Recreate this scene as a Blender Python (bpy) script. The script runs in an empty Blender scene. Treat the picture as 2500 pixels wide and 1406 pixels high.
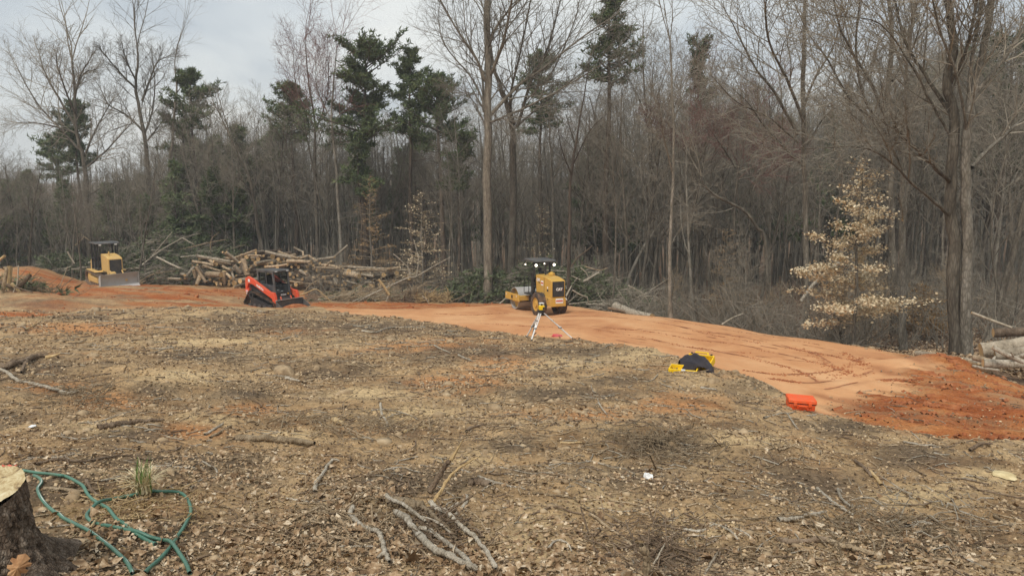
import bpy, bmesh, math, random
import numpy as np
from mathutils import Vector, Matrix, Euler
SC = bpy.context.scene
COL = SC.collection
# ------------------------------------------------------------------ camera, world, sun, exposure
F = 1850.0; PITCH = math.radians(6.87); CH = 6.0
cam = bpy.data.cameras.new('camera'); cam.sensor_width = 36; cam.lens = F / 2500 * 36
cam.clip_start = .05; cam.clip_end = 3000
co = bpy.data.objects.new('camera', cam); COL.objects.link(co)
co.location = (0, 0, CH); co.rotation_euler = (math.pi / 2 - PITCH, 0, 0); SC.camera = co
SUN_EL, SUN_AZ = 52.0, 205.0      # azimuth clockwise from +Y: the brighter part of the overcast is behind the camera
w = bpy.data.worlds.new('World'); SC.world = w; w.use_nodes = True
nt = w.node_tree; nt.nodes.clear()
def nd(t, ty, **kw):
    n = t.nodes.new(ty)
    for k, v in kw.items(): setattr(n, k, v)
    return n
out = nd(nt, 'ShaderNodeOutputWorld'); bg = nd(nt, 'ShaderNodeBackground'); bg.inputs[1].default_value = .115
sky = nd(nt, 'ShaderNodeTexSky', sky_type='NISHITA', sun_disc=False)
sky.sun_elevation = math.radians(SUN_EL); sky.sun_rotation = math.radians(SUN_AZ); sky.air_density = 1.5; sky.dust_density = 3
tc = nd(nt, 'ShaderNodeTexCoord'); sp = nd(nt, 'ShaderNodeSeparateXYZ'); nt.links.new(tc.outputs['Generated'], sp.inputs[0])
mx = nd(nt, 'ShaderNodeMath', operation='MAXIMUM'); mx.inputs[1].default_value = 0; nt.links.new(sp.outputs[2], mx.inputs[0])
ad = nd(nt, 'ShaderNodeMath', operation='ADD'); ad.inputs[1].default_value = .22; nt.links.new(mx.outputs[0], ad.inputs[0])
dx = nd(nt, 'ShaderNodeMath', operation='DIVIDE'); dy = nd(nt, 'ShaderNodeMath', operation='DIVIDE')
nt.links.new(sp.outputs[0], dx.inputs[0]); nt.links.new(ad.outputs[0], dx.inputs[1])
nt.links.new(sp.outputs[1], dy.inputs[0]); nt.links.new(ad.outputs[0], dy.inputs[1])
cb = nd(nt, 'ShaderNodeCombineXYZ'); nt.links.new(dx.outputs[0], cb.inputs[0]); nt.links.new(dy.outputs[0], cb.inputs[1])
n1 = nd(nt, 'ShaderNodeTexNoise'); n1.inputs['Scale'].default_value = .8; n1.inputs['Detail'].default_value = 6; n1.inputs['Roughness'].default_value = .5
n1.inputs['Distortion'].default_value = .3
nt.links.new(cb.outputs[0], n1.inputs['Vector'])
rp = nd(nt, 'ShaderNodeValToRGB'); nt.links.new(n1.outputs[0], rp.inputs[0])
e = rp.color_ramp.elements; e[0].position = .40; e[0].color = (3.2, 3.55, 3.9, 1); e[1].position = .62; e[1].color = (5.6, 5.6, 5.35, 1)
q = e.new(.48); q.color = (4.35, 4.6, 4.7, 1)
mix = nd(nt, 'ShaderNodeMixRGB'); mix.inputs[0].default_value = .93
nt.links.new(sky.outputs[0], mix.inputs[1]); nt.links.new(rp.outputs[0], mix.inputs[2])
nt.links.new(mix.outputs[0], bg.inputs[0]); nt.links.new(bg.outputs[0], out.inputs[0])
sl = bpy.data.lights.new('sun', 'SUN'); sl.energy = 1.5; sl.angle = math.radians(14); sl.color = (1, .95, .87)
so = bpy.data.objects.new('sun', sl); COL.objects.link(so)
_a = math.radians(SUN_AZ); _e = math.radians(SUN_EL)
so.rotation_euler = Vector((math.sin(_a) * math.cos(_e), math.cos(_a) * math.cos(_e), math.sin(_e))).to_track_quat('Z', 'Y').to_euler()
SC.view_settings.view_transform = 'Standard'; SC.view_settings.look = 'None'; SC.view_settings.exposure = 0.66; SC.view_settings.gamma = 1
SC.cycles.max_bounces = 5; SC.cycles.diffuse_bounces = 3; SC.cycles.glossy_bounces = 2; SC.cycles.transparent_max_bounces = 6
# ------------------------------------------------------------------ pixel -> world helpers (layout measuring only)
CP, SP_ = math.cos(PITCH), math.sin(PITCH)
def ray(px, py):
    a = (px - 1250) / F; b = -(py - 703) / F
    return np.array((a, CP + b * SP_, -SP_ + b * CP))
def P(px, py, Y):
    d = ray(px, py); return np.array((0, 0, CH)) + d * (Y / d[1])
def S(th, Y): return th * Y / F          # pixels -> metres at distance Y
# ------------------------------------------------------------------ noise
def _h(ix, iy, s):
    n = (ix.astype(np.int64) * 374761393 + iy.astype(np.int64) * 668265263 + s * 1274126177) & 0xffffffff
    n = ((n ^ (n >> 13)) * 1274126177) & 0xffffffff
    return ((n ^ (n >> 16)) & 0xffffff) / float(0xffffff)
def vn(x, y, s=0):
    x = np.asarray(x, float); y = np.asarray(y, float)
    ix = np.floor(x); iy = np.floor(y); fx = x - ix; fy = y - iy
    fx = fx * fx * (3 - 2 * fx); fy = fy * fy * (3 - 2 * fy)
    a = _h(ix, iy, s); b = _h(ix + 1, iy, s); c = _h(ix, iy + 1, s); d = _h(ix + 1, iy + 1, s)
    return (a + (b - a) * fx) * (1 - fy) + (c + (d - c) * fx) * fy
def fbm(x, y, s=0, o=4):
    r = 0; a = .5
    for i in range(o):
        r = r + a * (vn(x, y, s + i * 17) * 2 - 1); x = x * 2.03 + 1.7; y = y * 2.03 - 3.1; a *= .5
    return r
def sst(a, b, x):
    t = np.clip((x - a) / (b - a), 0, 1); return t * t * (3 - 2 * t)
# ------------------------------------------------------------------ terrain
CPTS = []   # (x, y, z)
for r in [(0,1406,3.7),(600,1406,3.8),(1250,1406,3.8),(1900,1406,3.9),(2500,1406,4.1),
          (0,1250,4.9),(600,1250,5.1),(1250,1250,5.1),(1900,1250,5.3),(2500,1250,6.2),
          (0,1100,6.9),(600,1100,7.3),(1250,1100,7.4),(1900,1100,8.2),(2500,1130,8.9),
          (0,1000,9.2),(600,1000,9.8),(1250,1000,10),(1700,1000,10.6),(1900,1010,10.9),
          (0,900,13.5),(600,900,14),(1250,900,14.2),(0,840,18),(600,840,19),(1250,842,20),
          (0,792,23.5),(300,782,26),(600,785,27),(900,788,27),(1150,803,25.2),(1290,826,22.3),(1400,832,21.3),
          (1560,853,18.3),(1700,888,15),(1800,922,13.6),(1900,962,12.5),(1960,1000,11.7),
          (640,753,35),(790,763,32.5),(490,752,33),
          (650,749,42),(800,748,40),(1000,745,43),(300,757,30.5),(0,770,26.5),(180,733,34.5),(450,722,40),(250,698,47),
          (100,657,52),(0,664,50),(400,697,49),(190,692,49.5),(270,694,47.6),(330,700,46.5),(230,700,45),(540,704,49.5),(700,708,51),(950,727,48),
          (1100,745,43),(1250,742,43),(1400,749,41),(1330,768,37.6),(1200,766,34),(1100,772,32),(1500,762,38),
          (1650,780,33),(1800,801,29),(2000,831,24.5),(2130,851,22),(2210,869,20),(2300,900,17.4),(2400,930,16.2),(2500,962,15.4),
          (1700,830,23),(1900,880,18),(2100,930,15),(2300,1000,12.6),(2500,1040,11.9),(2250,1070,10.4),(2100,1037,10.9),(2500,1092,10.3),
          (2420,898,18.5),(2560,905,18.8),(2310,882,19.6)]:
    CPTS.append(P(*r))
for px, Y, z in [(2210,24,-5.0),(2350,22.4,-4.7),(2300,32,-5.55),(2450,31,-5.45),(2400,45,-6.3),(2620,30,-5.3),
                 (1250,47,-6.7),(1500,44,-7.0),(1650,38,-6.5),(1800,34,-6.3),(2000,30,-6.1),(2130,26.5,-5.5),
                 (600,60,-6.8),(0,60,-7.5),(100,56,-6.3),(250,60,-7),(1250,60,-7.6),(1800,60,-7.6),(2500,60,-7),(900,60,-7),
                 (0,100,-9),(700,100,-8.5),(1250,100,-8),(1900,100,-7.5),(2500,100,-6.5),
                 (0,180,-8),(600,180,-6),(1250,180,-4),(1900,180,-3),(2500,180,-2),
                 (0,320,2),(600,320,5),(1250,320,6),(1900,320,7),(2500,320,8),(600,600,12),(1250,600,14),(2000,600,16),
                 (0,2,-1.55),(1250,2,-1.6),(2500,2,-1.65),(1250,.7,-1.5)]:
    CPTS.append(np.array(((px - 1250) / F * Y, Y, CH + z)))
CPTS = np.array(CPTS)
def uv_(x, y):
    r = np.maximum(np.hypot(x, y), .8); a = np.arctan2(x, np.maximum(y, -1e9))
    return np.clip(a, -.95, .95) * 2.2, np.log(r)
_u, _v = uv_(CPTS[:, 0], CPTS[:, 1])
def _k(r2): return np.where(r2 < 1e-12, 0, .5 * r2 * np.log(r2 + 1e-12))
_n = len(CPTS); _A = np.zeros((_n + 3, _n + 3))
_A[:_n, :_n] = _k((_u[:, None] - _u) ** 2 + (_v[:, None] - _v) ** 2) + np.eye(_n) * 2e-4
_A[:_n, _n] = 1; _A[:_n, _n + 1] = _u; _A[:_n, _n + 2] = _v; _A[_n:, :_n] = _A[:_n, _n:].T
_W = np.linalg.solve(_A, np.concatenate([CPTS[:, 2], np.zeros(3)]))
def base_h(x, y):
    x = np.asarray(x, float); y = np.asarray(y, float); sh = x.shape; u, v = uv_(x.ravel(), y.ravel()); r = np.empty(u.shape)
    for i in range(0, len(u), 40000):
        a, b = u[i:i + 40000], v[i:i + 40000]
        r[i:i + 40000] = _k((a[:, None] - _u) ** 2 + (b[:, None] - _v) ** 2) @ _W[:_n] + _W[_n] + a * _W[_n + 1] + b * _W[_n + 2]
    return r.reshape(sh)
def pxc(x, y): return 1250 + F * x / np.maximum(y * 1.0, .5)
FR = np.array([(740,42),(830,32),(1000,29),(1150,25),(1290,22.4),(1400,21.4),(1560,18.4),(1700,15.2),(1800,13.8),(1900,12.7),(1965,11.8),(2100,11.0),(2250,10.5),(2500,10.4),(2800,10.5)], float)
BK = np.array([(740,43),(1000,44.5),(1250,44),(1400,42),(1500,39),(1650,33.8),(1800,29.8),(2000,25.2),(2130,22.6),(2210,20.7),(2300,18.2),(2400,16.9),(2500,16.0),(2800,14)], float)
def mdist(x, y):
    px = pxc(x, y); ly = np.log(np.maximum(y, .5))
    f = ly - np.interp(px, FR[:, 0], np.log(FR[:, 1])); b = np.interp(px, BK[:, 0], np.log(BK[:, 1])) - ly
    return px, f, b
def masks(x, y):
    x = np.asarray(x, float); y = np.asarray(y, float)
    px, f, b = mdist(x, y)
    nz = fbm(x * .9, y * .9, 5, 4)
    e = nz * .05
    inside = sst(-.006, .012, f + e * .5) * sst(-.01, .01, b + e * .35) * sst(735, 760, px)
    # right slope is rough clay, the rest is rolled smooth
    rough = sst(-.02, .09, (px - (1990 + 190 * np.clip(f * 3.2, 0, 1.2))) / 1000 + .13 * fbm(x * .35 - y * .35, x * 2.2 + y * 2.2, 71, 4))
    band = sst(.985, 1.02, y / np.interp(px, [740, 1000, 1150, 1300, 1400], [36, 38, 40.3, 43.5, 60]) + nz * .02) * sst(1350, 1250, px)
    rough = np.maximum(rough, band)
    pad = inside * (1 - rough)
    clay = inside * rough
    # cut ground round the dozer, left
    fl = np.interp(px, [-900, 0, 120, 300, 520, 700, 760], [22, 24.3, 27, 30, 33.5, 37, 38])
    lf = sst(-.02, .04, np.log(np.maximum(y, .5)) - np.log(fl) + nz * .10) * sst(770, 720, px) * sst(56, 53, y + nz * 3)
    mnd = sst(.2, .45, np.exp(-((px - 40) / 190) ** 2 - ((y - 32) / 4.5) ** 2))
    lf = lf * (1 - .45 * mnd)
    clay = np.maximum(clay, lf * (.15 + .85 * sst(-.22, .25, fbm(x * .45, y * .6, 31, 5))))
    lit = np.where(px > 740, sst(-.005, -.03, b + e * .3) * sst(1, 3, y), 0)
    lit = np.maximum(lit, sst(53, 56, y))
    return pad, clay, lit
MOUNDS = [(820,905,1.3,.5,.16),(1620,1085,1.5,.6,.17),(385,955,.9,.5,.10),(640,835,2.4,1.0,.10),(1330,1010,1.6,.9,.07),(2270,1130,.8,.5,.14),(2380,1120,.7,.4,.12),
          (1130,870,2,.9,.1),(300,905,2,.8,.09),(2000,1130,1,.6,.1),(520,1040,.8,.5,.08),(330,1040,.5,.3,.08),(1060,1050,1,.5,.06),(1700,1180,.8,.4,.05),
          (2240,905,1.2,.8,.16),(2330,905,1.2,.7,.25),(2420,945,1.4,.7,.2),(2490,985,1.2,.6,.2),(40,735,4,2.0,.4),(150,752,2,1.0,.15),(20,660,4,2,.3),(520,770,4,1.6,.22),
          (1100,1180,.7,.4,.08)]
def _g0(px, py):
    Y = np.exp(np.linspace(math.log(2.2), math.log(130), 500)); d = ray(px, py)
    X = d[0] / d[1] * Y; Z = CH + d[2] / d[1] * Y; h = base_h(X, Y); k = np.argmax(h > Z)
    return X[k], Y[k]
MW = [(*_g0(m[0], m[1]), m[2], m[3], m[4]) for m in MOUNDS]
def height(x, y, fine=True):
    x = np.asarray(x, float); y = np.asarray(y, float)
    z = base_h(x, y)
    for mx_, my_, sx, sy, a in MW:
        z = z + a * np.exp(-((x - mx_) / sx) ** 2 - ((y - my_) / sy) ** 2)
    if not fine: return z
    pad, clay, lit = masks(x, y)
    soil = np.clip(1 - pad, 0, 1); px_ = pxc(x, y)
    z = z + soil * (.09 * fbm(x * .7, y * .7, 3, 3) + .075 * fbm(x * 2.1, y * 2.4, 9, 4) * (1 - .3 * clay)
                    + .03 * np.abs(fbm(x * 7, y * 9, 12, 3)) * (1 + .5 * clay)) + pad * .012 * (1 - sst(1850, 2000, px_)) * fbm(x * .5, y * .5, 21, 3)
    # dozer track ridges (grouser prints) run across the bare soil
    tr = sst(.15, .4, fbm(x * .28 + 4, y * .28, 77, 3)) * soil * (1 - lit)
    z = z + tr * .014 * np.sin((y * 1.0 + .12 * x + .25 * fbm(x, y, 8, 2)) * 2 * math.pi / .21)
    edge = np.exp(-((mdist(x, y)[1] + .012) / .02) ** 2) * sst(1000, 1300, mdist(x, y)[0])
    z = z + edge * .05 * (1 + fbm(x * 3, y * 3, 44, 3)) * sst(2600, 2300, mdist(x, y)[0])
    return z
def gz(x, y): return float(height(np.array([x]), np.array([y]))[0])
def proj(x, y, z):
    dz = z - CH; dep = y * CP - dz * SP_; up = y * SP_ + dz * CP; dep = np.maximum(dep, .3)
    return 1250 + F * x / dep, 703 - F * up / dep
def G(px, py):
    d = ray(px, py); lo, hi, n = math.log(1.6), math.log(140), 260
    for it in range(2):
        Y = np.exp(np.linspace(lo, hi, n)); X = d[0] / d[1] * Y; Z = CH + d[2] / d[1] * Y
        h = height(X, Y); k = int(np.argmax(h >= Z)); k = max(k, 1)
        lo, hi, n = math.log(Y[k - 1]), math.log(Y[k]), 12
    return np.array((X[k], Y[k], h[k]))
# ------------------------------------------------------------------ mesh helpers
def mesh_np(name, V, Fq, mat=None, smooth=False):
    V = np.asarray(V, np.float32); Fq = np.asarray(Fq, np.int32); me = bpy.data.meshes.new(name)
    me.vertices.add(len(V)); me.vertices.foreach_set('co', V.ravel()); k = Fq.shape[1]
    me.loops.add(Fq.size); me.loops.foreach_set('vertex_index', Fq.ravel()); me.polygons.add(len(Fq))
    me.polygons.foreach_set('loop_start', np.arange(0, Fq.size, k, dtype=np.int32))
    if smooth: me.polygons.foreach_set('use_smooth', np.ones(len(Fq), bool))
    me.update(calc_edges=True)
    if mat: me.materials.append(mat)
    return me
def tubes_raw(polys, sides):
    """polys: list of (pts[n][3], radii[n]); open tubes, vectorised by point count"""
    groups = {}
    for p, r in polys: groups.setdefault(len(r), []).append((p, r))
    Vs, Fs, off = [], [], 0
    ang = np.arange(sides) * 2 * math.pi / sides; ca, sa = np.cos(ang), np.sin(ang)
    for n, L in groups.items():
        Pn = np.array([a for a, _ in L], float); R = np.array([b for _, b in L], float); M = len(L)
        T = np.gradient(Pn, axis=1); T /= np.linalg.norm(T, axis=2, keepdims=True) + 1e-9
        av = Pn[:, -1] - Pn[:, 0]; av /= np.linalg.norm(av, axis=1, keepdims=True) + 1e-9
        ref = np.where(np.abs(av[:, 2:3]) > .8, np.array([[1., 0, 0]]), np.array([[0, 0, 1.]]))[:, None, :]
        U = ref - T * (T * ref).sum(2, keepdims=True); U /= np.linalg.norm(U, axis=2, keepdims=True) + 1e-9
        W = np.cross(T, U)
        V = Pn[:, :, None, :] + R[:, :, None, None] * (U[:, :, None, :] * ca[None, None, :, None] + W[:, :, None, :] * sa[None, None, :, None])
        i = np.arange(M)[:, None, None] * n * sides; j = np.arange(n - 1)[None, :, None] * sides; k = np.arange(sides)[None, None, :]; k2 = (k + 1) % sides
        q = np.stack([i + j + k, i + j + k2, i + j + sides + k2, i + j + sides + k], -1).reshape(-1, 4)
        Vs.append(V.reshape(-1, 3)); Fs.append(q + off); off += V.shape[0] * n * sides
    return np.concatenate(Vs), np.concatenate(Fs)
class Acc:
    """collects quads from several sources into one mesh"""
    def __init__(s): s.V = []; s.F = []; s.n = 0
    def add(s, V, F_):
        s.V.append(V); s.F.append(np.asarray(F_) + s.n); s.n += len(V); return s
    def tubes(s, polys, sides):
        if polys: s.add(*tubes_raw(polys, sides))
        return s
    def mesh(s, name, mat, smooth=True):
        return mesh_np(name, np.concatenate(s.V), np.concatenate(s.F), mat, smooth)
def link(name, me, parent=None, mat=None):
    o = bpy.data.objects.new(name, me); COL.objects.link(o)
    if parent: o.parent = parent
    if mat and me and not me.materials: me.materials.append(mat)
    return o
def tag(o, label=None, cat=None, group=None, kind=None):
    if label: o['label'] = label
    if cat: o['category'] = cat
    if group: o['group'] = group
    if kind: o['kind'] = kind
    return o
def thing(name, label, cat, loc=(0, 0, 0), rz=0, group=None):
    o = bpy.data.objects.new(name, None); COL.objects.link(o); o.location = loc; o.rotation_euler = (0, 0, rz)
    o.empty_display_size = .2
    return tag(o, label, cat, group)
def copy_thing(root, loc, rot, sc, label=None, group=None):
    r = root.copy(); COL.objects.link(r); r.location = loc; r.rotation_euler = rot; r.scale = (sc,) * 3 if not hasattr(sc, '__len__') else sc
    if label: r['label'] = label
    if group: r['group'] = group
    for c in list(root.children):
        k = c.copy(); COL.objects.link(k); k.parent = r
    return r
# ------------------------------------------------------------------ materials
def newmat(name):
    m = bpy.data.materials.new(name); m.use_nodes = True; t = m.node_tree
    b = t.nodes['Principled BSDF']; return m, t, b
def ramp(t, src, stops):
    r = nd(t, 'ShaderNodeValToRGB'); t.links.new(src, r.inputs[0]); e = r.color_ramp.elements
    e[0].position, e[0].color = stops[0][0], (*stops[0][1], 1); e[1].position, e[1].color = stops[-1][0], (*stops[-1][1], 1)
    for p_, c in stops[1:-1]: q_ = e.new(p_); q_.color = (*c, 1)
    return r.outputs[0]
def noise(t, scale, detail=4, rough=.55, vec=None, dist=0):
    n = nd(t, 'ShaderNodeTexNoise'); n.inputs['Scale'].default_value = scale; n.inputs['Detail'].default_value = detail
    n.inputs['Roughness'].default_value = rough; n.inputs['Distortion'].default_value = dist
    if vec is not None: t.links.new(vec, n.inputs['Vector'])
    return n.outputs[0]
def objco(t, scale=(1, 1, 1)):
    c = nd(t, 'ShaderNodeTexCoord'); m = nd(t, 'ShaderNodeMapping'); m.inputs['Scale'].default_value = scale
    t.links.new(c.outputs['Object'], m.inputs[0]); return m.outputs[0]
def mixc(t, f, a, b, mode='MIX'):
    m = nd(t, 'ShaderNodeMixRGB', blend_type=mode)
    for i, v in enumerate((f, a, b)):
        if isinstance(v, (int, float)): m.inputs[i].default_value = v if i == 0 else (v, v, v, 1)
        elif isinstance(v, tuple): m.inputs[i].default_value = (*v, 1)
        else: t.links.new(v, m.inputs[i])
    return m.outputs[0]
def bump(t, b, h, strength=.5, dist=.02):
    n = nd(t, 'ShaderNodeBump'); n.inputs['Strength'].default_value = strength; n.inputs['Distance'].default_value = dist
    t.links.new(h, n.inputs['Height']); t.links.new(n.outputs[0], b.inputs['Normal'])
def mathn(t, op, a, b=None):
    m = nd(t, 'ShaderNodeMath', operation=op)
    for i, v in enumerate((a, b)):
        if v is None: continue
        if isinstance(v, (int, float)): m.inputs[i].default_value = v
        else: t.links.new(v, m.inputs[i])
    return m.outputs[0]
def rnd_obj(t):
    return nd(t, 'ShaderNodeObjectInfo').outputs['Random']
def bark(name, c0, c1, c2, scale=4, stretch=.25, vary=.35, fis=0):
    m, t, b = newmat(name); v = objco(t, (1, 1, stretch))
    n = noise(t, scale, 6, .65, v); c = ramp(t, n, [(.3, c0), (.5, c1), (.72, c2)])
    r = mathn(t, 'ADD', mathn(t, 'MULTIPLY', rnd_obj(t), vary * 2), 1 - vary)
    c = mixc(t, 1.0, c, r, 'MULTIPLY'); fi = nd(t, 'ShaderNodeTexVoronoi', feature='DISTANCE_TO_EDGE'); fi.inputs['Scale'].default_value = scale * 3; t.links.new(v, fi.inputs[0]); fr = ramp(t, fi.outputs['Distance'], [(.0, (.5,) * 3), (.22, (1.06,) * 3)]); c = mixc(t, .75 * fis, c, fr, 'MULTIPLY')
    t.links.new(c, b.inputs['Base Color']); b.inputs['Roughness'].default_value = .9
    bump(t, b, mathn(t, 'ADD', noise(t, scale * 4, 4, .7, v), mathn(t, 'MULTIPLY', fr, .8)), .7, .03); b.inputs['Specular IOR Level'].default_value = .15
    return m
def paint(name, c, dirt=(.28, .17, .09), amt=.35, rough=.45, scale=3):
    m, t, b = newmat(name); v = objco(t)
    f = ramp(t, noise(t, scale, 7, .65, v), [(.42, (0, 0, 0)), (.75, (amt,) * 3)])
    t.links.new(mixc(t, f, c, dirt), b.inputs['Base Color']); b.inputs['Roughness'].default_value = rough
    bump(t, b, noise(t, 40, 3, .5, v), .05, .005)
    b.inputs['Specular IOR Level'].default_value = .35
    return m
M_bark = bark('bark_grey_brown', (.08, .066, .05), (.16, .136, .105), (.27, .24, .19), 5, .2, .45, 1)
M_farwood = bark('far_wood_bark_lightened', (.23, .21, .165), (.34, .31, .25), (.45, .42, .34), 2, .3, .3)  # bark colour lightened to offset the shade inside the dense wood
M_barkpale = bark('bark_pale', (.11, .095, .073), (.22, .195, .155), (.35, .32, .27), 5, .3, .3, 1)
M_twig = bark('twig_grey', (.145, .125, .095), (.235, .205, .16), (.33, .295, .24), 2, 1)
M_twigred = bark('twig_red_buds', (.12, .06, .05), (.19, .095, .08), (.24, .15, .12), 2, 1)
M_pinebark = bark('pine_bark', (.05, .04, .032), (.105, .08, .06), (.18, .14, .105), 5)
M_leafpine, t, b = newmat('pine_needles')
c = ramp(t, noise(t, 2.6, 4, .7, objco(t)), [(.3, (.04, .065, .028)), (.48, (.10, .135, .06)), (.62, (.17, .205, .095)), (.75, (.25, .27, .14))])
c = mixc(t, 1.0, c, mathn(t, 'ADD', mathn(t, 'MULTIPLY', rnd_obj(t), .5), .75), 'MULTIPLY')
t.links.new(c, b.inputs['Base Color']); b.inputs['Roughness'].default_value = .9; b.inputs['Specular IOR Level'].default_value = .08
def leafmat(name, stops, scale=9):
    m, t, b = newmat(name)
    c = ramp(t, noise(t, scale, 3, .6, objco(t)), stops)
    t.links.new(c, b.inputs['Base Color']); b.inputs['Roughness'].default_value = .75; b.inputs['Specular IOR Level'].default_value = .2
    return m
M_beech = leafmat('dry_beech_leaf', [(.3, (.42, .31, .17)), (.5, (.64, .52, .34)), (.7, (.80, .71, .52))], 3)
M_beechdark = leafmat('dry_beech_leaf_brown', [(.3, (.20, .12, .055)), (.5, (.32, .20, .09)), (.7, (.45, .31, .16))], 3)
M_litter = leafmat('leaf_litter', [(.3, (.11, .065, .036)), (.45, (.26, .165, .09)), (.55, (.41, .29, .175)), (.66, (.66, .55, .40))], 14)
M_chip = leafmat('wood_chip', [(.3, (.16, .10, .056)), (.48, (.35, .24, .135)), (.6, (.54, .40, .24)), (.72, (.76, .64, .46))], 11)
M_stick = bark('stick_bark', (.17, .12, .078), (.34, .255, .16), (.50, .395, .27), 12, .5, .3)
M_stickpale = bark('stick_pale_lichen', (.22, .18, .13), (.46, .40, .31), (.68, .62, .52), 16, .5, .12)
M_stickdark = bark('stick_dark', (.09, .06, .04), (.19, .135, .09), (.30, .23, .165), 10, .5, .2)
M_stickraw = bark('stick_raw_wood', (.35, .23, .10), (.52, .37, .19), (.66, .52, .32), 10, .3, .15)
M_cut, t, b = newmat('sawn_wood')
v = objco(t); wv = nd(t, 'ShaderNodeTexWave', wave_type='RINGS', rings_direction='Z'); wv.inputs['Scale'].default_value = 14; wv.inputs['Distortion'].default_value = 2
t.links.new(v, wv.inputs[0]); c = ramp(t, wv.outputs[0], [(0, (.46, .29, .13)), (1, (.60, .43, .22))])
c = mixc(t, ramp(t, noise(t, 3, 3, .6, v), [(.4, (0, 0, 0)), (.7, (.5,) * 3)]), c, (.40, .22, .09))
c = mixc(t, 1.0, c, mathn(t, 'ADD', mathn(t, 'MULTIPLY', rnd_obj(t), .5), .7), 'MULTIPLY')
t.links.new(c, b.inputs['Base Color']); b.inputs['Roughness'].default_value = .8
M_soilclod = leafmat('soil_clod', [(.3, (.19, .13, .075)), (.5, (.34, .245, .145)), (.7, (.50, .38, .24))], 5)
M_mark = leafmat('pressed_clay', [(.3, (.28, .095, .04)), (.5, (.38, .15, .07)), (.7, (.47, .21, .10))], 3)
M_clayclod = leafmat('clay_clod', [(.3, (.19, .055, .02)), (.5, (.33, .11, .04)), (.7, (.46, .19, .08))], 5)
# ---- ground
def ground_mat():
    m, t, b = newmat('cleared_ground'); v = objco(t)
    def attr(n): a = nd(t, 'ShaderNodeAttribute'); a.attribute_name = n; return a.outputs['Fac']
    big = noise(t, .33, 6, .6, v, .6); mid = noise(t, 1.6, 6, .65, v, .4); fine = noise(t, 16, 8, .72, v, .3); vf = noise(t, 60, 4, .7, v)
    vor = nd(t, 'ShaderNodeTexVoronoi'); vor.inputs['Scale'].default_value = 22; t.links.new(v, vor.inputs[0])
    # torn soil: grey-brown, tan and yellow sand
    base = ramp(t, mid, [(.3, (.18, .107, .055)), (.44, (.33, .21, .108)), (.55, (.46, .31, .165)), (.72, (.62, .43, .235))])
    sand = mixc(t, ramp(t, big, [(.48, (0, 0, 0)), (.62, (.7,) * 3)]), base, (.58, .42, .235))
    n3 = noise(t, .45, 5, .6, objco(t, (1, 1.0, 1.6)), 1.0)
    org = mixc(t, ramp(t, n3, [(.56, (0, 0, 0)), (.72, (.6,) * 3)]), sand, (.50, .25, .11))
    gry = mixc(t, ramp(t, noise(t, .7, 5, .6, v, .8), [(.5, (0, 0, 0)), (.66, (.65,) * 3)]), org, (.17, .13, .088))
    fl = mixc(t, .85, gry, ramp(t, fine, [(.30, (.42,) * 3), (.46, (.92,) * 3), (.56, (1.08, 1.06, 1.03)), (.70, (1.6, 1.56, 1.5))]), 'MULTIPLY')
    soil = mixc(t, ramp(t, vf, [(.60, (0, 0, 0)), (.68, (.5,) * 3)]), fl, (.55, .45, .32))
    # rolled pad
    pn = noise(t, .5, 6, .6, objco(t, (1, .45, 1)), .4)
    pd = ramp(t, pn, [(.32, (.48, .215, .095)), (.5, (.59, .30, .14)), (.68, (.66, .375, .19))])
    pd = mixc(t, .5, pd, ramp(t, noise(t, 5, 6, .7, v), [(.3, (.82,) * 3), (.6, (1.06,) * 3)]), 'MULTIPLY')
    # damp red clay
    cl = ramp(t, noise(t, 1.1, 7, .68, objco(t, (.5, 1.3, 1)), .5), [(.3, (.22, .06, .02)), (.45, (.40, .12, .038)), (.58, (.50, .20, .07)), (.74, (.52, .31, .15))])
    cl = mixc(t, .8, cl, ramp(t, fine, [(.32, (.5,) * 3), (.5, (.95,) * 3), (.68, (1.3,) * 3)]), 'MULTIPLY')
    soil = mixc(t, attr('sandy'), soil, mixc(t, 1, (.68, .50, .275), ramp(t, fine, [(.32, (.6,) * 3), (.5, (.98,) * 3), (.68, (1.2,) * 3)]), 'MULTIPLY'))
    soil = mixc(t, attr('ochre'), soil, mixc(t, 1, (.54, .25, .10), ramp(t, fine, [(.32, (.55,) * 3), (.5, (.98,) * 3), (.68, (1.35,) * 3)]), 'MULTIPLY'))
    soil = mixc(t, attr('humus'), soil, mixc(t, 1, (.145, .105, .068), ramp(t, fine, [(.32, (.45,) * 3), (.5, (1,) * 3), (.68, (1.8,) * 3)]), 'MULTIPLY'))  # humus colour doubles as painted shade in the hollows
    lt = ramp(t, noise(t, 7, 7, .75, v), [(.35, (.06, .04, .025)), (.5, (.16, .10, .062)), (.66, (.32, .22, .14))])
    cl = mixc(t, ramp(t, noise(t, .8, 6, .65, objco(t, (.35, 1.6, 1)), .8), [(.5, (0, 0, 0)), (.66, (.7,) * 3)]), cl, (.42, .27, .145))
    c = mixc(t, attr('clay'), soil, cl); c = mixc(t, attr('pad'), c, pd); c = mixc(t, attr('litter'), c, lt)
    c = mixc(t, attr('wet'), c, (.25, .085, .035))
    t.links.new(c, b.inputs['Base Color']); b.inputs['Roughness'].default_value = .93; b.inputs['Specular IOR Level'].default_value = .12
    h = mathn(t, 'ADD', mathn(t, 'MULTIPLY', fine, 1.0), mathn(t, 'MULTIPLY', vor.outputs['Distance'], .5))
    hs = mathn(t, 'MULTIPLY', h, mathn(t, 'SUBTRACT', 1, mathn(t, 'MULTIPLY', attr('pad'), .93)))
    bump(t, b, hs, 1.0, .05)
    return m
M_ground = ground_mat()
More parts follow.
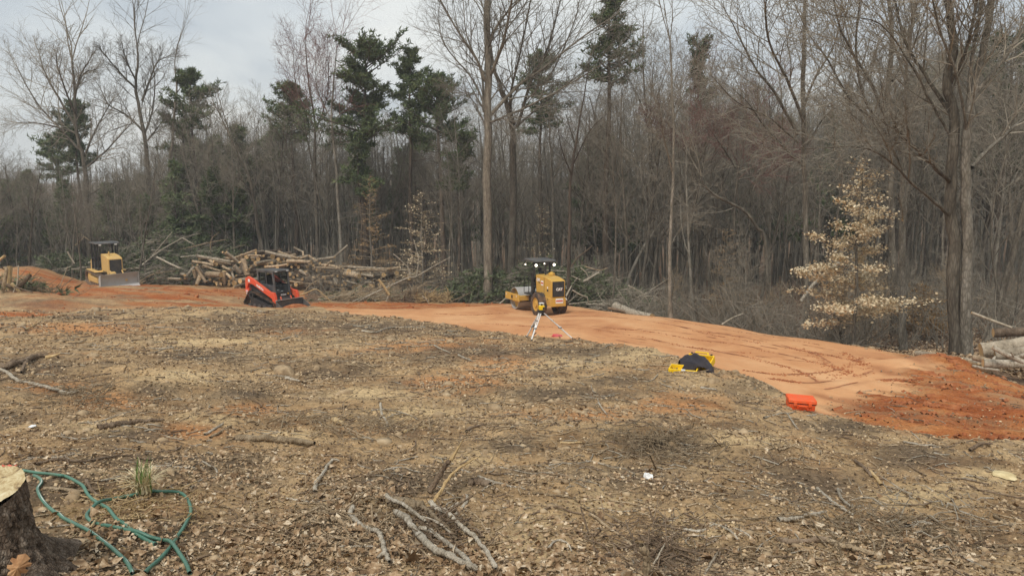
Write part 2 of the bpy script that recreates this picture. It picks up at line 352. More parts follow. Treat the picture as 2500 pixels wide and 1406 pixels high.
# ------------------------------------------------------------------ ground sheet (polar grid, finer near the viewer)
TRK = [[(1290,768),(1450,772),(1620,790),(1800,822),(1980,862),(2040,900)],[(1420,800),(1600,812),(1780,838),(1950,875),(2060,905)],
       [(1180,790),(1400,800),(1600,830),(1760,860)],[(1700,850),(1820,870),(1950,905),(2000,935)],[(1650,795),(1900,845),(2100,880)],
       [(1560,835),(1700,850),(1820,862)],[(1240,765),(1160,770),(1060,766)],[(1820,905),(1900,915),(2000,910),(2080,890),(2110,870)],
       [(1400,760),(1560,770),(1700,793),(1860,818),(2000,842)],[(2010,950),(2120,930),(2250,925)],[(1880,925),(1960,935),(2060,925),(2150,900)]]
RUT = [[(2000,965),(2120,1000),(2260,1030),(2400,1045),(2520,1052)],[(2120,890),(2250,940),(2380,975),(2520,1000)],[(2060,975),(2200,1005),(2350,1020),(2510,1025)],
       [(2150,875),(2300,915),(2420,950),(2510,975)],[(780,755),(950,752),(1120,750),(1290,752)],[(2200,1050),(2350,1068),(2510,1075)]]
def ground():
    rs = np.concatenate([[.3, .6], np.exp(np.linspace(math.log(1.0), math.log(3.0), 24)), np.exp(np.linspace(math.log(3.0), math.log(56), 440))[1:],
                         np.exp(np.linspace(math.log(56), math.log(900), 40))[1:]])
    a0 = math.radians(38.5); az = np.concatenate([np.linspace(-math.pi, -a0, 40)[:-1], np.linspace(-a0, a0, 590), np.linspace(a0, math.pi, 40)[1:]])
    A, R = np.meshgrid(az, rs); X = (R * np.sin(A)); Y = (R * np.cos(A))
    x, y = X.ravel(), Y.ravel(); z = height(x, y); pad, clay, lit = masks(x, y)
    wet = np.zeros_like(x); px, f, b = mdist(x, y)
    sel = np.where((y > 9) & (y < 50) & (x > -22) & (x < 26))[0]; xs, ys = x[sel], y[sel]
    for L, wd, dep, am in [(l, .10, .008, .35) for l in TRK] + [(l, .22, .06, .6) for l in RUT]:
        pts = np.array([G(*q)[:2] for q in L]); d = np.full(len(sel), 9.)
        for p0, p1 in zip(pts[:-1], pts[1:]):
            v = p1 - p0; tt = np.clip(((xs - p0[0]) * v[0] + (ys - p0[1]) * v[1]) / (v @ v), 0, 1)
            d = np.minimum(d, np.hypot(xs - p0[0] - tt * v[0] + .12 * fbm(xs * .7, ys * .7, 4, 3), ys - p0[1] - tt * v[1]))
        brk = .35 + .65 * sst(-.1, .25, fbm(xs * 1.3, ys * 1.3, 66, 3))
        g = np.exp(-(d / wd) ** 2) * brk; wet[sel] = np.maximum(wet[sel], am * g); cl_ = np.clip(clay[sel] + .15, 0, 1); z[sel] -= dep * g * cl_
        z[sel] += dep * .6 * cl_ * np.exp(-((d - 2.2 * wd) / wd) ** 2) * brk
    # faint roller passes on the pad
    wet = np.maximum(wet, pad * .22 * sst(.3, .62, fbm(x * .25 + y * .05, y * .9, 91, 5)))
    wet = np.maximum(wet, pad * .55 * np.exp(-((f - .01) / .012) ** 2) * sst(-.1, .4, fbm(x * 2, y * 2, 17, 3)))
    PX, PY = proj(x, y, z); front = (y > 1) & (y < 45)
    def patch(L, nf, lo, hi, sd):
        a = np.zeros_like(x)
        for cx, cy, sx, sy in L: a = np.maximum(a, np.exp(-((PX - cx) / sx) ** 2 - ((PY - cy) / sy) ** 2))
        return a * front * sst(lo, hi, a * .55 + .55 * fbm(x * nf, y * nf, sd, 5) * a + .12 * a * fbm(x * 9, y * 9, sd + 1, 2))
    humus = patch([(820,905,130,42),(1620,1085,240,55),(385,955,90,35),(640,790,260,30),(900,800,330,26),(1180,860,300,30),(1350,960,260,30),(1250,1085,120,30),(2250,1115,170,45),(1700,1370,260,60),(1960,1180,220,60),
                   (1900,935,130,35),(300,1060,160,30),(80,900,180,50),(600,960,120,25),(1000,1180,250,60),(450,1130,330,50),(100,1180,240,60),(300,1330,420,90),(900,1330,360,100),(2250,1340,300,80),(2050,1040,160,35),(1480,930,120,25),(500,870,200,30),(100,745,150,22),(60,700,140,24),(350,720,90,14),(180,775,120,12),(1400,860,200,25)], 2.2, .12, .5, 201) * .95  # dark soil patches, also painting in the shade of hollows
    sandy = patch([(1300,1290,170,90),(1480,1225,140,45),(2250,1205,170,40),(2400,1170,120,40),(1150,1120,110,30),(720,1060,130,24),(520,1020,120,24),(1000,1010,190,30),(430,920,150,30),(1820,1070,150,30),(1320,885,200,24),(1560,860,110,18),(500,835,200,18),(1700,1290,140,50),(250,1040,100,25),(900,960,150,20)], 2.6, .12, .5, 211) * .85
    ochre = patch([(1650,985,150,34),(1230,885,130,40),(260,980,120,28),(450,1055,120,26),(130,945,120,22),(2290,1135,60,22),(1080,845,220,26),(700,808,130,12),(1120,935,160,36),(1450,1010,150,22),(200,800,260,18),(600,1000,100,18)], 2.4, .12, .45, 221) * .8
    humus = humus * (1 - .8 * sandy)
    nr, na = R.shape; i = np.arange(nr - 1)[:, None] * na; j = np.arange(na - 1)[None, :]
    q = np.stack([i + j, i + j + 1, i + na + j + 1, i + na + j], -1).reshape(-1, 4)
    me = mesh_np('ground', np.stack([x, y, z], 1), q, M_ground, True)
    for n, a in (('pad', pad), ('clay', clay), ('litter', lit), ('wet', wet), ('humus', humus), ('sandy', sandy), ('ochre', ochre)):
        me.attributes.new(n, 'FLOAT', 'POINT').data.foreach_set('value', a.astype(np.float32))
    return tag(link('ground', me), kind='structure')
ground()
def marks():
    """roller edge marks: narrow broken strips of darker churned clay lying on the rolled pad, and grouser bars in the red clay"""
    rs = np.random.RandomState(6); V, Q = [], []; V2, Q2 = [], []
    for L in TRK + [[(1300,790),(1500,800),(1700,818),(1900,852)],[(1050,772),(1200,778),(1400,790)],[(1500,822),(1650,840),(1800,868)],[(1750,812),(1900,833),(2060,862)],[(1850,870),(1990,885),(2090,885)],[(1330,815),(1450,822),(1600,848)]]:
        p = np.array(smooth_poly([np.append(G(*q_)[:2], 0) for q_ in L], 26))[:, :2]; p = p + np.stack([fbm(p[:, 0] * 1.5, p[:, 1] * 1.5, 3, 3), fbm(p[:, 0] * 1.5, p[:, 1] * 1.5, 9, 3)], 1) * .12
        d = np.gradient(p, axis=0); d /= np.linalg.norm(d, axis=1, keepdims=True) + 1e-9; nn = np.stack([-d[:, 1], d[:, 0]], 1); w_ = .015 * (1.0 + 2.6 * fbm(p[:, 0] * 2.2 + 5, p[:, 1] * 2.2, 15, 4)); w_ = np.where(w_ < .008, 0, w_) * (1 + .5 * rs.uniform(-1, 1, len(w_)))
        a, b_ = p + nn * w_[:, None], p - nn * w_[:, None] * .8; za, zb = height(a[:, 0], a[:, 1]) + .012, height(b_[:, 0], b_[:, 1]) + .009
        for i in range(len(p) - 1):
            if w_[i] > 0 and w_[i + 1] > 0: k = len(V); V += [(*a[i], za[i]), (*a[i + 1], za[i + 1]), (*b_[i + 1], zb[i + 1]), (*b_[i], zb[i])]; Q.append((k, k + 1, k + 2, k + 3))
    tag(link('roller_marks', mesh_np('roller_marks', V, Q, M_mark)), 'dark broken marks pressed into the rolled clay pad by the drum edge', 'soil marks', kind='stuff')
    for L, off in [(l, o) for l in RUT[:4] for o in (-.75, .75)]:
        p = np.array(smooth_poly([np.append(G(*q_)[:2], 0) for q_ in L], 10))[:, :2]; s_ = np.concatenate([[0], np.cumsum(np.linalg.norm(np.diff(p, axis=0), axis=1))]); t_ = np.arange(0, s_[-1], .15); x_, y_ = np.interp(t_, s_, p[:, 0]), np.interp(t_, s_, p[:, 1])
        dx_, dy_ = np.gradient(x_), np.gradient(y_); l_ = np.hypot(dx_, dy_) + 1e-9; dx_, dy_ = dx_ / l_, dy_ / l_; x_, y_ = x_ - dy_ * off, y_ + dx_ * off; pd_ = 1 - masks(x_, y_)[1]
        for i in range(len(t_)):
            if rs.uniform() < .3 or pd_[i] > .15: continue
            hw = .15 * rs.uniform(.5, 1.05); k = len(V2); c_ = np.array((x_[i], y_[i])) + rs.normal(0, .015, 2); n_ = np.array((-dy_[i], dx_[i])); f_ = np.array((dx_[i], dy_[i]))
            for sg, zz in ((-.035, .0), (0, .035), (.035, .0)):
                for sw in (-1, 1): q_ = c_ + f_ * sg + n_ * hw * sw; V2.append((*q_, zz))
            Q2 += [(k, k + 1, k + 3, k + 2), (k + 2, k + 3, k + 5, k + 4)]
    V2 = np.array(V2); V2[:, 2] = height(V2[:, 0], V2[:, 1]) + V2[:, 2] * 1.0 + .002
    tag(link('track_prints', mesh_np('track_prints', V2, Q2, M_clayclod)), 'rows of small ridges left by the machine tracks in the red clay', 'track prints', kind='stuff')

# ------------------------------------------------------------------ trees
def nrm(v):
    l = math.sqrt(v[0] * v[0] + v[1] * v[1] + v[2] * v[2]) + 1e-9; return (v[0] / l, v[1] / l, v[2] / l)
def grow(out, p, d, L, r, lev, rg, Pm):
    n = Pm['seg'][lev]; st = L / n; wob = Pm['wob'][lev]; up = Pm['up'][lev]; pts = [p]; rad = [r]; dirs = [d]; taper = Pm['taper'][lev]
    for i in range(n):
        d = nrm((d[0] + rg.uniform(-wob, wob), d[1] + rg.uniform(-wob, wob), d[2] + rg.uniform(-wob, wob) + up))
        p = (p[0] + d[0] * st, p[1] + d[1] * st, p[2] + d[2] * st); pts.append(p); dirs.append(d); rad.append(r * (1 - (1 - taper) * (i + 1) / n))
    out.setdefault(lev, []).append((pts, rad)); kids(out, pts, rad, dirs, L, lev, rg, Pm)
def kids(out, pts, rad, dirs, L, lev, rg, Pm, k=None, t0=None):
    if lev + 1 >= Pm['levels']: return
    n = len(pts) - 1; k = Pm['kids'][lev] if k is None else k; t0 = Pm['start'][lev] if t0 is None else t0
    az = rg.uniform(0, 6.28)
    for j in range(k):
        t = t0 + (1 - t0) * ((j + rg.uniform(.1, .9)) / k); f = t * n; i = min(int(f), n - 1); f -= i
        a, b_ = pts[i], pts[i + 1]; q_ = (a[0] + (b_[0] - a[0]) * f, a[1] + (b_[1] - a[1]) * f, a[2] + (b_[2] - a[2]) * f)
        rr = rad[i] + (rad[i + 1] - rad[i]) * f; dd = dirs[min(i + 1, len(dirs) - 1)]
        az += 2.4 + rg.uniform(-.5, .5); an = math.radians(rg.uniform(*Pm['ang'][lev]))
        ref = (1, 0, 0) if abs(dd[2]) > .7 else (0, 0, 1)
        u = nrm((dd[1] * ref[2] - dd[2] * ref[1], dd[2] * ref[0] - dd[0] * ref[2], dd[0] * ref[1] - dd[1] * ref[0]))
        w_ = (dd[1] * u[2] - dd[2] * u[1], dd[2] * u[0] - dd[0] * u[2], dd[0] * u[1] - dd[1] * u[0])
        ca, sa, cz, sz = math.cos(an), math.sin(an), math.cos(az), math.sin(az)
        nd_ = tuple(dd[m] * ca + sa * (u[m] * cz + w_[m] * sz) for m in range(3))
        ln = L * Pm['lr'][lev] * (1 - Pm['cone'] * (t - t0) / (1 - t0 + 1e-6) * (1 if lev == 0 else .5)) * rg.uniform(.65, 1.2)
        grow(out, q_, nd_, ln, max(rr * Pm['rr'][lev], Pm['rmin']), lev + 1, rg, Pm)
BARE = dict(levels=5, seg=(9, 7, 5, 3, 2), wob=(.06, .13, .17, .2, .25), up=(.02, .06, .05, .04, .02), taper=(.25, .3, .35, .5, .5), kids=(11, 7, 6, 4, 0),
            start=(.35, .2, .15, .15), ang=((28, 52), (25, 50), (25, 55), (25, 60)), lr=(.42, .55, .5, .55), rr=(.5, .55, .6, .7), cone=.55, rmin=.008)
def bare_meshes(out, name, tw=None, tk=None, sides=(8, 5, 3, 3, 3)):
    a = Acc(); a.tubes(out.get(0, []), sides[0]).tubes(out.get(1, []), sides[1]); b_ = Acc()
    for l in (2, 3, 4):
        b_.tubes(out.get(l, []), sides[l])
    return a.mesh(name + '_trunk', tk or M_bark), (b_.mesh(name + '_crown', tw or M_twig) if b_.V else None)
def bare_tree(seed, h, r, label, cat, tw=None, tk=None, **kw):
    rg = random.Random(seed); Pm = dict(BARE); Pm.update(kw); out = {}
    grow(out, (0, 0, -.3), nrm((rg.uniform(-.06, .06), rg.uniform(-.06, .06), 1)), h, r, 0, rg, Pm)
    t_, c_ = bare_meshes(out, 'bare_tree', tw, tk); o = thing('bare_tree', label, cat)
    link('trunk', t_, o)
    if c_: link('crown', c_, o)
    return o
def smooth_poly(pts, k=4):
    pts = [np.array(p, float) for p in pts]; q = [2 * pts[0] - pts[1]] + pts + [2 * pts[-1] - pts[-2]]; r = []
    for i in range(1, len(q) - 2):
        for j in range(k):
            t = j / k; a, b_, c, d = q[i - 1], q[i], q[i + 1], q[i + 2]
            r.append(.5 * (2 * b_ + (c - a) * t + (2 * a - 5 * b_ + 4 * c - d) * t * t + (3 * b_ - a - 3 * c + d) * t ** 3))
    r.append(pts[-1]); return r
def hero_bare(label, Y, limbs, seed, tw=None, tk=None, spread=2.5, kid=(5, 5, 4), lr=.5, base_z=None, name='bare_tree', sp0=.12):
    """limbs: (pixel polyline, thickness start px, end px); the first is the trunk, limbs leave it with real depth"""
    rg = random.Random(seed); out = {}; kid = (kid[0] + 1, kid[1] + 1, kid[2] + 1)
    p0 = limbs[0][0][0]; X0 = P(*p0, Y)[0]; bz = gz(X0, Y) if base_z is None else base_z; org = np.array((X0, Y, bz))
    Pm = dict(BARE); Pm['seg'] = (9, 7, 4, 2, 1); Pm['kids'] = (kid[0], kid[0], kid[1], kid[2], 0); Pm['lr'] = (lr, lr, .5, .55); Pm['up'] = (.02, .05, .05, .04, .02)
    for n, (L, t0, t1) in enumerate(limbs):
        dy = 0 if n == 0 else rg.uniform(-1, 1) * spread; pts = []
        for i, q_ in enumerate(L):
            f = i / (len(L) - 1); pts.append(P(q_[0], q_[1], Y + dy * f) - org)
        if n == 0: pts[0] = np.array((pts[0][0], 0, -.4))
        pts = smooth_poly(pts, 4); m = len(pts) - 1
        rad = [S(t0 + (t1 - t0) * (i / m) ** .8, Y) * .46 for i in range(m + 1)]
        if n == 0: rad[0] *= 1.3
        pts = [tuple(p + np.array([rg.uniform(-1, 1) * min(rad[i] * .3, .03 + .1 * rad[i]) for _ in range(3)])) for i, p in enumerate(pts)]
        lev = 0 if n == 0 else 1; out.setdefault(lev, []).append((pts, rad))
        dirs = [nrm(tuple(pts[min(i + 1, m)][k] - pts[max(i - 1, 0)][k] for k in range(3))) for i in range(m + 1)]
        Ln = sum(math.dist(pts[i], pts[i + 1]) for i in range(m))
        if n == 0: kids(out, pts, [x * .5 for x in rad], dirs, Ln * .4, 1, rg, Pm, k=kid[0], t0=.45)
        else: kids(out, pts, rad, dirs, max(Ln, 2.5), 1, rg, Pm, k=kid[0] + 6, t0=sp0)
        # the limb's own end breaks up into twigs
        for _ in range(3):
            grow(out, pts[-1], nrm(tuple(dirs[-1][k] + rg.uniform(-.3, .3) for k in range(3))), Ln * .3, rad[-1] * .8, 2, rg, Pm)
    t_, c_ = bare_meshes(out, 'bare_tree', tw, tk); o = thing(name, label, 'tree', tuple(org))
    link('trunk', t_, o); link('crown', c_, o); return o
def tufts(C, D, size, nb, rs, wd=.09, spread=.75):
    """needle tufts: nb thin blades per centre"""
    M = len(C); C = np.repeat(np.asarray(C), nb, 0); D = np.repeat(np.asarray(D), nb, 0)
    d = D + rs.normal(0, spread, D.shape); d /= np.linalg.norm(d, axis=1, keepdims=True) + 1e-9
    s = np.cross(d, rs.normal(0, 1, d.shape)); s /= np.linalg.norm(s, axis=1, keepdims=True) + 1e-9
    L = size * rs.uniform(.6, 1.25, (len(d), 1)); b0 = C + d * L * .1
    V = np.stack([b0 - s * L * wd * .5, b0 + s * L * wd * .5, C + d * L * .75 + s * L * wd, C + d * L * .72 - s * L * wd * .9], 1)
    tip = C + d * L; V[:, 2] = tip + s * L * wd * .25; V[:, 3] = tip - s * L * wd * .25; V[:, 1] += s * L * wd; V[:, 0] -= s * L * wd
    return V.reshape(-1, 3), np.arange(len(V) * 4).reshape(-1, 4)
def pine(label, H, cb, cw, seed, r=.2, dens=1.0, tsz=.30, flat=.0, name='pine_tree', dead=True, loc=(0, 0, 0), shape='round', nb=5, mat=None, lean=0):
    """H height, cb crown base height, cw crown width (m)"""
    rg = random.Random(seed); rs = np.random.RandomState(seed); tr = []; brs = []; C = []; D = []
    n = 10; p = [(0, 0, -.3)]; x = y = 0
    for i in range(n):
        x += rg.uniform(-.1, .1) + lean * H / n; y += rg.uniform(-.1, .1); p.append((x, y, H * (i + 1) / n))
    tr.append((p, [r * (1 - .85 * i / n) for i in range(n + 1)]))
    def at(z):
        f = max(0, min(z / H * n, n - .001)); i = int(f); f -= i
        return tuple(p[i][k] + (p[i + 1][k] - p[i][k]) * f for k in range(3))
    nbr = int(40 * dens)
    for j in range(nbr):
        t = (j + rg.random()) / nbr; z = cb + (H - cb) * t * .97
        if shape == 'round': prof = math.sqrt(max(.03, 1 - (2 * t - .85) ** 2 * .8)) * (1 - .25 * t)
        elif shape == 'cone': prof = 1.05 - t
        else: prof = .5 + .5 * math.sin(t * 9 + seed) * .6 + .2 * (1 - t)
        L = cw * .5 * prof * rg.uniform(.4, 1.25); a = rg.uniform(0, 6.28); q_ = at(z)
        d = nrm((math.cos(a), math.sin(a), rg.uniform(-.05, .35) + .5 * t)); pts = [q_]; ns = 5; dd = d
        for s_ in range(ns):
            dd = nrm((dd[0] + rg.uniform(-.15, .15), dd[1] + rg.uniform(-.15, .15), dd[2] + rg.uniform(-.1, .13)))
            pts.append(tuple(pts[-1][k] + dd[k] * L / ns for k in range(3)))
        brs.append((pts, [max(.012, r * .28 * (1 - .8 * s_ / ns) * (L / (cw * .5))) for s_ in range(ns + 1)]))
        ks = int(8 * dens + 4)
        for s_ in range(ks):
            f = (.18 + .82 * (s_ + rg.random()) / ks) * ns; i = min(int(f), ns - 1); f -= i
            q2 = tuple(pts[i][k] + (pts[i + 1][k] - pts[i][k]) * f for k in range(3)); an = rg.choice((-1, 1)) * rg.uniform(.4, 1.2)
            d2 = nrm((dd[0] * math.cos(an) - dd[1] * math.sin(an), dd[0] * math.sin(an) + dd[1] * math.cos(an), dd[2] + rg.uniform(-.1, .45)))
            l2 = rg.uniform(.2, .7) * L * .42 + .2; e2 = tuple(q2[k] + d2[k] * l2 for k in range(3)); brs.append(([q2, e2], [.018, .010]))
            for u_ in range(3):
                g = .3 + .35 * u_ + rg.uniform(-.12, .12)
                C.append([q2[k] + d2[k] * l2 * g + rg.uniform(-.16, .16) for k in range(3)]); D.append([d2[0] * .5, d2[1] * .5, d2[2] * .5 + .35])
    if dead:
        for j in range(16):
            z = rg.uniform(cb * .35, cb); q_ = at(z); a = rg.uniform(0, 6.28); L = rg.uniform(.5, 2.2)
            brs.append(([q_, (q_[0] + math.cos(a) * L, q_[1] + math.sin(a) * L, q_[2] + rg.uniform(-.1, .4))], [.025, .01]))
    o = thing(name, label, 'tree', loc); link('trunk', Acc().tubes(tr, 8).mesh('pine_trunk', M_pinebark), o)
    link('branches', Acc().tubes(brs, 3).mesh('pine_branches', M_pinebark), o)
    V, Q = tufts(C, D, tsz, nb, rs, .1); link('needles', mesh_np('pine_needles', V, Q, mat or M_leafpine), o); return o
def pine_at(label, px, Y, top, cbpy, cwpx, seed, **kw):
    X = (px - 1250) / F * Y; z = gz(X, Y); H = P(px, top, Y)[2] - z; cb = max(.3, P(px, cbpy, Y)[2] - z)
    return pine(label, H, cb, S(cwpx, Y), seed, loc=(X, Y, z), **kw)
def leaves(C, size, rs, flat=.6, fold=.35):
    """diamond leaves folded along the midrib: 2 quads' worth as one bent pair of triangles -> stored as degenerate-free quads"""
    M = len(C); C = np.asarray(C); d = rs.normal(0, 1, (M, 3)); d[:, 2] *= 1 - flat; d /= np.linalg.norm(d, axis=1, keepdims=True)
    nrm_ = rs.normal(0, .5, (M, 3)); nrm_[:, 2] += 1.2 * flat + .3; s = np.cross(d, nrm_); s /= np.linalg.norm(s, axis=1, keepdims=True) + 1e-9
    n_ = np.cross(s, d); L = (size * rs.uniform(.5, 1.4, (M, 1))); W = L * rs.uniform(.28, .5, (M, 1)); fd = fold * rs.uniform(-.3, 1.3, (M, 1))
    V = np.stack([C - d * L * .5, C + s * W + n_ * W * fd - d * L * .08, C + d * L * .5, C - s * W + n_ * W * fd * rs.uniform(.2, 1.6, (M, 1)) + d * L * .1], 1)
    return V.reshape(-1, 3), np.arange(M * 4).reshape(-1, 4)
marks()
# ------------------------------------------------------------------ named big trees, left to right
hero_bare('tall bare tree with a wide fan crown standing behind the bulldozer', 62,
 [([(216,600),(214,500),(205,388),(190,344),(183,265),(181,198),(176,150)],15,5), ([(194,366),(154,322),(101,265),(66,212),(44,168)],8,2),
  ([(185,309),(132,220),(106,168),(97,135)],7,2), ([(190,326),(132,309),(80,300),(44,300)],6,2), ([(182,247),(194,190),(220,145)],6,2),
  ([(203,388),(238,309),(273,247)],7,2), ([(214,406),(265,362),(318,304)],7,2), ([(216,476),(265,450),(326,441)],6,2), ([(184,280),(160,220),(140,160),(138,135)],6,2),
  ([(183,230),(205,180),(235,170)],5,2)], 11, kid=(7, 6, 4), spread=3)
hero_bare('tall bare tree with a narrow forked crown, right of the wide fan crown', 64,
 [([(374,600),(364,463),(355,344),(340,265),(331,212),(337,154),(335,115)],15,4), ([(348,318),(309,282),(265,256),(247,220)],7,2),
  ([(331,216),(304,190),(265,145),(251,128)],6,2), ([(348,247),(362,207),(384,154),(406,140)],7,2), ([(360,344),(384,313),(401,291)],5,2),
  ([(333,200),(309,150),(300,118)],5,2), ([(353,330),(372,270),(378,200),(372,150)],6,2)], 12, kid=(7, 6, 4), spread=3)
hero_bare('thin dark tree with few branches beside the pine left of the log pile', 62,
 [([(418,640),(416,420),(420,350),(426,270),(432,215),(427,165),(426,150)],12,2), ([(420,300),(402,280),(386,296)],4,1), ([(430,230),(450,200),(444,180)],3,1)], 13, kid=(2, 3, 2))
pine_at('dark pine with a ragged side crown behind the wide fan crowned tree', 205, 68, 252, 410, 120, 21, r=.22, shape='ragged', dens=1.15)
pine_at('low dark spreading pine at the far left behind the bulldozer', 150, 72, 330, 440, 130, 22, r=.2, shape='round', dens=1.0)
pine_at('round headed dark pine left of the log pile', 485, 63, 178, 320, 145, 23, r=.24, dens=1.05)
pine_at('pine with a thin low crown under the round headed dark pine', 455, 66, 300, 400, 130, 24, r=.15, shape='ragged', dens=.7)
pine_at('olive pine with a shaggy crown behind the log pile', 722, 62, 210, 350, 130, 25, r=.22, dens=1.2)
for i, (px, Y, tp, cbp, cw, sh, lb) in enumerate([(75,66,420,600,120,'cone','low olive evergreen at the far left below the dark pine'),(170,64,440,600,110,'cone','low olive evergreen between the far left pine and the bulldozer'),(265,63,455,600,90,'cone','small evergreen between the two tall fan crowned bare trees'),
        (440,60,395,600,120,'cone','mid green layered evergreen under the thin dark tree'),(520,59,415,600,105,'cone','layered evergreen just left of the log pile top'),(590,60,470,600,90,'ragged','small olive evergreen behind the left log heap'),(360,61,480,610,90,'cone','small evergreen below the narrow forked crown'),(-20,60,400,600,110,'cone','evergreen cut by the left edge of the photo'),(880,57,330,480,110,'ragged','thin olive pine standing below the biggest pine'),(1120,56,340,470,120,'ragged','thin olive pine below the broad green pine')]):
    pine_at(lb, px, Y, tp, cbp, cw, 80 + i, r=.14, dens=.75, shape=sh, tsz=.36)
pine_at('biggest dense dark pine with layered boughs behind the loader', 893, 58, 122, 350, 265, 26, r=.3, dens=1.45, shape='ragged2', tsz=.34)
pine_at('slim dark pine just right of the biggest pine', 1003, 58, 122, 350, 115, 27, r=.24, dens=1.2)
pine_at('broad green pine with drooping right side next to the slim pine', 1085, 57, 190, 375, 195, 28, r=.26, dens=1.2)
pine_at('pine seen through the limbs of the big bare trees in the middle', 1318, 60, 135, 330, 140, 29, r=.22, dens=1.0)
pine_at('tallest pine with a feathery crown reaching past the top of the photo', 1482, 50, -60, 215, 165, 30, r=.27, dens=1.2, tsz=.3, shape='cone')
pine_at('narrow pine standing above the bare trees right of the middle', 1702, 62, 108, 290, 85, 31, r=.18, dens=1.0, shape='ragged')
for i, (px, Y, tp, cbp, cw, sd, lb) in enumerate([(2440,48,90,470,230,32,'dark pine wall behind the right hand bare trees, nearest the photo edge'),
        (2300,54,130,420,190,33,'dark pine seen between the thick trunks on the right'), (2210,58,190,380,140,34,'dark pine glimpsed left of the thick trunks on the right'),
        (2560,44,60,500,210,35,'dark pine cut by the right edge of the photo')]):
    pine_at(lb, px, Y, tp, cbp, cw, sd, r=.24, dens=1.15, shape='ragged')
hero_bare('biggest bare tree in the middle with limbs sweeping up past the top', 46,
 [([(1190,690),(1190,440),(1192,280),(1190,100),(1191,-60)],26,15), ([(1195,285),(1260,215),(1330,165),(1430,85),(1500,40)],11,3),
  ([(1190,210),(1160,140),(1120,80),(1075,0),(1050,-50)],9,2), ([(1185,260),(1150,190),(1085,110),(1070,50)],6,2), ([(1195,190),(1230,100),(1250,0),(1275,-70)],10,4),
  ([(1190,130),(1215,60),(1290,-20)],9,3), ([(1180,275),(1175,180),(1140,90),(1130,0)],8,2), ([(1186,310),(1150,240),(1100,215)],5,1),
  ([(1192,300),(1230,290),(1256,315)],6,2), ([(1194,300),(1290,260),(1400,200),(1480,150)],7,2)], 14, kid=(7, 5, 4), spread=4)
hero_bare('bare tree with a wide V of limbs beside the biggest bare tree', 50,
 [([(1248,690),(1252,400),(1250,310),(1225,220),(1205,160),(1190,60)],22,5), ([(1262,312),(1300,190),(1340,110),(1372,-20)],10,3), ([(1254,305),(1245,240),(1270,130),(1300,-20)],10,3),
  ([(1250,320),(1330,250),(1420,180),(1500,130)],7,2), ([(1290,215),(1340,190),(1400,60),(1420,-30)],7,2)], 15, kid=(7, 5, 4), spread=4)
hero_bare('slender reddish barked tree rising just behind the road roller', 43,
 [([(1389,700),(1390,560),(1393,441),(1406,353),(1425,240),(1440,150)],12,2), ([(1400,400),(1440,320),(1480,280)],4,1), ([(1396,430),(1370,360),(1362,300)],4,1)], 16, kid=(4, 4, 3), tk=M_pinebark)
hero_bare('straight slim pale trunk left of the road roller canopy', 52, [([(1352,660),(1350,500),(1346,400),(1340,290)],11,3), ([(1347,440),(1375,400),(1400,395)],4,1)], 17, kid=(4, 4, 3), tk=M_barkpale)
hero_bare('bare tree of many thin upright limbs just behind the slim straight trunk', 48,
 [([(1590,700),(1592,500),(1585,330),(1575,240),(1570,150)],13,3), ([(1588,330),(1560,240),(1520,170)],5,1), ([(1586,320),(1610,220),(1640,140)],5,1), ([(1590,380),(1640,280),(1665,200)],5,1),
  ([(1586,300),(1592,200),(1600,120)],5,1)], 18, kid=(8, 5, 4))
hero_bare('slim straight trunk standing at the edge of the rolled clay pad', 31.8, [([(1637,800),(1636,600),(1645,400),(1642,250),(1636,100)],11,4), ([(1637,600),(1660,560),(1685,540)],3,1), ([(1641,420),(1620,330),(1610,260)],4,1),([(1643,300),(1670,220),(1700,130)],4,1)], 19, kid=(6, 4, 3), tk=M_barkpale)
hero_bare('long pale leaning trunk crossing the slim straight trunk', 47, [([(1508,750),(1532,690),(1560,625),(1600,560),(1650,490),(1700,425),(1745,365)],11,4), ([(1660,470),(1700,455),(1760,400)],5,1), ([(1700,420),(1760,330),(1800,300)],4,1)], 41, kid=(5, 4, 3), tk=M_barkpale)
hero_bare('thinner pale stem leaning the same way above the long leaning trunk', 48.5, [([(1545,740),(1565,690),(1600,600),(1650,530),(1700,450),(1790,380)],8,3), ([(1650,520),(1700,500),(1720,470)],3,1)], 42, kid=(5, 4, 3), tk=M_barkpale)
hero_bare('bent dark stem curving over to the left in the dense wood', 34, [([(1885,720),(1869,597),(1849,557),(1814,513),(1764,488),(1724,458),(1712,430)],11,5)], 43, kid=(4, 4, 3), tk=M_bark)
hero_bare('many limbed bare tree leaning out at the upper right, behind the tan leaved beech', 35,
 [([(1972,840),(1968,600),(1963,330),(1961,174),(1963,75),(1968,-60)],17,8), ([(1948,330),(1889,224),(1849,174),(1814,110),(1789,60),(1770,25)],9,2), ([(1963,300),(1919,189),(1879,110),(1869,30),(1874,-30)],9,3),
  ([(1955,400),(1900,345),(1859,299),(1824,249),(1784,214)],8,2), ([(1963,260),(1990,190),(2040,100),(2060,-20)],8,3), ([(1963,370),(2010,290),(2060,250)],6,2),([(1950,350),(1880,290),(1800,250),(1750,200)],6,2)], 44, kid=(9, 6, 4), spread=4)
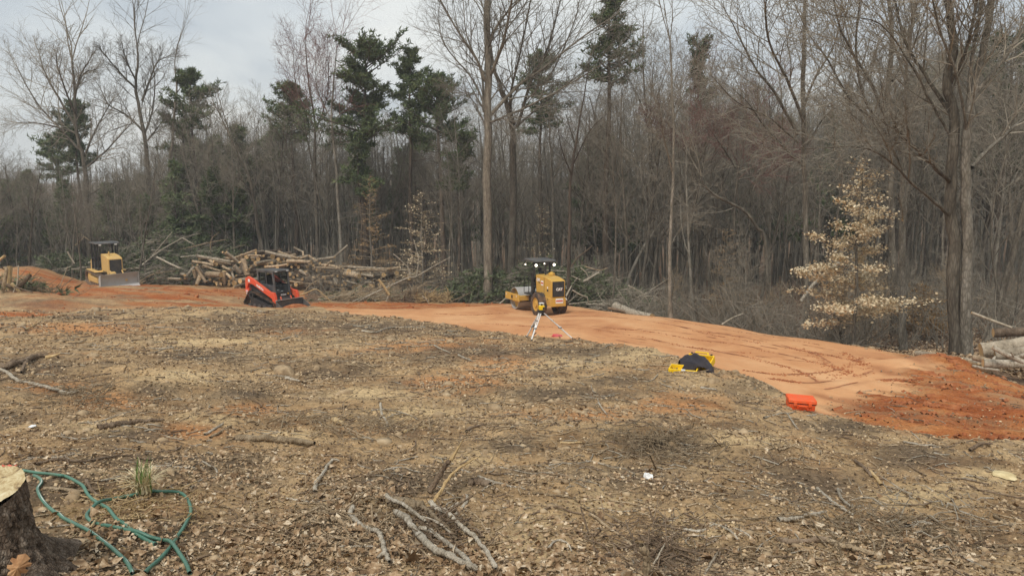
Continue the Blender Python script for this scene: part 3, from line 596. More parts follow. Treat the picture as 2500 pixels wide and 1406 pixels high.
hero_bare('bare tree with a fan of dark upright limbs, left of the thick right trunks', 32,
 [([(2182,850),(2180,600),(2172,348),(2167,249),(2172,174),(2177,75),(2165,-60)],20,9), ([(2162,285),(2123,199),(2078,124),(2048,60),(2030,-40)],10,4), ([(2152,308),(2073,239),(2023,149),(1978,90),(1940,10)],9,2),
  ([(2177,199),(2212,124),(2227,50),(2236,-40)],9,4), ([(2168,330),(2110,240),(2090,120),(2100,0),(2110,-50)],9,3), ([(2172,380),(2130,330),(2080,280),(2020,260)],6,2), ([(2176,330),(2240,250),(2290,180)],6,2)], 45, kid=(9, 6, 4), spread=4)
hero_bare('thick dark trunk with two stout limbs on its left, left one of the pair', 22.2,
 [([(2332,885),(2328,600),(2322,448),(2332,299),(2312,199),(2327,100),(2300,-60)],36,18), ([(2322,446),(2287,413),(2237,363),(2195,324)],14,9), ([(2319,526),(2287,498),(2222,443),(2172,393),(2100,360),(1950,365)],12,2),
  ([(2330,290),(2270,200),(2210,100),(2180,-20)],13,5), ([(2316,215),(2360,120),(2390,-20)],12,6), ([(2330,350),(2290,280),(2230,170),(2150,60),(2050,40)],9,2)], 46, kid=(6, 5, 4), spread=2, sp0=.35)
hero_bare('thick pale patched trunk with a big limb to the right, right one of the pair', 22,
 [([(2362,887),(2361,650),(2359,448),(2362,309),(2376,224),(2406,100),(2430,-60)],32,16), ([(2371,410),(2421,358),(2500,290),(2580,230)],13,6), ([(2378,228),(2436,164),(2500,70),(2540,-20)],14,7),
  ([(2364,270),(2372,150),(2395,20),(2400,-50)],12,6), ([(2362,330),(2340,200),(2290,60),(2270,-40)],9,4)], 47, kid=(6, 5, 4), spread=2, tk=M_barkpale, sp0=.35)
hero_bare('forked bare tree leaning right at the right edge of the photo', 27, [([(2405,840),(2440,740),(2475,620),(2500,500),(2530,400)],20,12), ([(2440,740),(2420,600),(2430,480),(2470,330)],8,3)], 48, kid=(5, 5, 4))
hero_bare('smooth grey trunk just behind the tan leaved beech', 26.5, [([(2206,855),(2205,700),(2203,550),(2208,400),(2215,200)],24,12), ([(2205,420),(2170,330),(2150,200)],7,2)], 49, kid=(5, 5, 4), tk=M_barkpale, base_z=None)
hero_bare('reddish budded maple crown behind the slim straight trunk', 44, [([(1700,760),(1702,560),(1690,420),(1700,300),(1705,260)],10,3), ([(1696,420),(1740,330),(1770,300)],5,1), ([(1694,400),(1640,330),(1600,290)],5,1)], 50, kid=(9, 6, 5), tw=M_twigred)
hero_bare('red budded maple with a low spreading crown in the dense wood', 42, [([(1790,760),(1792,560),(1800,430),(1820,330),(1830,290)],9,3), ([(1798,420),(1850,360),(1890,330)],5,1), ([(1796,410),(1750,340),(1720,300)],5,1), ([(1800,440),(1880,420),(1930,380)],4,1)], 51, kid=(9, 6, 5), tw=M_twigred)
hero_bare('tall thin pinkish twigged tree left of the biggest pine', 60, [([(775,660),(770,420),(768,300),(752,190),(745,100)],11,2), ([(768,310),(725,220),(715,120)],5,1), ([(768,330),(800,230),(800,130)],5,1)], 52, kid=(10, 6, 5), tw=M_twigred)
hero_bare('pale thin trunked tree with twiggy top just left of the biggest pine', 58, [([(835,640),(822,420),(810,300),(815,200),(822,120)],11,2), ([(812,300),(775,220),(770,140)],4,1), ([(812,300),(850,250),(858,180)],4,1)], 53, kid=(9, 6, 5), tw=M_twigred, tk=M_barkpale)
hero_bare('crooked dark tree leaning left above the log pile', 56, [([(655,640),(630,560),(620,490),(605,420),(560,330)],13,5), ([(618,480),(590,440),(560,430)],4,1)], 54, kid=(6, 5, 4))
# ------------------------------------------------------------------ woodland behind: copies of a few differently grown trees
random.seed(5)
HID = (0, -60, -30)
V_bare = [bare_tree(100 + i, h, r, 'x', 'tree', tw, tk, **kw) for i, (h, r, tw, tk, kw) in enumerate([
    (15, .15, None, None, {}), (16, .12, None, M_barkpale, dict(kids=(12, 6, 5, 4, 0), start=(.3, .2, .15, .15))), (14, .13, None, None, dict(kids=(9, 7, 6, 4, 0), lr=(.5, .55, .5, .5), start=(.25, .15, .1, .1))),
    (15, .10, None, None, dict(kids=(14, 5, 5, 3, 0), lr=(.3, .55, .5, .5), start=(.3, .2, .1, .1))), (13, .11, None, None, dict(kids=(12, 7, 5, 4, 0), start=(.25, .2, .1, .1))),
    (16, .17, None, None, dict(kids=(10, 8, 5, 4, 0), start=(.45, .2, .1, .1)))])]
V_h = [15, 16, 14, 15, 13, 16]
V_shrub = [bare_tree(200 + i, h, .035, 'x', 'shrub', tw, tk, kids=(14, 7, 5, 0, 0), start=(.08, .1, .1, .1), lr=(.55, .5, .5, .5), ang=((25, 65), (25, 65), (25, 60), (25, 60)), wob=(.16, .2, .2, .2, .2), rmin=.006, levels=4)
           for i, (h, tw, tk) in enumerate([(3.2, None, None), (2.6, M_stick, None), (3.6, M_twig, M_barkpale)])]
V_pine = [pine('x', 12, 3.0, 5.5, 300, r=.14, dens=.9, shape='cone', nb=6, tsz=.42), pine('x', 14, 7.5, 5.5, 301, r=.17, dens=.9, nb=6, tsz=.42)]
USED = set()
def place(var, x, y, sc, rz, label, group, name=None, cat='tree', tilt=0):
    z = gz(x, y); rot = (random.uniform(-tilt, tilt), random.uniform(-tilt, tilt), rz)
    if var in USED: r = copy_thing(var, (x, y, z), rot, sc)
    else: USED.add(var); r = var; r.location = (x, y, z); r.rotation_euler = rot; r.scale = (sc,) * 3
    if name: r.name = name
    r['category'] = cat; r['label'] = label; r['group'] = group; return r
TOP = np.array([(-100,440),(0,410),(110,425),(300,405),(420,340),(560,255),(700,280),(850,285),(1000,300),(1200,300),(1450,280),(1560,190),(1700,210),(1850,230),(2000,220),(2200,150),(2600,100)], float)
ZN = [(150, 'at the far left edge'), (290, 'behind the bulldozer'), (440, 'right of the bulldozer'), (590, 'behind the left log heap'), (730, 'behind the loader'), (880, 'behind the right logs'), (1030, 'behind the root heap'), (1160, 'left of the drum'),
      (1290, 'behind the roller drum'), (1430, 'behind the roller hood'), (1560, 'behind the peeled log'), (1700, 'past the slim trunk'), (1850, 'in the red twigged part'), (1990, 'left of the tan beech'), (2140, 'behind the tan beech'), (2290, 'right of the tan beech'), (2400, 'behind the twin trunks'), (9999, 'at the right edge')]
def zone(px):
    return next(n_ for l_, n_ in ZN if px < l_)
n = 0
for k in range(236):
    px = -60 + 2660 * ((k * .61803) % 1); Y = random.choice((random.uniform(49, 66), random.uniform(56, 90)))
    if 380 < px < 1080: Y = max(Y, random.uniform(57.5, 70))
    if px > 1480: Y = random.uniform(36, 80) if random.random() < .5 else random.uniform(44, 70)
    if px > 1500 and Y < np.interp(px, [1500, 1650, 1800, 2000, 2600], [46, 41, 37, 32, 30]): Y += 12
    x = (px - 1250) / F * Y; i = random.randrange(6); tp = np.interp(px, TOP[:, 0], TOP[:, 1]) + random.uniform(-30, 110)
    H = max(5, P(px, tp, Y)[2] - gz(x, Y)); kind = ('slender grey bare tree', 'pale barked bare tree', 'low branched twiggy tree', 'thin straight bare tree', 'spreading brown twigged tree', 'high crowned bare tree')[i]; dp = 'front' if Y < 58 else 'middle' if Y < 72 else 'back'
    place(V_bare[i], x, Y, H / V_h[i], random.uniform(0, 6.28), kind + ' in the ' + dp + ' wood ' + zone(px), 'bare trees of the wood', tilt=.07)
for k in range(48):
    px = (random.uniform(-60, 700) if k % 3 else random.uniform(700, 2600)); Y = random.uniform(58, 84); x = (px - 1250) / F * Y; i = k % 2
    tp = np.interp(px, TOP[:, 0], TOP[:, 1]) + random.uniform(20, 150); H = max(4, P(px, tp, Y)[2] - gz(x, Y))
    place(V_pine[i], x, Y, H / (12, 14)[i], random.uniform(0, 6.28), 'young green pine half hidden ' + zone(px), 'young pines in the wood', tilt=.03)
for k in range(95):
    px = random.uniform(850, 2560) if k % 3 else random.uniform(-40, 850)
    be = np.interp(px, BK[:, 0], BK[:, 1]) if px > 740 else 56
    Y = be + (random.uniform(1.6, 5) if px > 1480 else random.uniform(5, 9)) * random.choice((1, 1.8, 3)); x = (px - 1250) / F * Y; i = k % 3
    if px > 2150: Y += 9 + 8 * random.random(); x = (px - 1250) / F * Y
    place(V_shrub[i], x, Y, random.uniform(.6, 1.25), random.uniform(0, 6.28), 'tangled bare shrub ' + zone(px), 'bare shrubs along the foot of the wood', name='bare_shrub', cat='shrub', tilt=.25)
# far-off wood reading as one mass: thin stems with a few branches
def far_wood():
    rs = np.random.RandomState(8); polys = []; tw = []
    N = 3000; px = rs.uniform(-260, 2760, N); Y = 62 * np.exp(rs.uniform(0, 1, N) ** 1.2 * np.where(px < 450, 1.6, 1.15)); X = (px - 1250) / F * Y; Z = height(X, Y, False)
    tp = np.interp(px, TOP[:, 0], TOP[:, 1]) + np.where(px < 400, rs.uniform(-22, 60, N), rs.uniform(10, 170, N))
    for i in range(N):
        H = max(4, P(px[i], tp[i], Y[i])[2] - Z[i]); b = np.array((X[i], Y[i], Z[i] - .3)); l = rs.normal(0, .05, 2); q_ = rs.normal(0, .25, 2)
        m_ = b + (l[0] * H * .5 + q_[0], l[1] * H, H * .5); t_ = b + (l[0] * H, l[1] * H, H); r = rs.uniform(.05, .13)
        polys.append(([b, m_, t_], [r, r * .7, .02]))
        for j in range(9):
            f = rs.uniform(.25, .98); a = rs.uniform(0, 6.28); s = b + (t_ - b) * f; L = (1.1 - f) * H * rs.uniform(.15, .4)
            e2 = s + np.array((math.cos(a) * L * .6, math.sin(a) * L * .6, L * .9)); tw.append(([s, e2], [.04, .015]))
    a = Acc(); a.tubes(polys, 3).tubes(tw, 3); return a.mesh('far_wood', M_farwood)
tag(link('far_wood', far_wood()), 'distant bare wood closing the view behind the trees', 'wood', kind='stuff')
# undergrowth twigs: one tangled mass at the wood's foot
def undergrowth():
    rs = np.random.RandomState(18); tw = []; N = 7500; px = rs.uniform(-80, 2600, N); be = np.where(px > 740, np.interp(px, BK[:, 0], BK[:, 1]), 55.5)
    Y = be + .7 + rs.exponential(7, N) + np.where((px < 1480), 4, 0) + np.where(px > 2120, rs.uniform(4, 20, N), 0); X = (px - 1250) / F * Y; Z = height(X, Y, False)
    for i in range(N):
        L = rs.uniform(.5, 2.6); b = np.array((X[i], Y[i], Z[i] - .05)); d = rs.normal(0, .45, 3); d[2] = abs(d[2]) + .6; d /= np.linalg.norm(d); k = rs.normal(0, .22, (2, 3)) * L
        tw.append(([b, b + d * L * .5 + k[0], b + d * L + k[1]], [.014, .011, .005]))
    return Acc().tubes(tw, 3).mesh('undergrowth', M_twig)
tag(link('undergrowth', undergrowth()), 'tangle of thin bare undergrowth twigs along the foot of the wood', 'undergrowth', kind='stuff')
# ------------------------------------------------------------------ beeches that keep their tan leaves
def beech(label, px, Y, top, wpx, nl, seed, mat, lsz=.075, base_py=None, ctr=0):
    rg = random.Random(seed); rs = np.random.RandomState(seed); X = (px - 1250) / F * Y; z = gz(X, Y); H = P(px, top, Y)[2] - z; W = S(wpx, Y) / 2
    tr = [([(0, 0, -.3), (.05, 0, H * .3), (-.05, .05, H * .6), (.04, 0, H * .85), (0, 0, H)], [H * .011, H * .009, H * .006, H * .003, .008])]; br = []; C = []
    nb = 74
    for j in range(nb):
        t = .12 + .86 * (j + rg.random()) / nb; a = rg.uniform(0, 6.28); L = W * (1.25 - t * .95) * (.55 + .6 * rg.random()) * (1 if t > .2 else .9)
        d = nrm((math.cos(a), math.sin(a), rg.uniform(-.02, .3) + t * .3)); p = (0, 0, H * t); pts = [p]
        for s_ in range(5):
            d = nrm((d[0] + rg.uniform(-.15, .15), d[1] + rg.uniform(-.15, .15), d[2] - .03 + rg.uniform(-.05, .05))); pts.append(tuple(pts[-1][k] + d[k] * L / 5 for k in range(3)))
        br.append((pts, [.022 * (1 - s_ / 6) * max(.5, L / W) for s_ in range(6)])); w8 = rg.uniform(.1, 1.9) * max(.10, 1.5 - t * 1.35)
        for s_ in range(int(8 * L / W) + 3):
            f = rg.uniform(.25, 1) * 4.99; i = int(f); f -= i; q_ = tuple(pts[i][k] + (pts[i + 1][k] - pts[i][k]) * f for k in range(3)); a2 = math.atan2(d[1], d[0]) + rg.choice((-1, 1)) * rg.uniform(.4, 1.1); l2 = rg.uniform(.15, .45) * L
            e2 = (q_[0] + math.cos(a2) * l2, q_[1] + math.sin(a2) * l2, q_[2] + rg.uniform(-.05, .12)); br.append(([q_, e2], [.008, .004]))
            for u_ in range(max(1, int(nl / nb / 6 * w8))):
                g = rg.random(); C.append([q_[k] + (e2[k] - q_[k]) * g + rg.gauss(0, .06 + .02 * W) * (1 if k < 2 else .8) for k in range(3)])
    o = thing('beech_tree', label, 'tree', (X, Y, z)); link('trunk', Acc().tubes(tr, 7).mesh('beech_trunk', M_barkpale), o); link('branches', Acc().tubes(br, 3).mesh('beech_branches', M_stick), o)
    V, Q = leaves(C, lsz, rs, .5); link('leaves', mesh_np('beech_leaves', V, Q, mat), o); return o
beech('large young beech full of pale tan leaves at the right of the pad', 2095, 24.2, 395, 265, 11500, 61, M_beech, .078)
beech('smaller tan leaved beech low behind the right end of the log pile', 905, 52, 430, 130, 1700, 62, M_beechdark, .10)
beech('tan leaved beech with flat sprays behind the root heap', 1030, 50, 470, 170, 1700, 63, M_beech, .09)
beech('small tan leaved beech just left of the road roller canopy', 1318, 51, 495, 100, 800, 64, M_beech, .09)
beech('brown leaved sapling behind the felled logs at the right', 2262, 29, 690, 130, 2200, 65, M_beechdark, .08)
beech('brown leaved sapling at the far left beyond the bulldozer', 30, 66, 545, 150, 900, 66, M_beechdark, .12)
beech('small brown leaved sapling in the wood beside the red budded maple', 1775, 40, 560, 110, 800, 67, M_beechdark, .08)
# ------------------------------------------------------------------ machines
M_yel = paint('machine_yellow', (.62, .37, .065), (.42, .24, .12), .6); M_yelold = paint('dusty_yellow', (.62, .40, .13), (.42, .28, .16), .6, .6)
M_red = paint('loader_orange_red', (.72, .085, .033), (.45, .19, .10), .6); M_blk = paint('black_steel', (.022, .022, .024), (.12, .09, .06), .35, .55)
M_char = paint('charcoal_steel', (.06, .066, .072), (.26, .21, .16), .55, .5); M_rub = paint('rubber', (.035, .032, .029), (.26, .15, .085), .9, .85, 4)
M_steel = paint('worn_steel', (.40, .395, .38), (.30, .22, .16), .45, .42); M_bladelow = paint('polished_steel', (.72, .72, .71), (.45, .40, .35), .35, .35)
M_trk = paint('dusty_track_steel', (.17, .13, .10), (.34, .23, .15), .8, .7); M_seat = paint('seat_vinyl', (.04, .045, .055), (.1, .08, .06), .3, .6)
M_white = paint('white_print', (.8, .8, .78), (.5, .45, .4), .1); M_orangeplastic = paint('orange_plastic', (.80, .10, .018), (.45, .2, .1), .4, .5, 12)
M_yelplastic = paint('yellow_plastic', (.86, .56, .01), (.5, .33, .1), .15, .4); M_alu = paint('aluminium_tube', (.72, .72, .70), (.5, .42, .35), .2, .35)
M_stick1 = paint('sticker_red', (.6, .10, .06), amt=.1); M_dirt = M_clayclod
M_glass, t, b = newmat('tinted_glass'); b.inputs['Base Color'].default_value = (.55, .6, .6, 1); b.inputs['Transmission Weight'].default_value = 1; b.inputs['Roughness'].default_value = .03; b.inputs['IOR'].default_value = 1.02
b.inputs['Specular IOR Level'].default_value = .5
M_lamp, t, b = newmat('lit_lamp'); b.inputs['Emission Color'].default_value = (1, .9, .72, 1); b.inputs['Emission Strength'].default_value = 3.2
M_lampoff = paint('lamp_glass', (.6, .6, .58), amt=.1, rough=.2); M_hivis = paint('hi_vis_cloth', (.55, .85, .05), amt=.05, rough=.8); M_cloth = paint('dark_cloth', (.03, .03, .04), amt=.1, rough=.9); M_skin = paint('skin', (.45, .26, .18), amt=0)
class MB:
    def __init__(s): s.b = bmesh.new()
    def _x(s, vs, M):
        if M is not None: bmesh.ops.transform(s.b, matrix=M, verts=vs)
    def box(s, c, d, rot=None):
        r = bmesh.ops.create_cube(s.b, size=1)['verts']; M = Matrix.Translation(c) @ (Euler(rot).to_matrix().to_4x4() if rot else Matrix()) @ Matrix.Diagonal((*d, 1)); s._x(r, M); return s
    def cyl(s, c, r, h, axis='X', seg=24, r2=None, caps=True):
        v = bmesh.ops.create_cone(s.b, cap_ends=caps, segments=seg, radius1=r, radius2=r if r2 is None else r2, depth=h)['verts']
        R = {'X': Matrix.Rotation(math.pi / 2, 4, 'Y'), 'Y': Matrix.Rotation(-math.pi / 2, 4, 'X'), 'Z': Matrix()}[axis]; s._x(v, Matrix.Translation(c) @ R); return s
    def prism(s, prof, x0, x1, prof2=None):
        """profile of (y, z) extruded along x"""
        n = len(prof); p2 = prof2 or prof; A_ = [s.b.verts.new((x0, *p)) for p in prof]; B_ = [s.b.verts.new((x1, *p)) for p in p2]
        s.b.faces.new(A_[::-1]); s.b.faces.new(B_)
        for i in range(n): s.b.faces.new((A_[i], A_[(i + 1) % n], B_[(i + 1) % n], B_[i]))
        return s
    def bar(s, a, b_, w=.05, seg=4):
        a, b_ = Vector(a), Vector(b_); d = b_ - a; v = bmesh.ops.create_cone(s.b, cap_ends=True, segments=seg, radius1=w / 2 * (1.414 if seg == 4 else 1), radius2=w / 2 * (1.414 if seg == 4 else 1), depth=d.length)['verts']
        R = d.to_track_quat('Z', 'Y').to_matrix().to_4x4(); s._x(v, Matrix.Translation((a + b_) / 2) @ R @ Matrix.Rotation(math.pi / 4 if seg == 4 else 0, 4, 'Z')); return s
    def ring(s, c, ro, ri, h, seg=28, lug=0):
        """hollow ring, axis X"""
        vs = []
        for i in range(seg):
            a = 2 * math.pi * i / seg; k = ro + (lug if i % 2 else 0)
            for (r, x) in ((k, -h / 2), (k, h / 2), (ri, h / 2), (ri, -h / 2)): vs.append(s.b.verts.new((c[0] + x, c[1] + r * math.cos(a), c[2] + r * math.sin(a))))
        for i in range(seg):
            for j in range(4):
                a, b_ = i * 4, ((i + 1) % seg) * 4; s.b.faces.new((vs[a + j], vs[b_ + j], vs[b_ + (j + 1) % 4], vs[a + (j + 1) % 4]))
        return s
    def build(s, name, mat, parent=None, bev=.012):
        b_ = s.b; bmesh.ops.recalc_face_normals(b_, faces=b_.faces)
        me = bpy.data.meshes.new(name); b_.to_mesh(me); b_.free(); me.materials.append(mat)
        o = link(name, me, parent)
        if bev:
            m = o.modifiers.new('bevel', 'BEVEL'); m.width = bev; m.segments = 2; m.limit_method = 'ANGLE'; m.angle_limit = math.radians(40)
        for p in me.polygons: p.use_smooth = True
        me.set_sharp_from_angle(angle=math.radians(38)); return o
def text(s, size, mat, parent, loc, rot, name='lettering', ex=.004, off=.006, sx=1):
    cu = bpy.data.curves.new('t', 'FONT'); cu.body = s; cu.size = size; cu.extrude = ex; cu.offset = off * size * 3; cu.align_x = 'CENTER'; cu.align_y = 'CENTER'; cu.resolution_u = 3
    o = bpy.data.objects.new('t', cu); COL.objects.link(o); me = bpy.data.meshes.new_from_object(o); bpy.data.objects.remove(o); me.materials.clear(); me.materials.append(mat)
    r = link(name, me, parent); r.location = loc; r.rotation_euler = rot; r.scale = (sx, 1, 1); return r
def skin(name, J, E_, mat, parent):
    me = bpy.data.meshes.new(name); me.from_pydata([j[0] for j in J], E_, []); o = link(name, me, parent); m = o.modifiers.new('skin', 'SKIN'); o.modifiers.new('sub', 'SUBSURF').levels = 1; o.modifiers['sub'].render_levels = 2
    for v, j in zip(me.skin_vertices[0].data, J): v.radius = (j[1], j[1] * (j[2] if len(j) > 2 else 1))
    me.skin_vertices[0].data[0].use_root = True; me.materials.append(mat); return o
HP = math.pi / 2
def road_roller():
    x, y, z = G(1338, 768); y = 37.2; x = (1341 - 1250) / F * y; R = thing('road_roller', 'yellow single drum road roller with lit work lamps standing on the rolled clay pad', 'road roller', (x, y, gz(x, y) - .01), math.radians(24))
    for sx in (-1, 1):
        w_ = MB().ring((sx * .56, 0, .585), .56, .33, .36, 44, .022).build('wheel', M_rub, R, .01)
        MB().ring((sx * .56, 0, .585), .525, .34, .40, 36).build('tyre_shoulder', M_rub, w_, .02)
        MB().cyl((sx * .60, 0, .585), .345, .2).cyl((sx * .72, 0, .585), .14, .08).ring((sx * .67, 0, .585), .345, .29, .12).build('rim', M_yel, w_)
    # rear body: bumper, lower frame, hood
    MB().prism([(-1.02, .56), (-1.02, .98), (-.55, 1.0), (.75, 1.0), (.75, .80), (-.35, .62)], -.41, .41).build('rear_frame', M_yel, R, .02)
    MB().prism([(-.98, .985), (-.99, 1.80), (-.90, 1.845), (-.35, 1.95), (.62, 2.0), (.74, 1.96), (.66, 1.10), (.0, 1.06), (-.02, .985)], -.375, .375).build('hood', M_yel, R, .025)
    MB().box((-.379, -.22, 1.5), (.012, .012, .86)).box((-.379, .28, 1.13), (.012, 1.0, .012)).build('door_seam', M_blk, R, 0)
    MB().prism([(-.1, .5), (-.1, .98), (.9, .98), (.9, .45)], -.3, .3).build('axle_housing', M_blk, R)
    g = MB().box((0, -1.0, 1.41), (.62, .035, .74)).build('engine_grille', M_blk, R, .01)
    m_ = MB()
    for i in range(14): m_.box((0, -1.022, 1.10 + i * .048), (.56, .008, .012))
    m_.build('grille_bars', M_char, g, 0)
    text('CAT', .17, M_white, g, (.035, -1.032, 1.40), (HP, 0, 0), off=.02); MB().box((.21, -1.028, 1.40), (.012, .006, .11)).build('logo_bar', M_stick1, g, 0)
    MB().prism([(-1.03, 1.335), (-1.034, 1.335), (-1.034, 1.38), (-1.03, 1.38)], -.02, .05).build('logo_triangle', M_yel, g, 0)
    text('CAT', .19, M_white, R, (-.381, .42, 1.74), (HP, 0, -HP), off=.02); MB().box((-.38, .33, 1.62), (.006, .16, .05)).build('logo_triangle', M_blk, R, 0)
    st = MB().box((-.381, .0, 1.62), (.006, .26, .24)).build('sticker', M_white, R, 0); MB().box((-.386, .0, 1.62), (.004, .24, .07)).build('sticker_band', M_stick1, st, 0)
    st = MB().box((.05, -1.024, .84), (.40, .006, .24)).build('sticker', M_white, R, 0); MB().box((.05, -1.029, .84), (.36, .004, .07)).build('sticker_band', M_stick1, st, 0)
    MB().box((-.381, -.6, 1.32), (.006, .16, .10)).build('number_plate', M_blk, R, 0); MB().box((-.381, -.6, 1.46), (.006, .10, .10)).build('maker_plate', M_white, R, 0)
    MB().box((-.40, -.72, .86), (.05, .22, .14)).box((-.40, -.45, .80), (.04, .08, .06)).build('tie_down_bracket', M_yel, R); MB().box((-.43, -.72, .90), (.01, .08, .06)).build('bracket_hole', M_blk, R, 0)
    MB().bar((.45, -1.0, .86), (.45, -.9, .95), .05).build('side_marker', M_white, R)
    MB().cyl((.2, .12, 2.03), .17, .10, 'Z', 16).cyl((.2, .12, 2.11), .13, .06, 'Z', 16, .06).build('air_cleaner', M_yel, R)
    MB().cyl((-.02, .35, 2.2), .048, .5, 'Z', 14).bar((-.02, .35, 2.43), (.03, .18, 2.55), .09, 12).build('exhaust_pipe', M_blk, R, 0)
    # operator platform
    MB().box((0, 1.35, .93), (1.0, 1.0, .07)).box((-.42, 1.0, 1.5), (.1, .14, 1.1)).box((-.46, .93, 1.55), (.06, .22, 1.0)).build('platform', M_blk, R, .01)
    m_ = MB()
    for sx in (-.52, .52):
        m_.bar((sx, 1.8, .98), (sx, 1.8, 1.85), .035, 8).bar((sx, 1.8, 1.85), (sx, 1.25, 1.9), .035, 8).bar((sx, 1.25, 1.9), (sx, 1.25, .98), .035, 8)
    m_.build('handrail', M_blk, R, 0)
    MB().bar((0, 1.75, .95), (0, 1.6, 1.7), .09).cyl((0, 1.58, 1.74), .17, .03, 'Z', 18).build('steering_column', M_blk, R, 0)
    MB().box((0, 1.1, 1.3), (.48, .46, .12)).box((0, .86, 1.68), (.44, .1, .62), (-.12, 0, 0)).box((0, .84, 2.04), (.26, .09, .18)).build('seat', M_seat, R, .03)
    m_ = MB()
    for sx in (-.44, .44): m_.bar((sx, .78, 1.95), (sx, .84, 2.62), .075)
    m_.bar((-.44, .84, 2.55), (.44, .84, 2.55), .06).build('rollover_posts', M_blk, R, .008)
    c_ = MB().prism([(.42, 2.60), (.42, 2.66), (.5, 2.70), (1.62, 2.74), (1.72, 2.68), (1.72, 2.62)], -.62, .62).build('canopy', M_char, R, .02)
    for sx in (-1, 1):
        l_ = MB().cyl((sx * .5, .50, 2.46), .085, .10, 'Y', 16).bar((sx * .5, .54, 2.5), (sx * .5, .54, 2.62), .03).build('lamp_housing', M_blk, R, 0); MB().cyl((sx * .5, .435, 2.46), .062, .02, 'Y', 16).build('lamp_lens', M_lamp, l_, 0)
        l_ = MB().cyl((sx * .54, 1.66, 2.42), .06, .09, 'Y', 14).bar((sx * .54, 1.66, 2.46), (sx * .54, 1.66, 2.62), .03).build('lamp_housing', M_blk, R, 0); MB().cyl((sx * .54, 1.605, 2.42), .032, .02, 'Y', 14).build('lamp_lens', M_lamp, l_, 0)
    # articulation and drum
    MB().box((0, 1.35, .62), (.5, .9, .3)).build('articulation_joint', M_blk, R)
    MB().box((0, 1.86, .66), (1.5, .16, .26)).box((0, 3.46, .66), (1.5, .12, .26)).build('drum_yoke', M_yel, R, .015)
    for sx in (-1, 1):
        pl = MB().box((sx * .79, 2.66, .66), (.06, 1.76, .36)).build('side_plate', M_yel, R, .012); MB().box((sx * .825, 2.66, .66), (.012, .17, .17)).build('hub_opening', M_blk, pl, 0)
        MB().box((sx * .825, 2.1, .74), (.01, .04, .10)).box((sx * .825, 3.4, .72), (.01, .04, .10)).build('reflector', M_white, pl, 0)
    d_ = MB().ring((0, 2.66, .57), .57, .54, 1.36, 56).build('drum', M_steel, R, 0)
    MB().cyl((-.45, 2.66, .57), .545, .03, 'X', 40).cyl((.45, 2.66, .57), .545, .03, 'X', 40).cyl((-.58, 2.66, .57), .17, .3, 'X', 20).cyl((.58, 2.66, .57), .17, .3, 'X', 20).build('drum_hub', M_yel, d_, 0)
    MB().box((0, 1.99, .50), (1.3, .03, .12), (.3, 0, 0)).build('scraper', M_blk, R, 0)
    p_ = thing('person', 'operator in a yellow high visibility vest sitting on the road roller', 'person', tuple(R.location), math.radians(24))
    skin('body', [((0, 1.08, 1.40), .15, 1.1), ((0, 1.02, 1.62), .15, 1.2), ((0, 1.0, 1.84), .16, 1.3), ((0, 1.0, 1.96), .07), ((0, 1.02, 2.03), .055), ((0, 1.04, 2.14), .085), ((0, 1.05, 2.22), .075),
                  ((-.19, 1.0, 1.88), .075), ((-.26, 1.12, 1.66), .055), ((-.18, 1.42, 1.66), .042), ((.19, 1.0, 1.88), .075), ((.26, 1.12, 1.66), .055), ((.18, 1.42, 1.66), .042),
                  ((-.12, 1.2, 1.40), .09), ((-.14, 1.52, 1.42), .07), ((-.14, 1.55, 1.03), .05), ((.12, 1.2, 1.40), .09), ((.14, 1.52, 1.42), .07), ((.14, 1.55, 1.03), .05)],
         [(0, 1), (1, 2), (2, 3), (3, 4), (4, 5), (5, 6), (2, 7), (7, 8), (8, 9), (2, 10), (10, 11), (11, 12), (0, 13), (13, 14), (14, 15), (0, 16), (16, 17), (17, 18)], M_cloth, p_)
    skin('vest', [((0, 1.06, 1.46), .185, 1.05), ((0, 1.0, 1.66), .19, 1.15), ((0, .98, 1.85), .185, 1.3)], [(0, 1), (1, 2)], M_hivis, p_)
    MB().cyl((0, 1.05, 2.235), .105, .09, 'Z', 14, .075).box((0, 1.15, 2.2), (.15, .1, .015)).build('cap', M_cloth, p_, .01)
    return R
road_roller()
def track_loop(prof, x0, x1, n, th=.03, lug=.02, mat=None, parent=None, name='track'):
    """closed belt along profile with raised shoes"""
    P_ = [Vector(p) for p in prof]; seg = [(P_[(i + 1) % len(P_)] - P_[i]).length for i in range(len(P_))]; tot = sum(seg); m_ = MB()
    for k in range(n):
        s_ = tot * k / n; i = 0
        while s_ > seg[i]: s_ -= seg[i]; i += 1
        a, b_ = P_[i], P_[(i + 1) % len(P_)]; c = a + (b_ - a) * (s_ / seg[i]); d = b_ - a; an = math.atan2(d.y, d.x)
        m_.box(((x0 + x1) / 2, c.x, c.y), (abs(x1 - x0), tot / n * .93, th), (an, 0, 0)); m_.box(((x0 + x1) / 2, c.x + math.sin(an) * th * .8, c.y - math.cos(an) * th * .8), (abs(x1 - x0), tot / n * .22, lug * 2), (an, 0, 0))
    return m_.build(name, mat, parent, 0)
def rounded(prof, k=3):
    q_ = smooth_poly([np.array((*p, 0)) for p in prof + [prof[0]]], k); return [(float(a[0]), float(a[1])) for a in q_[:-1]]
def arc(cy, cz, r, a0, a1, n=7): return [(cy + r * math.cos(math.radians(a0 + (a1 - a0) * i / (n - 1))), cz + r * math.sin(math.radians(a0 + (a1 - a0) * i / (n - 1)))) for i in range(n)]
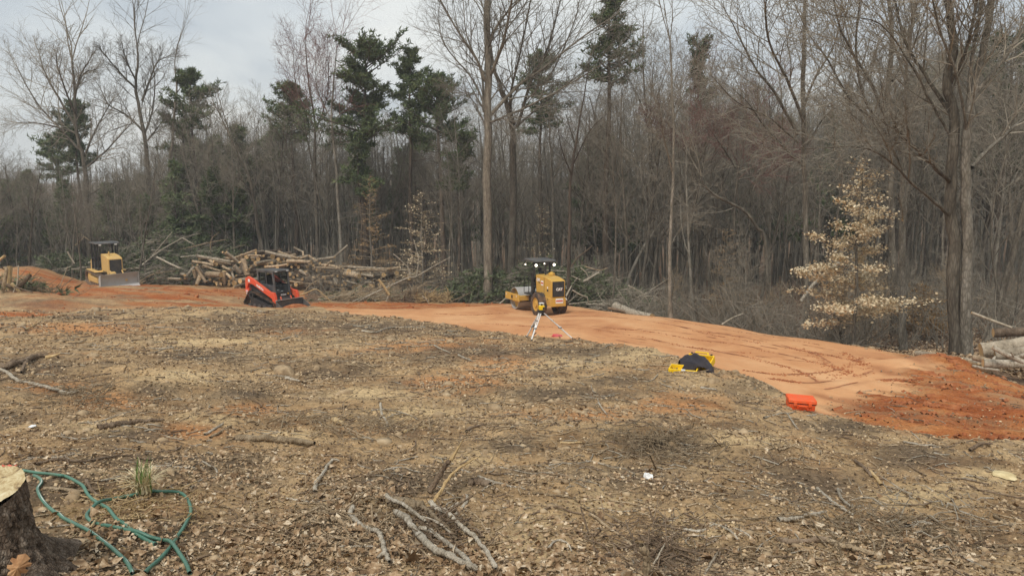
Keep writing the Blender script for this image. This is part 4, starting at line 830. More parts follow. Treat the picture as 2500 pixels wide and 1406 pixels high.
def bulldozer():
    y = 48.0; x = (262 - 1250) / F * y; R = thing('bulldozer', 'dusty yellow bulldozer with a wide grey blade on the cut red mound', 'bulldozer', (x, y, gz(x, y) + .02), math.radians(-124))
    R.rotation_euler = (math.radians(-2), math.radians(1), math.radians(-135)); R.scale = (.93,) * 3
    for sx in (-1, 1):
        pr = arc(-1.15, .46, .44, 90, 270) + arc(1.05, .37, .36, 270, 450)
        tk = track_loop(pr, sx * .62, sx * 1.06, 40, .03, .025, M_trk, R)
        MB().prism([(-.7, .24), (-.7, .60), (.75, .56), (.85, .24)], sx * .70, sx * 1.02).build('track_frame', M_yelold, R, .02)
        MB().ring((sx * .84, -1.15, .46), .36, .2, .12, 20, .03).cyl((sx * .84, -1.15, .46), .24, .2).build('sprocket', M_yelold, R, 0)
        MB().cyl((sx * .84, 1.05, .37), .31, .16, 'X', 20).build('idler', M_trk, R)
        m_ = MB()
        for i in range(5): m_.cyl((sx * .84, -.75 + i * .36, .13), .11, .3, 'X', 14)
        m_.build('track_rollers', M_trk, R, 0)
        MB().prism([(-1.45, .96), (-1.45, 1.0), (.1, 1.0), (.35, .93), (.35, .90)], sx * .42, sx * 1.0).build('fender', M_yelold, R, .01)
    MB().box((0, -.1, .75), (.9, 2.4, .5)).build('chassis', M_blk, R)
    MB().prism([(1.42, .62), (1.42, 1.86), (1.36, 1.93), (.75, 2.06), (-.02, 2.12), (-.02, .9), (.6, .75)], -.45, .45).build('engine_hood', M_yelold, R, .03)
    g = MB().box((0, 1.43, 1.27), (.74, .04, 1.1)).build('radiator_grille', M_blk, R, .01); m_ = MB()
    for i in range(16): m_.box((0, 1.455, .80 + i * .063), (.70, .01, .018))
    m_.build('grille_bars', M_char, g, 0)
    MB().box((-.456, .55, 1.25), (.012, .5, .55)).build('side_vent', M_yelold, R, 0); MB().cyl((.18, .8, 2.17), .05, .3, 'Z', 12).build('exhaust_pipe', M_yelold, R, 0)
    # cab frame, floor, seat
    MB().box((0, -.55, 1.02), (1.3, 1.1, .1)).box((0, -.98, 1.25), (1.25, .14, .5)).build('platform', M_char, R, .01)
    m_ = MB()
    for sx in (-.66, .66):
        m_.bar((sx, -1.12, 1.0), (sx, -1.16, 2.78), .10).bar((sx, -.50, 1.0), (sx, -.50, 2.76), .10).bar((sx * .96, .06, 1.0), (sx * .96, -.02, 2.76), .07)
        m_.bar((sx, -1.16, 1.75), (sx, -.5, 1.75), .05).bar((sx, -.5, 1.05), (sx, .06, 1.05), .10)
    m_.box((0, -1.1, 1.4), (1.2, .06, .8)); m_.build('rollover_frame', M_blk, R, .01)
    MB().prism([(-1.3, 2.76), (-1.3, 2.84), (-.2, 2.88), (.14, 2.82), (.14, 2.76)], -.76, .76).build('canopy', M_char, R, .02)
    m_ = MB()
    for sx in (-.5, .5): m_.box((sx, .12, 2.72), (.16, .08, .1))
    m_.build('work_lamp', M_lampoff, R, .01)
    MB().box((0, -.55, 1.35), (.5, .5, .14)).box((0, -.80, 1.75), (.48, .12, .72)).box((0, -.8, 2.14), (.26, .1, .16)).box((-.34, -.55, 1.52), (.1, .4, .08)).box((.34, -.55, 1.52), (.1, .4, .08)).build('seat', M_seat, R, .03)
    MB().box((0, -.05, 1.6), (.9, .14, 1.0)).bar((-.3, -.2, 1.5), (-.3, -.3, 1.85), .03).bar((.3, -.2, 1.5), (.3, -.3, 1.85), .03).build('dashboard', M_blk, R, .02)
    MB().prism([(-1.75, .95), (-1.72, 1.5), (-1.55, 1.66), (-1.22, 1.70), (-1.22, .95)], -.62, .62).build('fuel_tank', M_yelold, R, .03)
    pl = MB().box((-.626, -1.5, 1.3), (.01, .36, .26)).build('maker_plate', M_white, R, 0); text('CAT', .15, M_blk, pl, (-.634, -1.5, 1.3), (HP, 0, -HP), off=.015)
    # blade
    prof = [(.18, .0), (.05, .12), (-.02, .32), (-.03, .55), (.04, .78), (.16, .96)]; by = 1.9
    m_ = MB(); pf = [(by + a, b_) for a, b_ in prof] + [(by + a - .05, b_) for a, b_ in prof[::-1]]; m_.prism(pf, -1.32, 1.32); bl = m_.build('blade', M_steel, R, .006); bl.rotation_euler = (0, 0, math.radians(13)); bl.location = (by * math.sin(math.radians(13)), by * (1 - math.cos(math.radians(13))), 0)
    MB().prism([(by + .205, -.04), (by + .11, .16), (by + .075, .16), (by + .17, -.04)], -1.36, 1.36).build('cutting_edge', M_bladelow, bl, .004)
    m_ = MB()
    for sx in (-1.325, 1.325): m_.prism([(by + .16, 0), (by - .06, .1), (by - .08, .6), (by + .0, .9), (by + .16, .96)], sx - .012, sx + .012)
    m_.build('end_plate', M_steel, bl, 0); MB().prism([(by - .1, .30), (by - .1, .7), (by - .3, .6), (by - .3, .35)], -.9, .9).build('blade_stiffener', M_yelold, bl)
    m_ = MB()
    for sx in (-.5, .5): m_.bar((sx, .6, .5), (sx, by - .1, .45), .14).bar((sx * .7, 1.35, 1.15), (sx * .8, by - .12, .75), .09, 10)
    m_.build('push_arm', M_yelold, R); MB().prism([(1.42, .95), (1.42, 1.05), (1.75, .98), (1.8, .8), (1.7, .78)], .1, .42).build('tilt_link', M_yelold, R)
    return R
bulldozer()
def track_loader():
    y = 41.6; x = (662 - 1250) / F * y; R = thing('track_loader', 'orange red compact track loader with its bucket full of red clay', 'track loader', (x, y, gz(x, y) + .02), math.radians(-122))
    for sx in (-1, 1):
        pr = arc(-1.02, .30, .26, 175, 280, 5) + arc(.95, .26, .22, 280, 400, 6) + arc(-.72, .72, .24, 60, 165, 6)
        track_loop(pr, sx * .56, sx * .96, 46, .035, .02, M_rub, R)
        MB().prism([(-.85, .16), (-.8, .5), (-.6, .62), (.3, .36), (.9, .22), (.9, .14)], sx * .62, sx * .9).build('track_frame', M_blk, R, .02)
        MB().ring((sx * .76, -.72, .72), .19, .1, .3, 18, .02).build('sprocket', M_blk, R, 0)
        m_ = MB()
        for i in range(5): m_.cyl((sx * .78, -.85 + i * .4, .16), .12, .3, 'X', 14)
        m_.build('track_rollers', M_char, R, 0)
        # lift arm: rear pivot high, running down to the front
        ap = [(-1.22, 1.62), (-1.0, 1.74), (-.72, 1.66), (.72, .98), (1.02, .96), (1.12, .78), (1.22, .24), (1.02, .22), (.9, .62), (.62, .74), (-.62, 1.32), (-.95, 1.36), (-1.12, 1.02), (-1.22, 1.05)]
        ar = MB().prism(ap, sx * .70, sx * .86).build('lift_arm', M_red, R, .015)
        MB().prism([(-1.24, 1.02), (-.86, 1.12), (-.88, .86), (-1.0, .66), (-1.2, .95)], sx * .74, sx * .9).build('rear_link', M_red, R, .01)
        MB().bar((sx * .66, -.7, .95), (sx * .66, .75, .72), .1, 10).build('lift_cylinder', M_blk, R, 0)
        if sx > 0:
            text('KUBOTA', .15, M_white, ar, (.866, -.02, 1.18), (HP, 0, HP), off=.012).rotation_euler = Euler((HP - 0, math.radians(25.8), HP))
            text('SVL', .12, M_white, ar, (.908, -1.04, .93), (HP, 0, HP), off=.012); text('65', .12, M_white, ar, (.908, -1.04, .81), (HP, 0, HP), off=.012)
            MB().box((.862, -.9, 1.52), (.006, .14, .16)).build('round_emblem', M_white, ar, .0)
    MB().prism([(-1.2, .35), (-1.28, 1.28), (-1.1, 1.42), (-.45, 1.36), (.4, .95), (.85, .6), (.85, .3)], -.56, .56).build('engine_body', M_char, R, .03)
    MB().box((0, -1.27, .95), (.9, .04, .5)).build('rear_grille', M_blk, R, .01)
    m_ = MB()   # cab shell as frame
    for sx in (-.5, .5):
        m_.bar((sx, -.52, 1.2), (sx, -.56, 2.02), .10).bar((sx, .78, .62), (sx, .62, 2.02), .10).bar((sx, -.55, 2.02), (sx, .62, 2.02), .09).prism([(-.52, .95), (-.52, 1.38), (.68, 1.30), (.78, .6), (.4, .7)], sx - .02, sx + .02).bar((sx, .1, 1.2), (sx, .08, 2.0), .05)
    m_.bar((-.5, .78, .62), (.5, .78, .62), .08).bar((-.5, .62, 2.02), (.5, .62, 2.02), .1).bar((-.5, -.55, 2.02), (.5, -.55, 2.02), .1); m_.build('cab_frame', M_char, R, .012)
    MB().prism([(-.66, 2.04), (-.6, 2.11), (.62, 2.13), (.74, 2.07), (.74, 2.02), (-.66, 2.02)], -.56, .56).build('cab_roof', M_char, R, .025)
    for sx in (-.5, .5): MB().box((sx, .04, 1.68), (.008, 1.1, .62)).build('side_window', M_glass, R, 0)
    MB().prism([(.70, 1.28), (.63, 1.98), (.625, 1.98), (.695, 1.28)], -.45, .45).build('front_window', M_glass, R, 0); MB().box((0, -.56, 1.7), (.9, .008, .55)).build('rear_window', M_glass, R, 0)
    m_ = MB()
    for sx in (-.4, .4): m_.box((sx, .77, 2.05), (.14, .05, .06))
    m_.build('work_lamp', M_lampoff, R, .008)
    MB().box((0, .0, 1.15), (.5, .5, .14)).box((0, -.3, 1.5), (.46, .12, .6)).box((-.33, .1, 1.32), (.1, .4, .1)).box((.33, .1, 1.32), (.1, .4, .1)).build('seat', M_seat, R, .03)
    fp = MB().prism([(.84, .52), (.80, .92), (.77, .92), (.80, .52)], -.44, .44).build('front_panel', M_blk, R, .01); text('SVL65-2', .11, M_white, fp, (.0, .835, .76), (HP, 0, math.pi), off=.012)
    MB().box((-.34, .83, .80), (.1, .01, .08)).build('warning_sticker', M_yel, fp, 0)
    MB().box((0, 1.15, .38), (1.3, .1, .22)).bar((-.35, 1.0, .7), (-.35, 1.15, .3), .08, 8).bar((.35, 1.0, .7), (.35, 1.15, .3), .08, 8).build('quick_coupler', M_red, R)
    bp = [(1.28, .52), (1.32, .54), (1.30, .14), (1.42, .03), (2.02, .0), (2.02, -.03), (1.38, -.02), (1.24, .1)]
    bk = MB().prism(bp, -.92, .92).build('bucket', M_char, R, .005); MB().prism([(1.27, .52), (1.27, .58), (1.40, .60), (1.40, .57)], -.94, .94).build('bucket_rim', M_steel, bk, .004)
    for sx in (-.92, .92): MB().prism([(1.28, .54), (1.28, .02), (2.02, -.02), (1.95, .12)], sx - .015, sx + .015).build('bucket_side', M_char, bk, 0)
    for i in range(7): MB().prism([(1.98, -.03), (1.98, .05), (2.12, .035), (2.22, -.02)], -.84 + i * .27, -.76 + i * .27).build('bucket_tooth', M_bladelow, bk, .004)
    ld = thing('clay_load', 'heap of loose red clay lying in the loader bucket', 'soil heap', tuple(R.location), math.radians(-122)); nx, ny = 26, 14; V = []; 
    for j in range(ny):
        for i in range(nx):
            u_, v_ = i / (nx - 1), j / (ny - 1); X_ = (u_ - .5) * 1.78; Y_ = 1.34 + v_ * .62; hh = .26 * math.sin(math.pi * min(1, max(0, u_))) ** .6 * math.sin(math.pi * min(1, .12 + v_ * .88)) ** .8
            V.append((X_, Y_, .05 + hh + .03 * float(fbm(X_ * 6, Y_ * 6, 3, 3))))
    Fq = [(j * nx + i, j * nx + i + 1, (j + 1) * nx + i + 1, (j + 1) * nx + i) for j in range(ny - 1) for i in range(nx - 1)]; link('soil', mesh_np('clay_load', V, Fq, M_clayclod, True), ld)
    return R
track_loader()
# ------------------------------------------------------------------ laser level on its tripod, cases, flag ribbon
def tripod():
    Y = 21.6; top = P(1322, 762, Y); x, y = top[0], top[1]; g = [G(1300, 832), G(1399, 828), None]; 
    R = thing('survey_tripod', 'white aluminium survey tripod with spread legs on the edge of the rolled pad', 'tripod', (x, y, gz(x, y)), 0); o = np.array(tuple(R.location)); 
    hz = top[2] - o[2]; feet = [G(1297, 832) - o, G(1399, 828) - o, np.array((-.42, .55, gz(x - .42, y + .55) - o[2]))]
    MB().cyl((0, 0, hz), .085, .04, 'Z', 18).cyl((0, 0, hz - .05), .06, .06, 'Z', 14).build('tripod_head', M_blk, R, .004)
    for k, f in enumerate(feet):
        hd = np.array((0, 0, hz - .03)) + (f * np.array((1, 1, 0))) / np.linalg.norm(f[:2]) * .07; d = f - hd; s_ = np.cross(d, (0, 0, 1)); s_ /= np.linalg.norm(s_); w1 = s_ * .032; mid = hd + d * .55
        lg = MB().bar(hd + w1, mid + w1 * .8, .03, 8).bar(hd - w1, mid - w1 * .8, .03, 8).box(tuple(mid), (.085, .05, .05)).bar(mid - d * .12, f, .044, 8).build('leg', M_alu, R, 0)
        MB().box(tuple(mid), (.095, .06, .03)).box(tuple(hd + d * .28), (.08, .05, .02)).build('leg_clamp', M_blk, lg, .003); MB().bar(f - d * .05, f + d * .01, .045, 8).box(tuple(f - d * .03 + np.array((.03, 0, 0))), (.09, .03, .012)).build('foot', M_blk, lg, .002)
    m_ = MB(); a = feet[2] * .45 + np.array((0, 0, hz * .5)); m_.bar(a, a + np.array((-.06, -.02, -.33)), .035, 6).bar(a + np.array((-.06, -.02, -.33)), a + np.array((.05, -.02, -.22)), .03, 6).build('carry_strap', M_blk, R, .004)
    L = thing('laser_level', 'yellow rotating laser level mounted on the tripod', 'laser level', (x, y, top[2] + .02), .25); L.scale = (.85,) * 3
    MB().box((0, 0, .03), (.17, .15, .05)).build('base', M_blk, L, .01); MB().box((0, 0, .13), (.18, .16, .16)).build('body', M_yelplastic, L, .02); MB().box((.05, -.083, .11), (.06, .012, .09)).build('keypad', M_blk, L, .003)
    MB().box((0, 0, .285), (.15, .14, .025)).build('lid', M_white, L, .006); m_ = MB()
    for sx in (-.06, .06):
        for sy in (-.055, .055): m_.box((sx, sy, .24), (.014, .014, .08))
    m_.build('cage', M_white, L, 0); MB().cyl((0, 0, .24), .035, .06, 'Z', 14).build('rotor_head', M_blk, L, 0)
tripod()
def orange_case():
    p = G(1959, 1000); Y = p[1]; k = .42; R = thing('equipment_case', 'small bright orange hard case lying shut on the soil rim', 'case', (p[0], p[1] + .1, p[2] + .0), math.radians(-9)); R.rotation_euler = (math.radians(4), math.radians(3), math.radians(-9))
    MB().prism([(-.13, 0), (-.145, .10), (.145, .10), (.13, 0)], -.195, .195).build('base', M_orangeplastic, R, .012); l_ = MB().prism([(-.15, .108), (-.155, .125), (-.14, .175), (.14, .175), (.155, .125), (.15, .108)], -.21, .21).build('lid', M_orangeplastic, R, .014)
    MB().box((0, 0, .104), (.40, .29, .008)).build('seal', M_blk, R, 0)
    for sx in (-.11, .11): MB().box((sx, -.155, .105), (.05, .02, .07)).build('latch', M_orangeplastic, R, .006)
    m_ = MB()
    for i in range(8): m_.box((-.175 + i * .05, -.142, .05), (.008, .02, .085))
    m_.build('ribs', M_orangeplastic, R, .002); MB().bar((-.06, -.17, .08), (.06, -.17, .08), .02, 8).build('handle', M_orangeplastic, R, 0); MB().box((.212, 0, .10), (.012, .06, .04)).build('side_pad', M_white, R, .004)
    return R
orange_case()
def yellow_case():
    p = G(1683, 905); s = S(100, p[1]); R = thing('laser_case', 'open yellow hard case lying on its two halves beside the pad', 'case', tuple(p), math.radians(-14)); h = s / 2
    def shell(name, x0, y0, w_, d_, ht, par, tilt=0, rz=0):
        m_ = MB(); t_ = .022
        m_.box((0, 0, t_ / 2), (w_, d_, t_))
        for sy in (-1, 1): m_.box((0, sy * (d_ / 2 - t_ / 2), ht / 2), (w_, t_, ht))
        for sx in (-1, 1): m_.box((sx * (w_ / 2 - t_ / 2), 0, ht / 2), (t_, d_ - 2 * t_, ht))
        for i in range(6): m_.box((-w_ * .42 + i * w_ * .168, -d_ / 2 - .006, ht * .5), (.02, .014, ht * .8))
        o = m_.build(name, M_yelplastic, par, .008); o.location = (x0, y0, .0); o.rotation_euler = (tilt, 0, rz); return o
    sh = shell('case_half', -.10, -.16, .52, .30, .10, R, math.radians(6), math.radians(-8)); MB().box((.02, -.17, .09), (.07, .03, .05)).build('latch', M_white, sh, .004)
    lo = shell('case_lid', .19, .30, .50, .34, .15, R, math.radians(24), math.radians(-18)); lo.location.z = .04; MB().bar((-.12, .2, .17), (.12, .2, .17), .03, 8).bar((-.12, .14, .14), (-.12, .2, .17), .03, 8).bar((.12, .14, .14), (.12, .2, .17), .03, 8).build('handle', M_yelplastic, lo, 0)
    MB().box((-.19, .17, .16), (.04, .03, .02)).box((.19, .17, .16), (.04, .03, .02)).build('hinge', M_blk, lo, .004)
    jk = thing('jacket', 'crumpled black jacket thrown over the open yellow case', 'jacket', tuple(p), math.radians(-14)); nx, ny = 34, 26; V = []
    for j in range(ny):
        for i in range(nx):
            u_, v_ = i / (nx - 1) * 2 - 1, j / (ny - 1) * 2 - 1; rr = 1 + .25 * float(vn(np.array(u_ * 2 + 4), np.array(v_ * 2), 7)); X_ = .05 + u_ * .27 * rr + v_ * -.10 + .06; Y_ = .03 + v_ * .24 * rr - u_ * .10
            hh = .31 * max(0, 1 - (u_ * u_ * .8 + v_ * v_ * .85)) ** .5 + .02 + (.10 * float(fbm(np.array(u_ * 3.2), np.array(v_ * 2.1 + u_ * 3), 5, 4)) - .05 * abs(math.sin(u_ * 5 + v_ * 3 + 1.2))) * (1 - max(abs(u_), abs(v_)) ** 4); V.append((X_, Y_, max(hh, .012)))
    Fq = [(j * nx + i, j * nx + i + 1, (j + 1) * nx + i + 1, (j + 1) * nx + i) for j in range(ny - 1) for i in range(nx - 1)]; o = link('cloth', mesh_np('jacket', V, Fq, M_cloth, True), jk); m_ = o.modifiers.new('thick', 'SOLIDIFY'); m_.thickness = .012; o.modifiers.new('s', 'SUBSURF').render_levels = 1
    skin('sleeve', [((.22, .08, .22), .06), ((.30, -.05, .19), .062), ((.35, -.18, .10), .055), ((.36, -.28, .05), .045)], [(0, 1), (1, 2), (2, 3)], M_cloth, jk)
yellow_case()
# ------------------------------------------------------------------ logs
M_logs = [bark('log_bark_tan', (.2, .14, .09), (.38, .28, .18), (.56, .44, .30), 6, .3, .3), bark('log_bark_grey', (.17, .14, .10), (.33, .275, .205), (.50, .43, .33), 6, .3, .25),
          bark('log_bark_dark', (.07, .05, .035), (.14, .10, .07), (.24, .18, .13), 6, .3, .25)]
def log(a, b_, r, mat, label, group=None, seed=0, name='log', taper=.85, bend=.02, ends=(1, 1), sides=12, cat='log', stub=0):
    rg = random.Random(seed); a, b_ = np.array(a, float), np.array(b_, float); d = b_ - a; L = np.linalg.norm(d); n = 7; k = np.array([rg.uniform(-1, 1) for _ in range(3)]) * bend * L
    pts = [a + d * i / n + k * math.sin(math.pi * i / n) for i in range(n + 1)]; rad = [r * (1 - (1 - taper) * i / n) * rg.uniform(.95, 1.05) for i in range(n + 1)]
    loc = (a + b_) / 2; pl = [([tuple(p - loc) for p in pts], rad)]; A_ = Acc().tubes(pl, sides)
    if stub:
        for _ in range(stub):
            i = rg.randint(1, n - 1); q_ = pts[i] - loc; e_ = q_ + np.array([rg.uniform(-1, 1), rg.uniform(-1, 1), rg.uniform(0, 1)]) * r * 3; A_.tubes([([tuple(q_), tuple(e_)], [r * .35, r * .25])], 5)
    o = link(name, A_.mesh('log', mat)); o.location = loc; tag(o, label, cat, group)
    V = o.data
    for e_, p, q_, rr in ((0, pts[0], pts[1], rad[0]), (1, pts[-1], pts[-2], rad[-1])):
        if not ends[e_]: continue
        ax = (p - q_) / np.linalg.norm(p - q_); u = np.cross(ax, (0, 0, 1)) if abs(ax[2]) < .9 else np.cross(ax, (1, 0, 0)); u /= np.linalg.norm(u); w_ = np.cross(ax, u); vv = [(0, 0, .006)]
        M = Matrix(((u[0], w_[0], ax[0]), (u[1], w_[1], ax[1]), (u[2], w_[2], ax[2]))).to_4x4(); M.translation = Vector(p - loc)
        for i in range(12): an = i * math.pi / 6; vv.append((math.cos(an) * rr * 1.0, math.sin(an) * rr * 1.0, .004))
        me = bpy.data.meshes.new('cut_end'); me.from_pydata(vv, [], [(0, i + 1, (i + 1) % 12 + 1) for i in range(12)]); me.materials.append(M_cut); c_ = link('cut_end', me, o); c_.matrix_local = M
    return o
def where(px, py):
    z_ = 'left tip of the log pile' if px < 475 else 'left log heap' if px < 535 else 'logs left of the loader' if px < 610 else 'logs behind the loader arm' if px < 650 else 'logs above the loader cab' if px < 700 else 'middle log heap' if px < 760 else 'thinning log heap' if px < 830 else 'low right logs' if px < 900 else 'tail of the log pile'
    top = np.interp(px, [440, 480, 560, 620, 700, 800, 860, 1000], [640, 622, 615, 615, 610, 640, 652, 655]); h = (py - top) / 75
    return ('atop the ' if h < .28 else 'amid the ' if h < .62 else 'low in the ') + z_
def lab(base, px, py): return base + ' ' + where(px, py)
def yp(py): return 50.4 + (705 - py) * .028
def z2(x, y): return (400 + x / 7.8125, 590 + y / 7.8125)
def z3(x, y): return (680 + x / 5.68, 590 + y / 5.68)
rgl = random.Random(3)
for f, sc, L in ((z2, 7.8125, [(640,280,1260,380,65,0),(540,375,960,450,55,0),(740,455,1080,560,50,0),(1350,310,1760,160,50,1),(1940,190,2500,310,60,0),(1190,200,1640,600,52,0),(1120,200,1400,400,42,0),(830,620,1095,632,118,1),
        (610,470,800,770,65,1),(640,440,810,690,38,0),(580,480,400,700,58,0),(570,540,610,690,80,0),(690,650,625,830,80,0),(1150,560,1150,820,72,0),(1290,560,1340,700,46,0),(1340,460,1460,600,82,1),(1510,330,1600,640,112,0),
        (1130,580,1280,690,62,1),(1120,470,1270,540,52,1),(90,700,320,710,45,0),(330,620,400,640,60,1),(950,370,1270,430,45,0),(850,330,960,420,60,0),(1600,270,1860,270,40,0),(1450,390,1560,620,60,0),(1750,420,2060,360,60,0),(1940,480,2360,430,50,1)]),
                 (z3, 5.68, [(210,80,350,150,30,0),(340,140,345,200,25,0),(250,240,420,190,27,0),(420,200,540,270,35,0),(540,245,780,215,35,1),(780,210,960,50,30,0),(560,410,730,270,30,1),(120,270,450,282,55,1),(0,140,280,230,42,0),
        (870,380,1320,480,42,1),(960,350,1830,402,32,0),(1080,390,1780,440,32,0),(1500,385,1690,360,44,1),(880,440,1120,480,80,1),(940,545,1095,590,27,1),(930,460,1180,520,27,0),(560,460,640,600,32,0),(640,560,820,600,52,0),
        (1000,580,1250,612,22,0),(380,420,480,540,42,0),(290,400,450,500,42,0),(500,360,860,375,36,1),(720,330,960,345,16,0),(600,320,860,370,34,1),(780,520,830,600,60,0),(1150,560,1330,570,20,0)])):
    for i, (a, b_, c_, d_, th, en) in enumerate(L):
        p, q_ = f(a, b_), f(c_, d_); Y = yp((p[1] + q_[1]) / 2) - .3; dy = rgl.uniform(-.5, .5); A_ = P(*p, Y + dy); B_ = P(*q_, Y - dy - (.5 if en else 0))
        ln = math.dist(A_, B_); r = S(th / sc, Y) / 2; ang = abs(math.degrees(math.atan2(q_[1] - p[1], q_[0] - p[0])) % 180); ang = min(ang, 180 - ang)
        base = ('stout ' if r > .16 else 'slim ' if r < .075 else '') + ('log lying level' if ang < 15 else 'log sloping gently' if ang < 38 else 'log leaning steeply' if ang < 72 else 'log standing on end')
        log(A_, B_, r, M_logs[(i * 7 + 3) % 5 % 2], lab(base, (p[0] + q_[0]) / 2, (p[1] + q_[1]) / 2), 'logs in the big pile', seed=i, stub=1 if th < 50 and i % 3 == 0 else 0, sides=12, bend=.03)
for f, sc, L in ((z2, 7.8125, [(1340,790,55),(1240,815,36),(1085,805,30),(1000,790,30),(880,720,26),(2075,285,52),(2180,335,38),(1575,290,45),(1800,330,44),(1750,405,42),(2165,450,26),(1930,475,26),(1655,485,33),(1700,340,36),(1755,215,30),
        (2350,445,27),(1095,735,26),(1420,845,26),(2225,385,22),(960,760,24),(1180,730,25),(1980,440,20),(2060,400,28),(1060,720,22),(1240,750,24),(1480,260,30),(1900,270,24),(2290,330,24),(780,760,26),(930,640,26)]),
                 (z3, 5.68, [(1305,475,22),(435,285,33),(275,350,25),(1005,425,30),(665,505,22),(110,330,23),(1155,405,16),(900,480,26),(1205,505,19),(700,430,16),(850,370,16),(1040,635,26),(540,400,26),(300,410,20),(260,470,20),(360,420,22),(330,520,18),
        (180,350,20),(60,380,20),(600,500,22),(750,470,20),(820,540,20),(960,520,15),(240,320,20),(480,330,20),(400,350,22),(1080,520,16),(640,420,16),(120,250,18),(20,260,20)])):
    for i, (a, b_, rr) in enumerate(L):
        p = f(a, b_); Y = yp(p[1]) - .1 + rgl.uniform(0, .35); r = S(rr / sc, Y); A_ = P(*p, Y); yw = rgl.uniform(-.45, .45); L_ = rgl.uniform(2.0, 3.2); B_ = A_ + np.array((math.sin(yw) * L_, math.cos(yw) * L_, rgl.uniform(-.1, .12)))
        log(A_, B_, r, M_logs[i % 3], lab('big round sawn log end' if r > .13 else 'medium round sawn log end' if r > .085 else 'small round sawn log end', *p), 'logs in the big pile', seed=500 + i, taper=1.05, ends=(1, 0), bend=.01)
for k in range(165):   # logs filling the heap behind those
    px = rgl.uniform(452, 985) if 40 < k < 120 else rgl.uniform(560, 880) if k < 120 else rgl.uniform(790, 1000); tp = np.interp(px, [440, 480, 560, 620, 700, 800, 860, 1000], [678, 632, 628, 624, 622, 645, 662, 668]); bt = np.interp(px, [440, 620, 830, 1000], [698, 700, 708, 690]); py = rgl.uniform(tp, bt)
    Y = yp(py) + rgl.uniform(.5, 1.6); c0 = P(px, py, Y); yw = rgl.uniform(-.4, .5) if rgl.random() < .45 else rgl.uniform(1.1, 2.0); L_ = rgl.uniform(1.5, 3.6); h = np.array((math.sin(yw), math.cos(yw), rgl.uniform(-.14, .14))) * L_ / 2; r = rgl.choice((.06, .08, .1, .13, .16))
    A_, B_ = (c0 - h, c0 + h)
    log(A_, B_, r, M_logs[k % 3], ('thin' if r < .09 else 'middling' if r < .14 else 'thick') + ' log mostly buried ' + where(px, py), 'logs in the big pile', seed=900 + k, ends=(1, 0), sides=10)
# ------------------------------------------------------------------ felled logs at the right edge
RL = [((2425,812),(2540,806),22,18.6,2,'brown thin felled log on top of the stack at the right edge'),((2395,856),(2540,832),38,17.6,1,'thick ridged mossy log in the middle of the stack at the right edge'),
      ((2430,868),(2545,848),26,17.0,1,'mottled grey log under the ridged log at the right edge'),((2400,886),(2545,888),22,16.5,1,'pale lichen covered log at the front of the stack at the right edge'),
      ((2377,872),(2420,884),16,16.9,0,'short stripped log poking left from the stack at the right edge'),((2424,848),(2500,884),12,16.2,1,'forked pale branch lying across the front log at the right edge'),
      ((2470,876),(2545,850),9,16.3,1,'thin pale branch crossing behind the forked one at the right edge'),((2372,763),(2470,800),7,18.9,1,'thin pale pole leaning above the stack at the right edge'),
      ((2236,862),(2415,890),14,18.9,1,'long grey log lying along the rim of the red slope'),((2374,893),(2440,904),7,16.6,1,'whitish stick in front of the stack at the right edge')]
for i, (a, b_, th, Y, mi, lb) in enumerate(RL):
    A_, B_ = P(*a, Y), P(*b_, Y - (.3 if i not in (8,) else 1.5)); 
    log(A_, B_, S(th, Y) / 2, [M_logs[0], M_logs[1], M_logs[2], M_stickpale][3 if i in (3, 5, 6, 9) else mi], lb, seed=40 + i, taper=.95, ends=(1, 1), name='felled_log', stub=2 if i in (3, 5) else 0, sides=14)
log(P(1503, 748, 39.8), P(1592, 774, 36.6), S(22, 38) / 2, M_stickpale, 'pale peeled log lying at the rim of the clay pad right of the roller', seed=71, taper=.8, name='felled_log')
log(P(1486, 752, 39.4), P(1535, 764, 38.4), S(7, 38) / 2, M_stickdark, 'short dark broken log left of the pale peeled log at the pad rim', seed=72, name='felled_log')
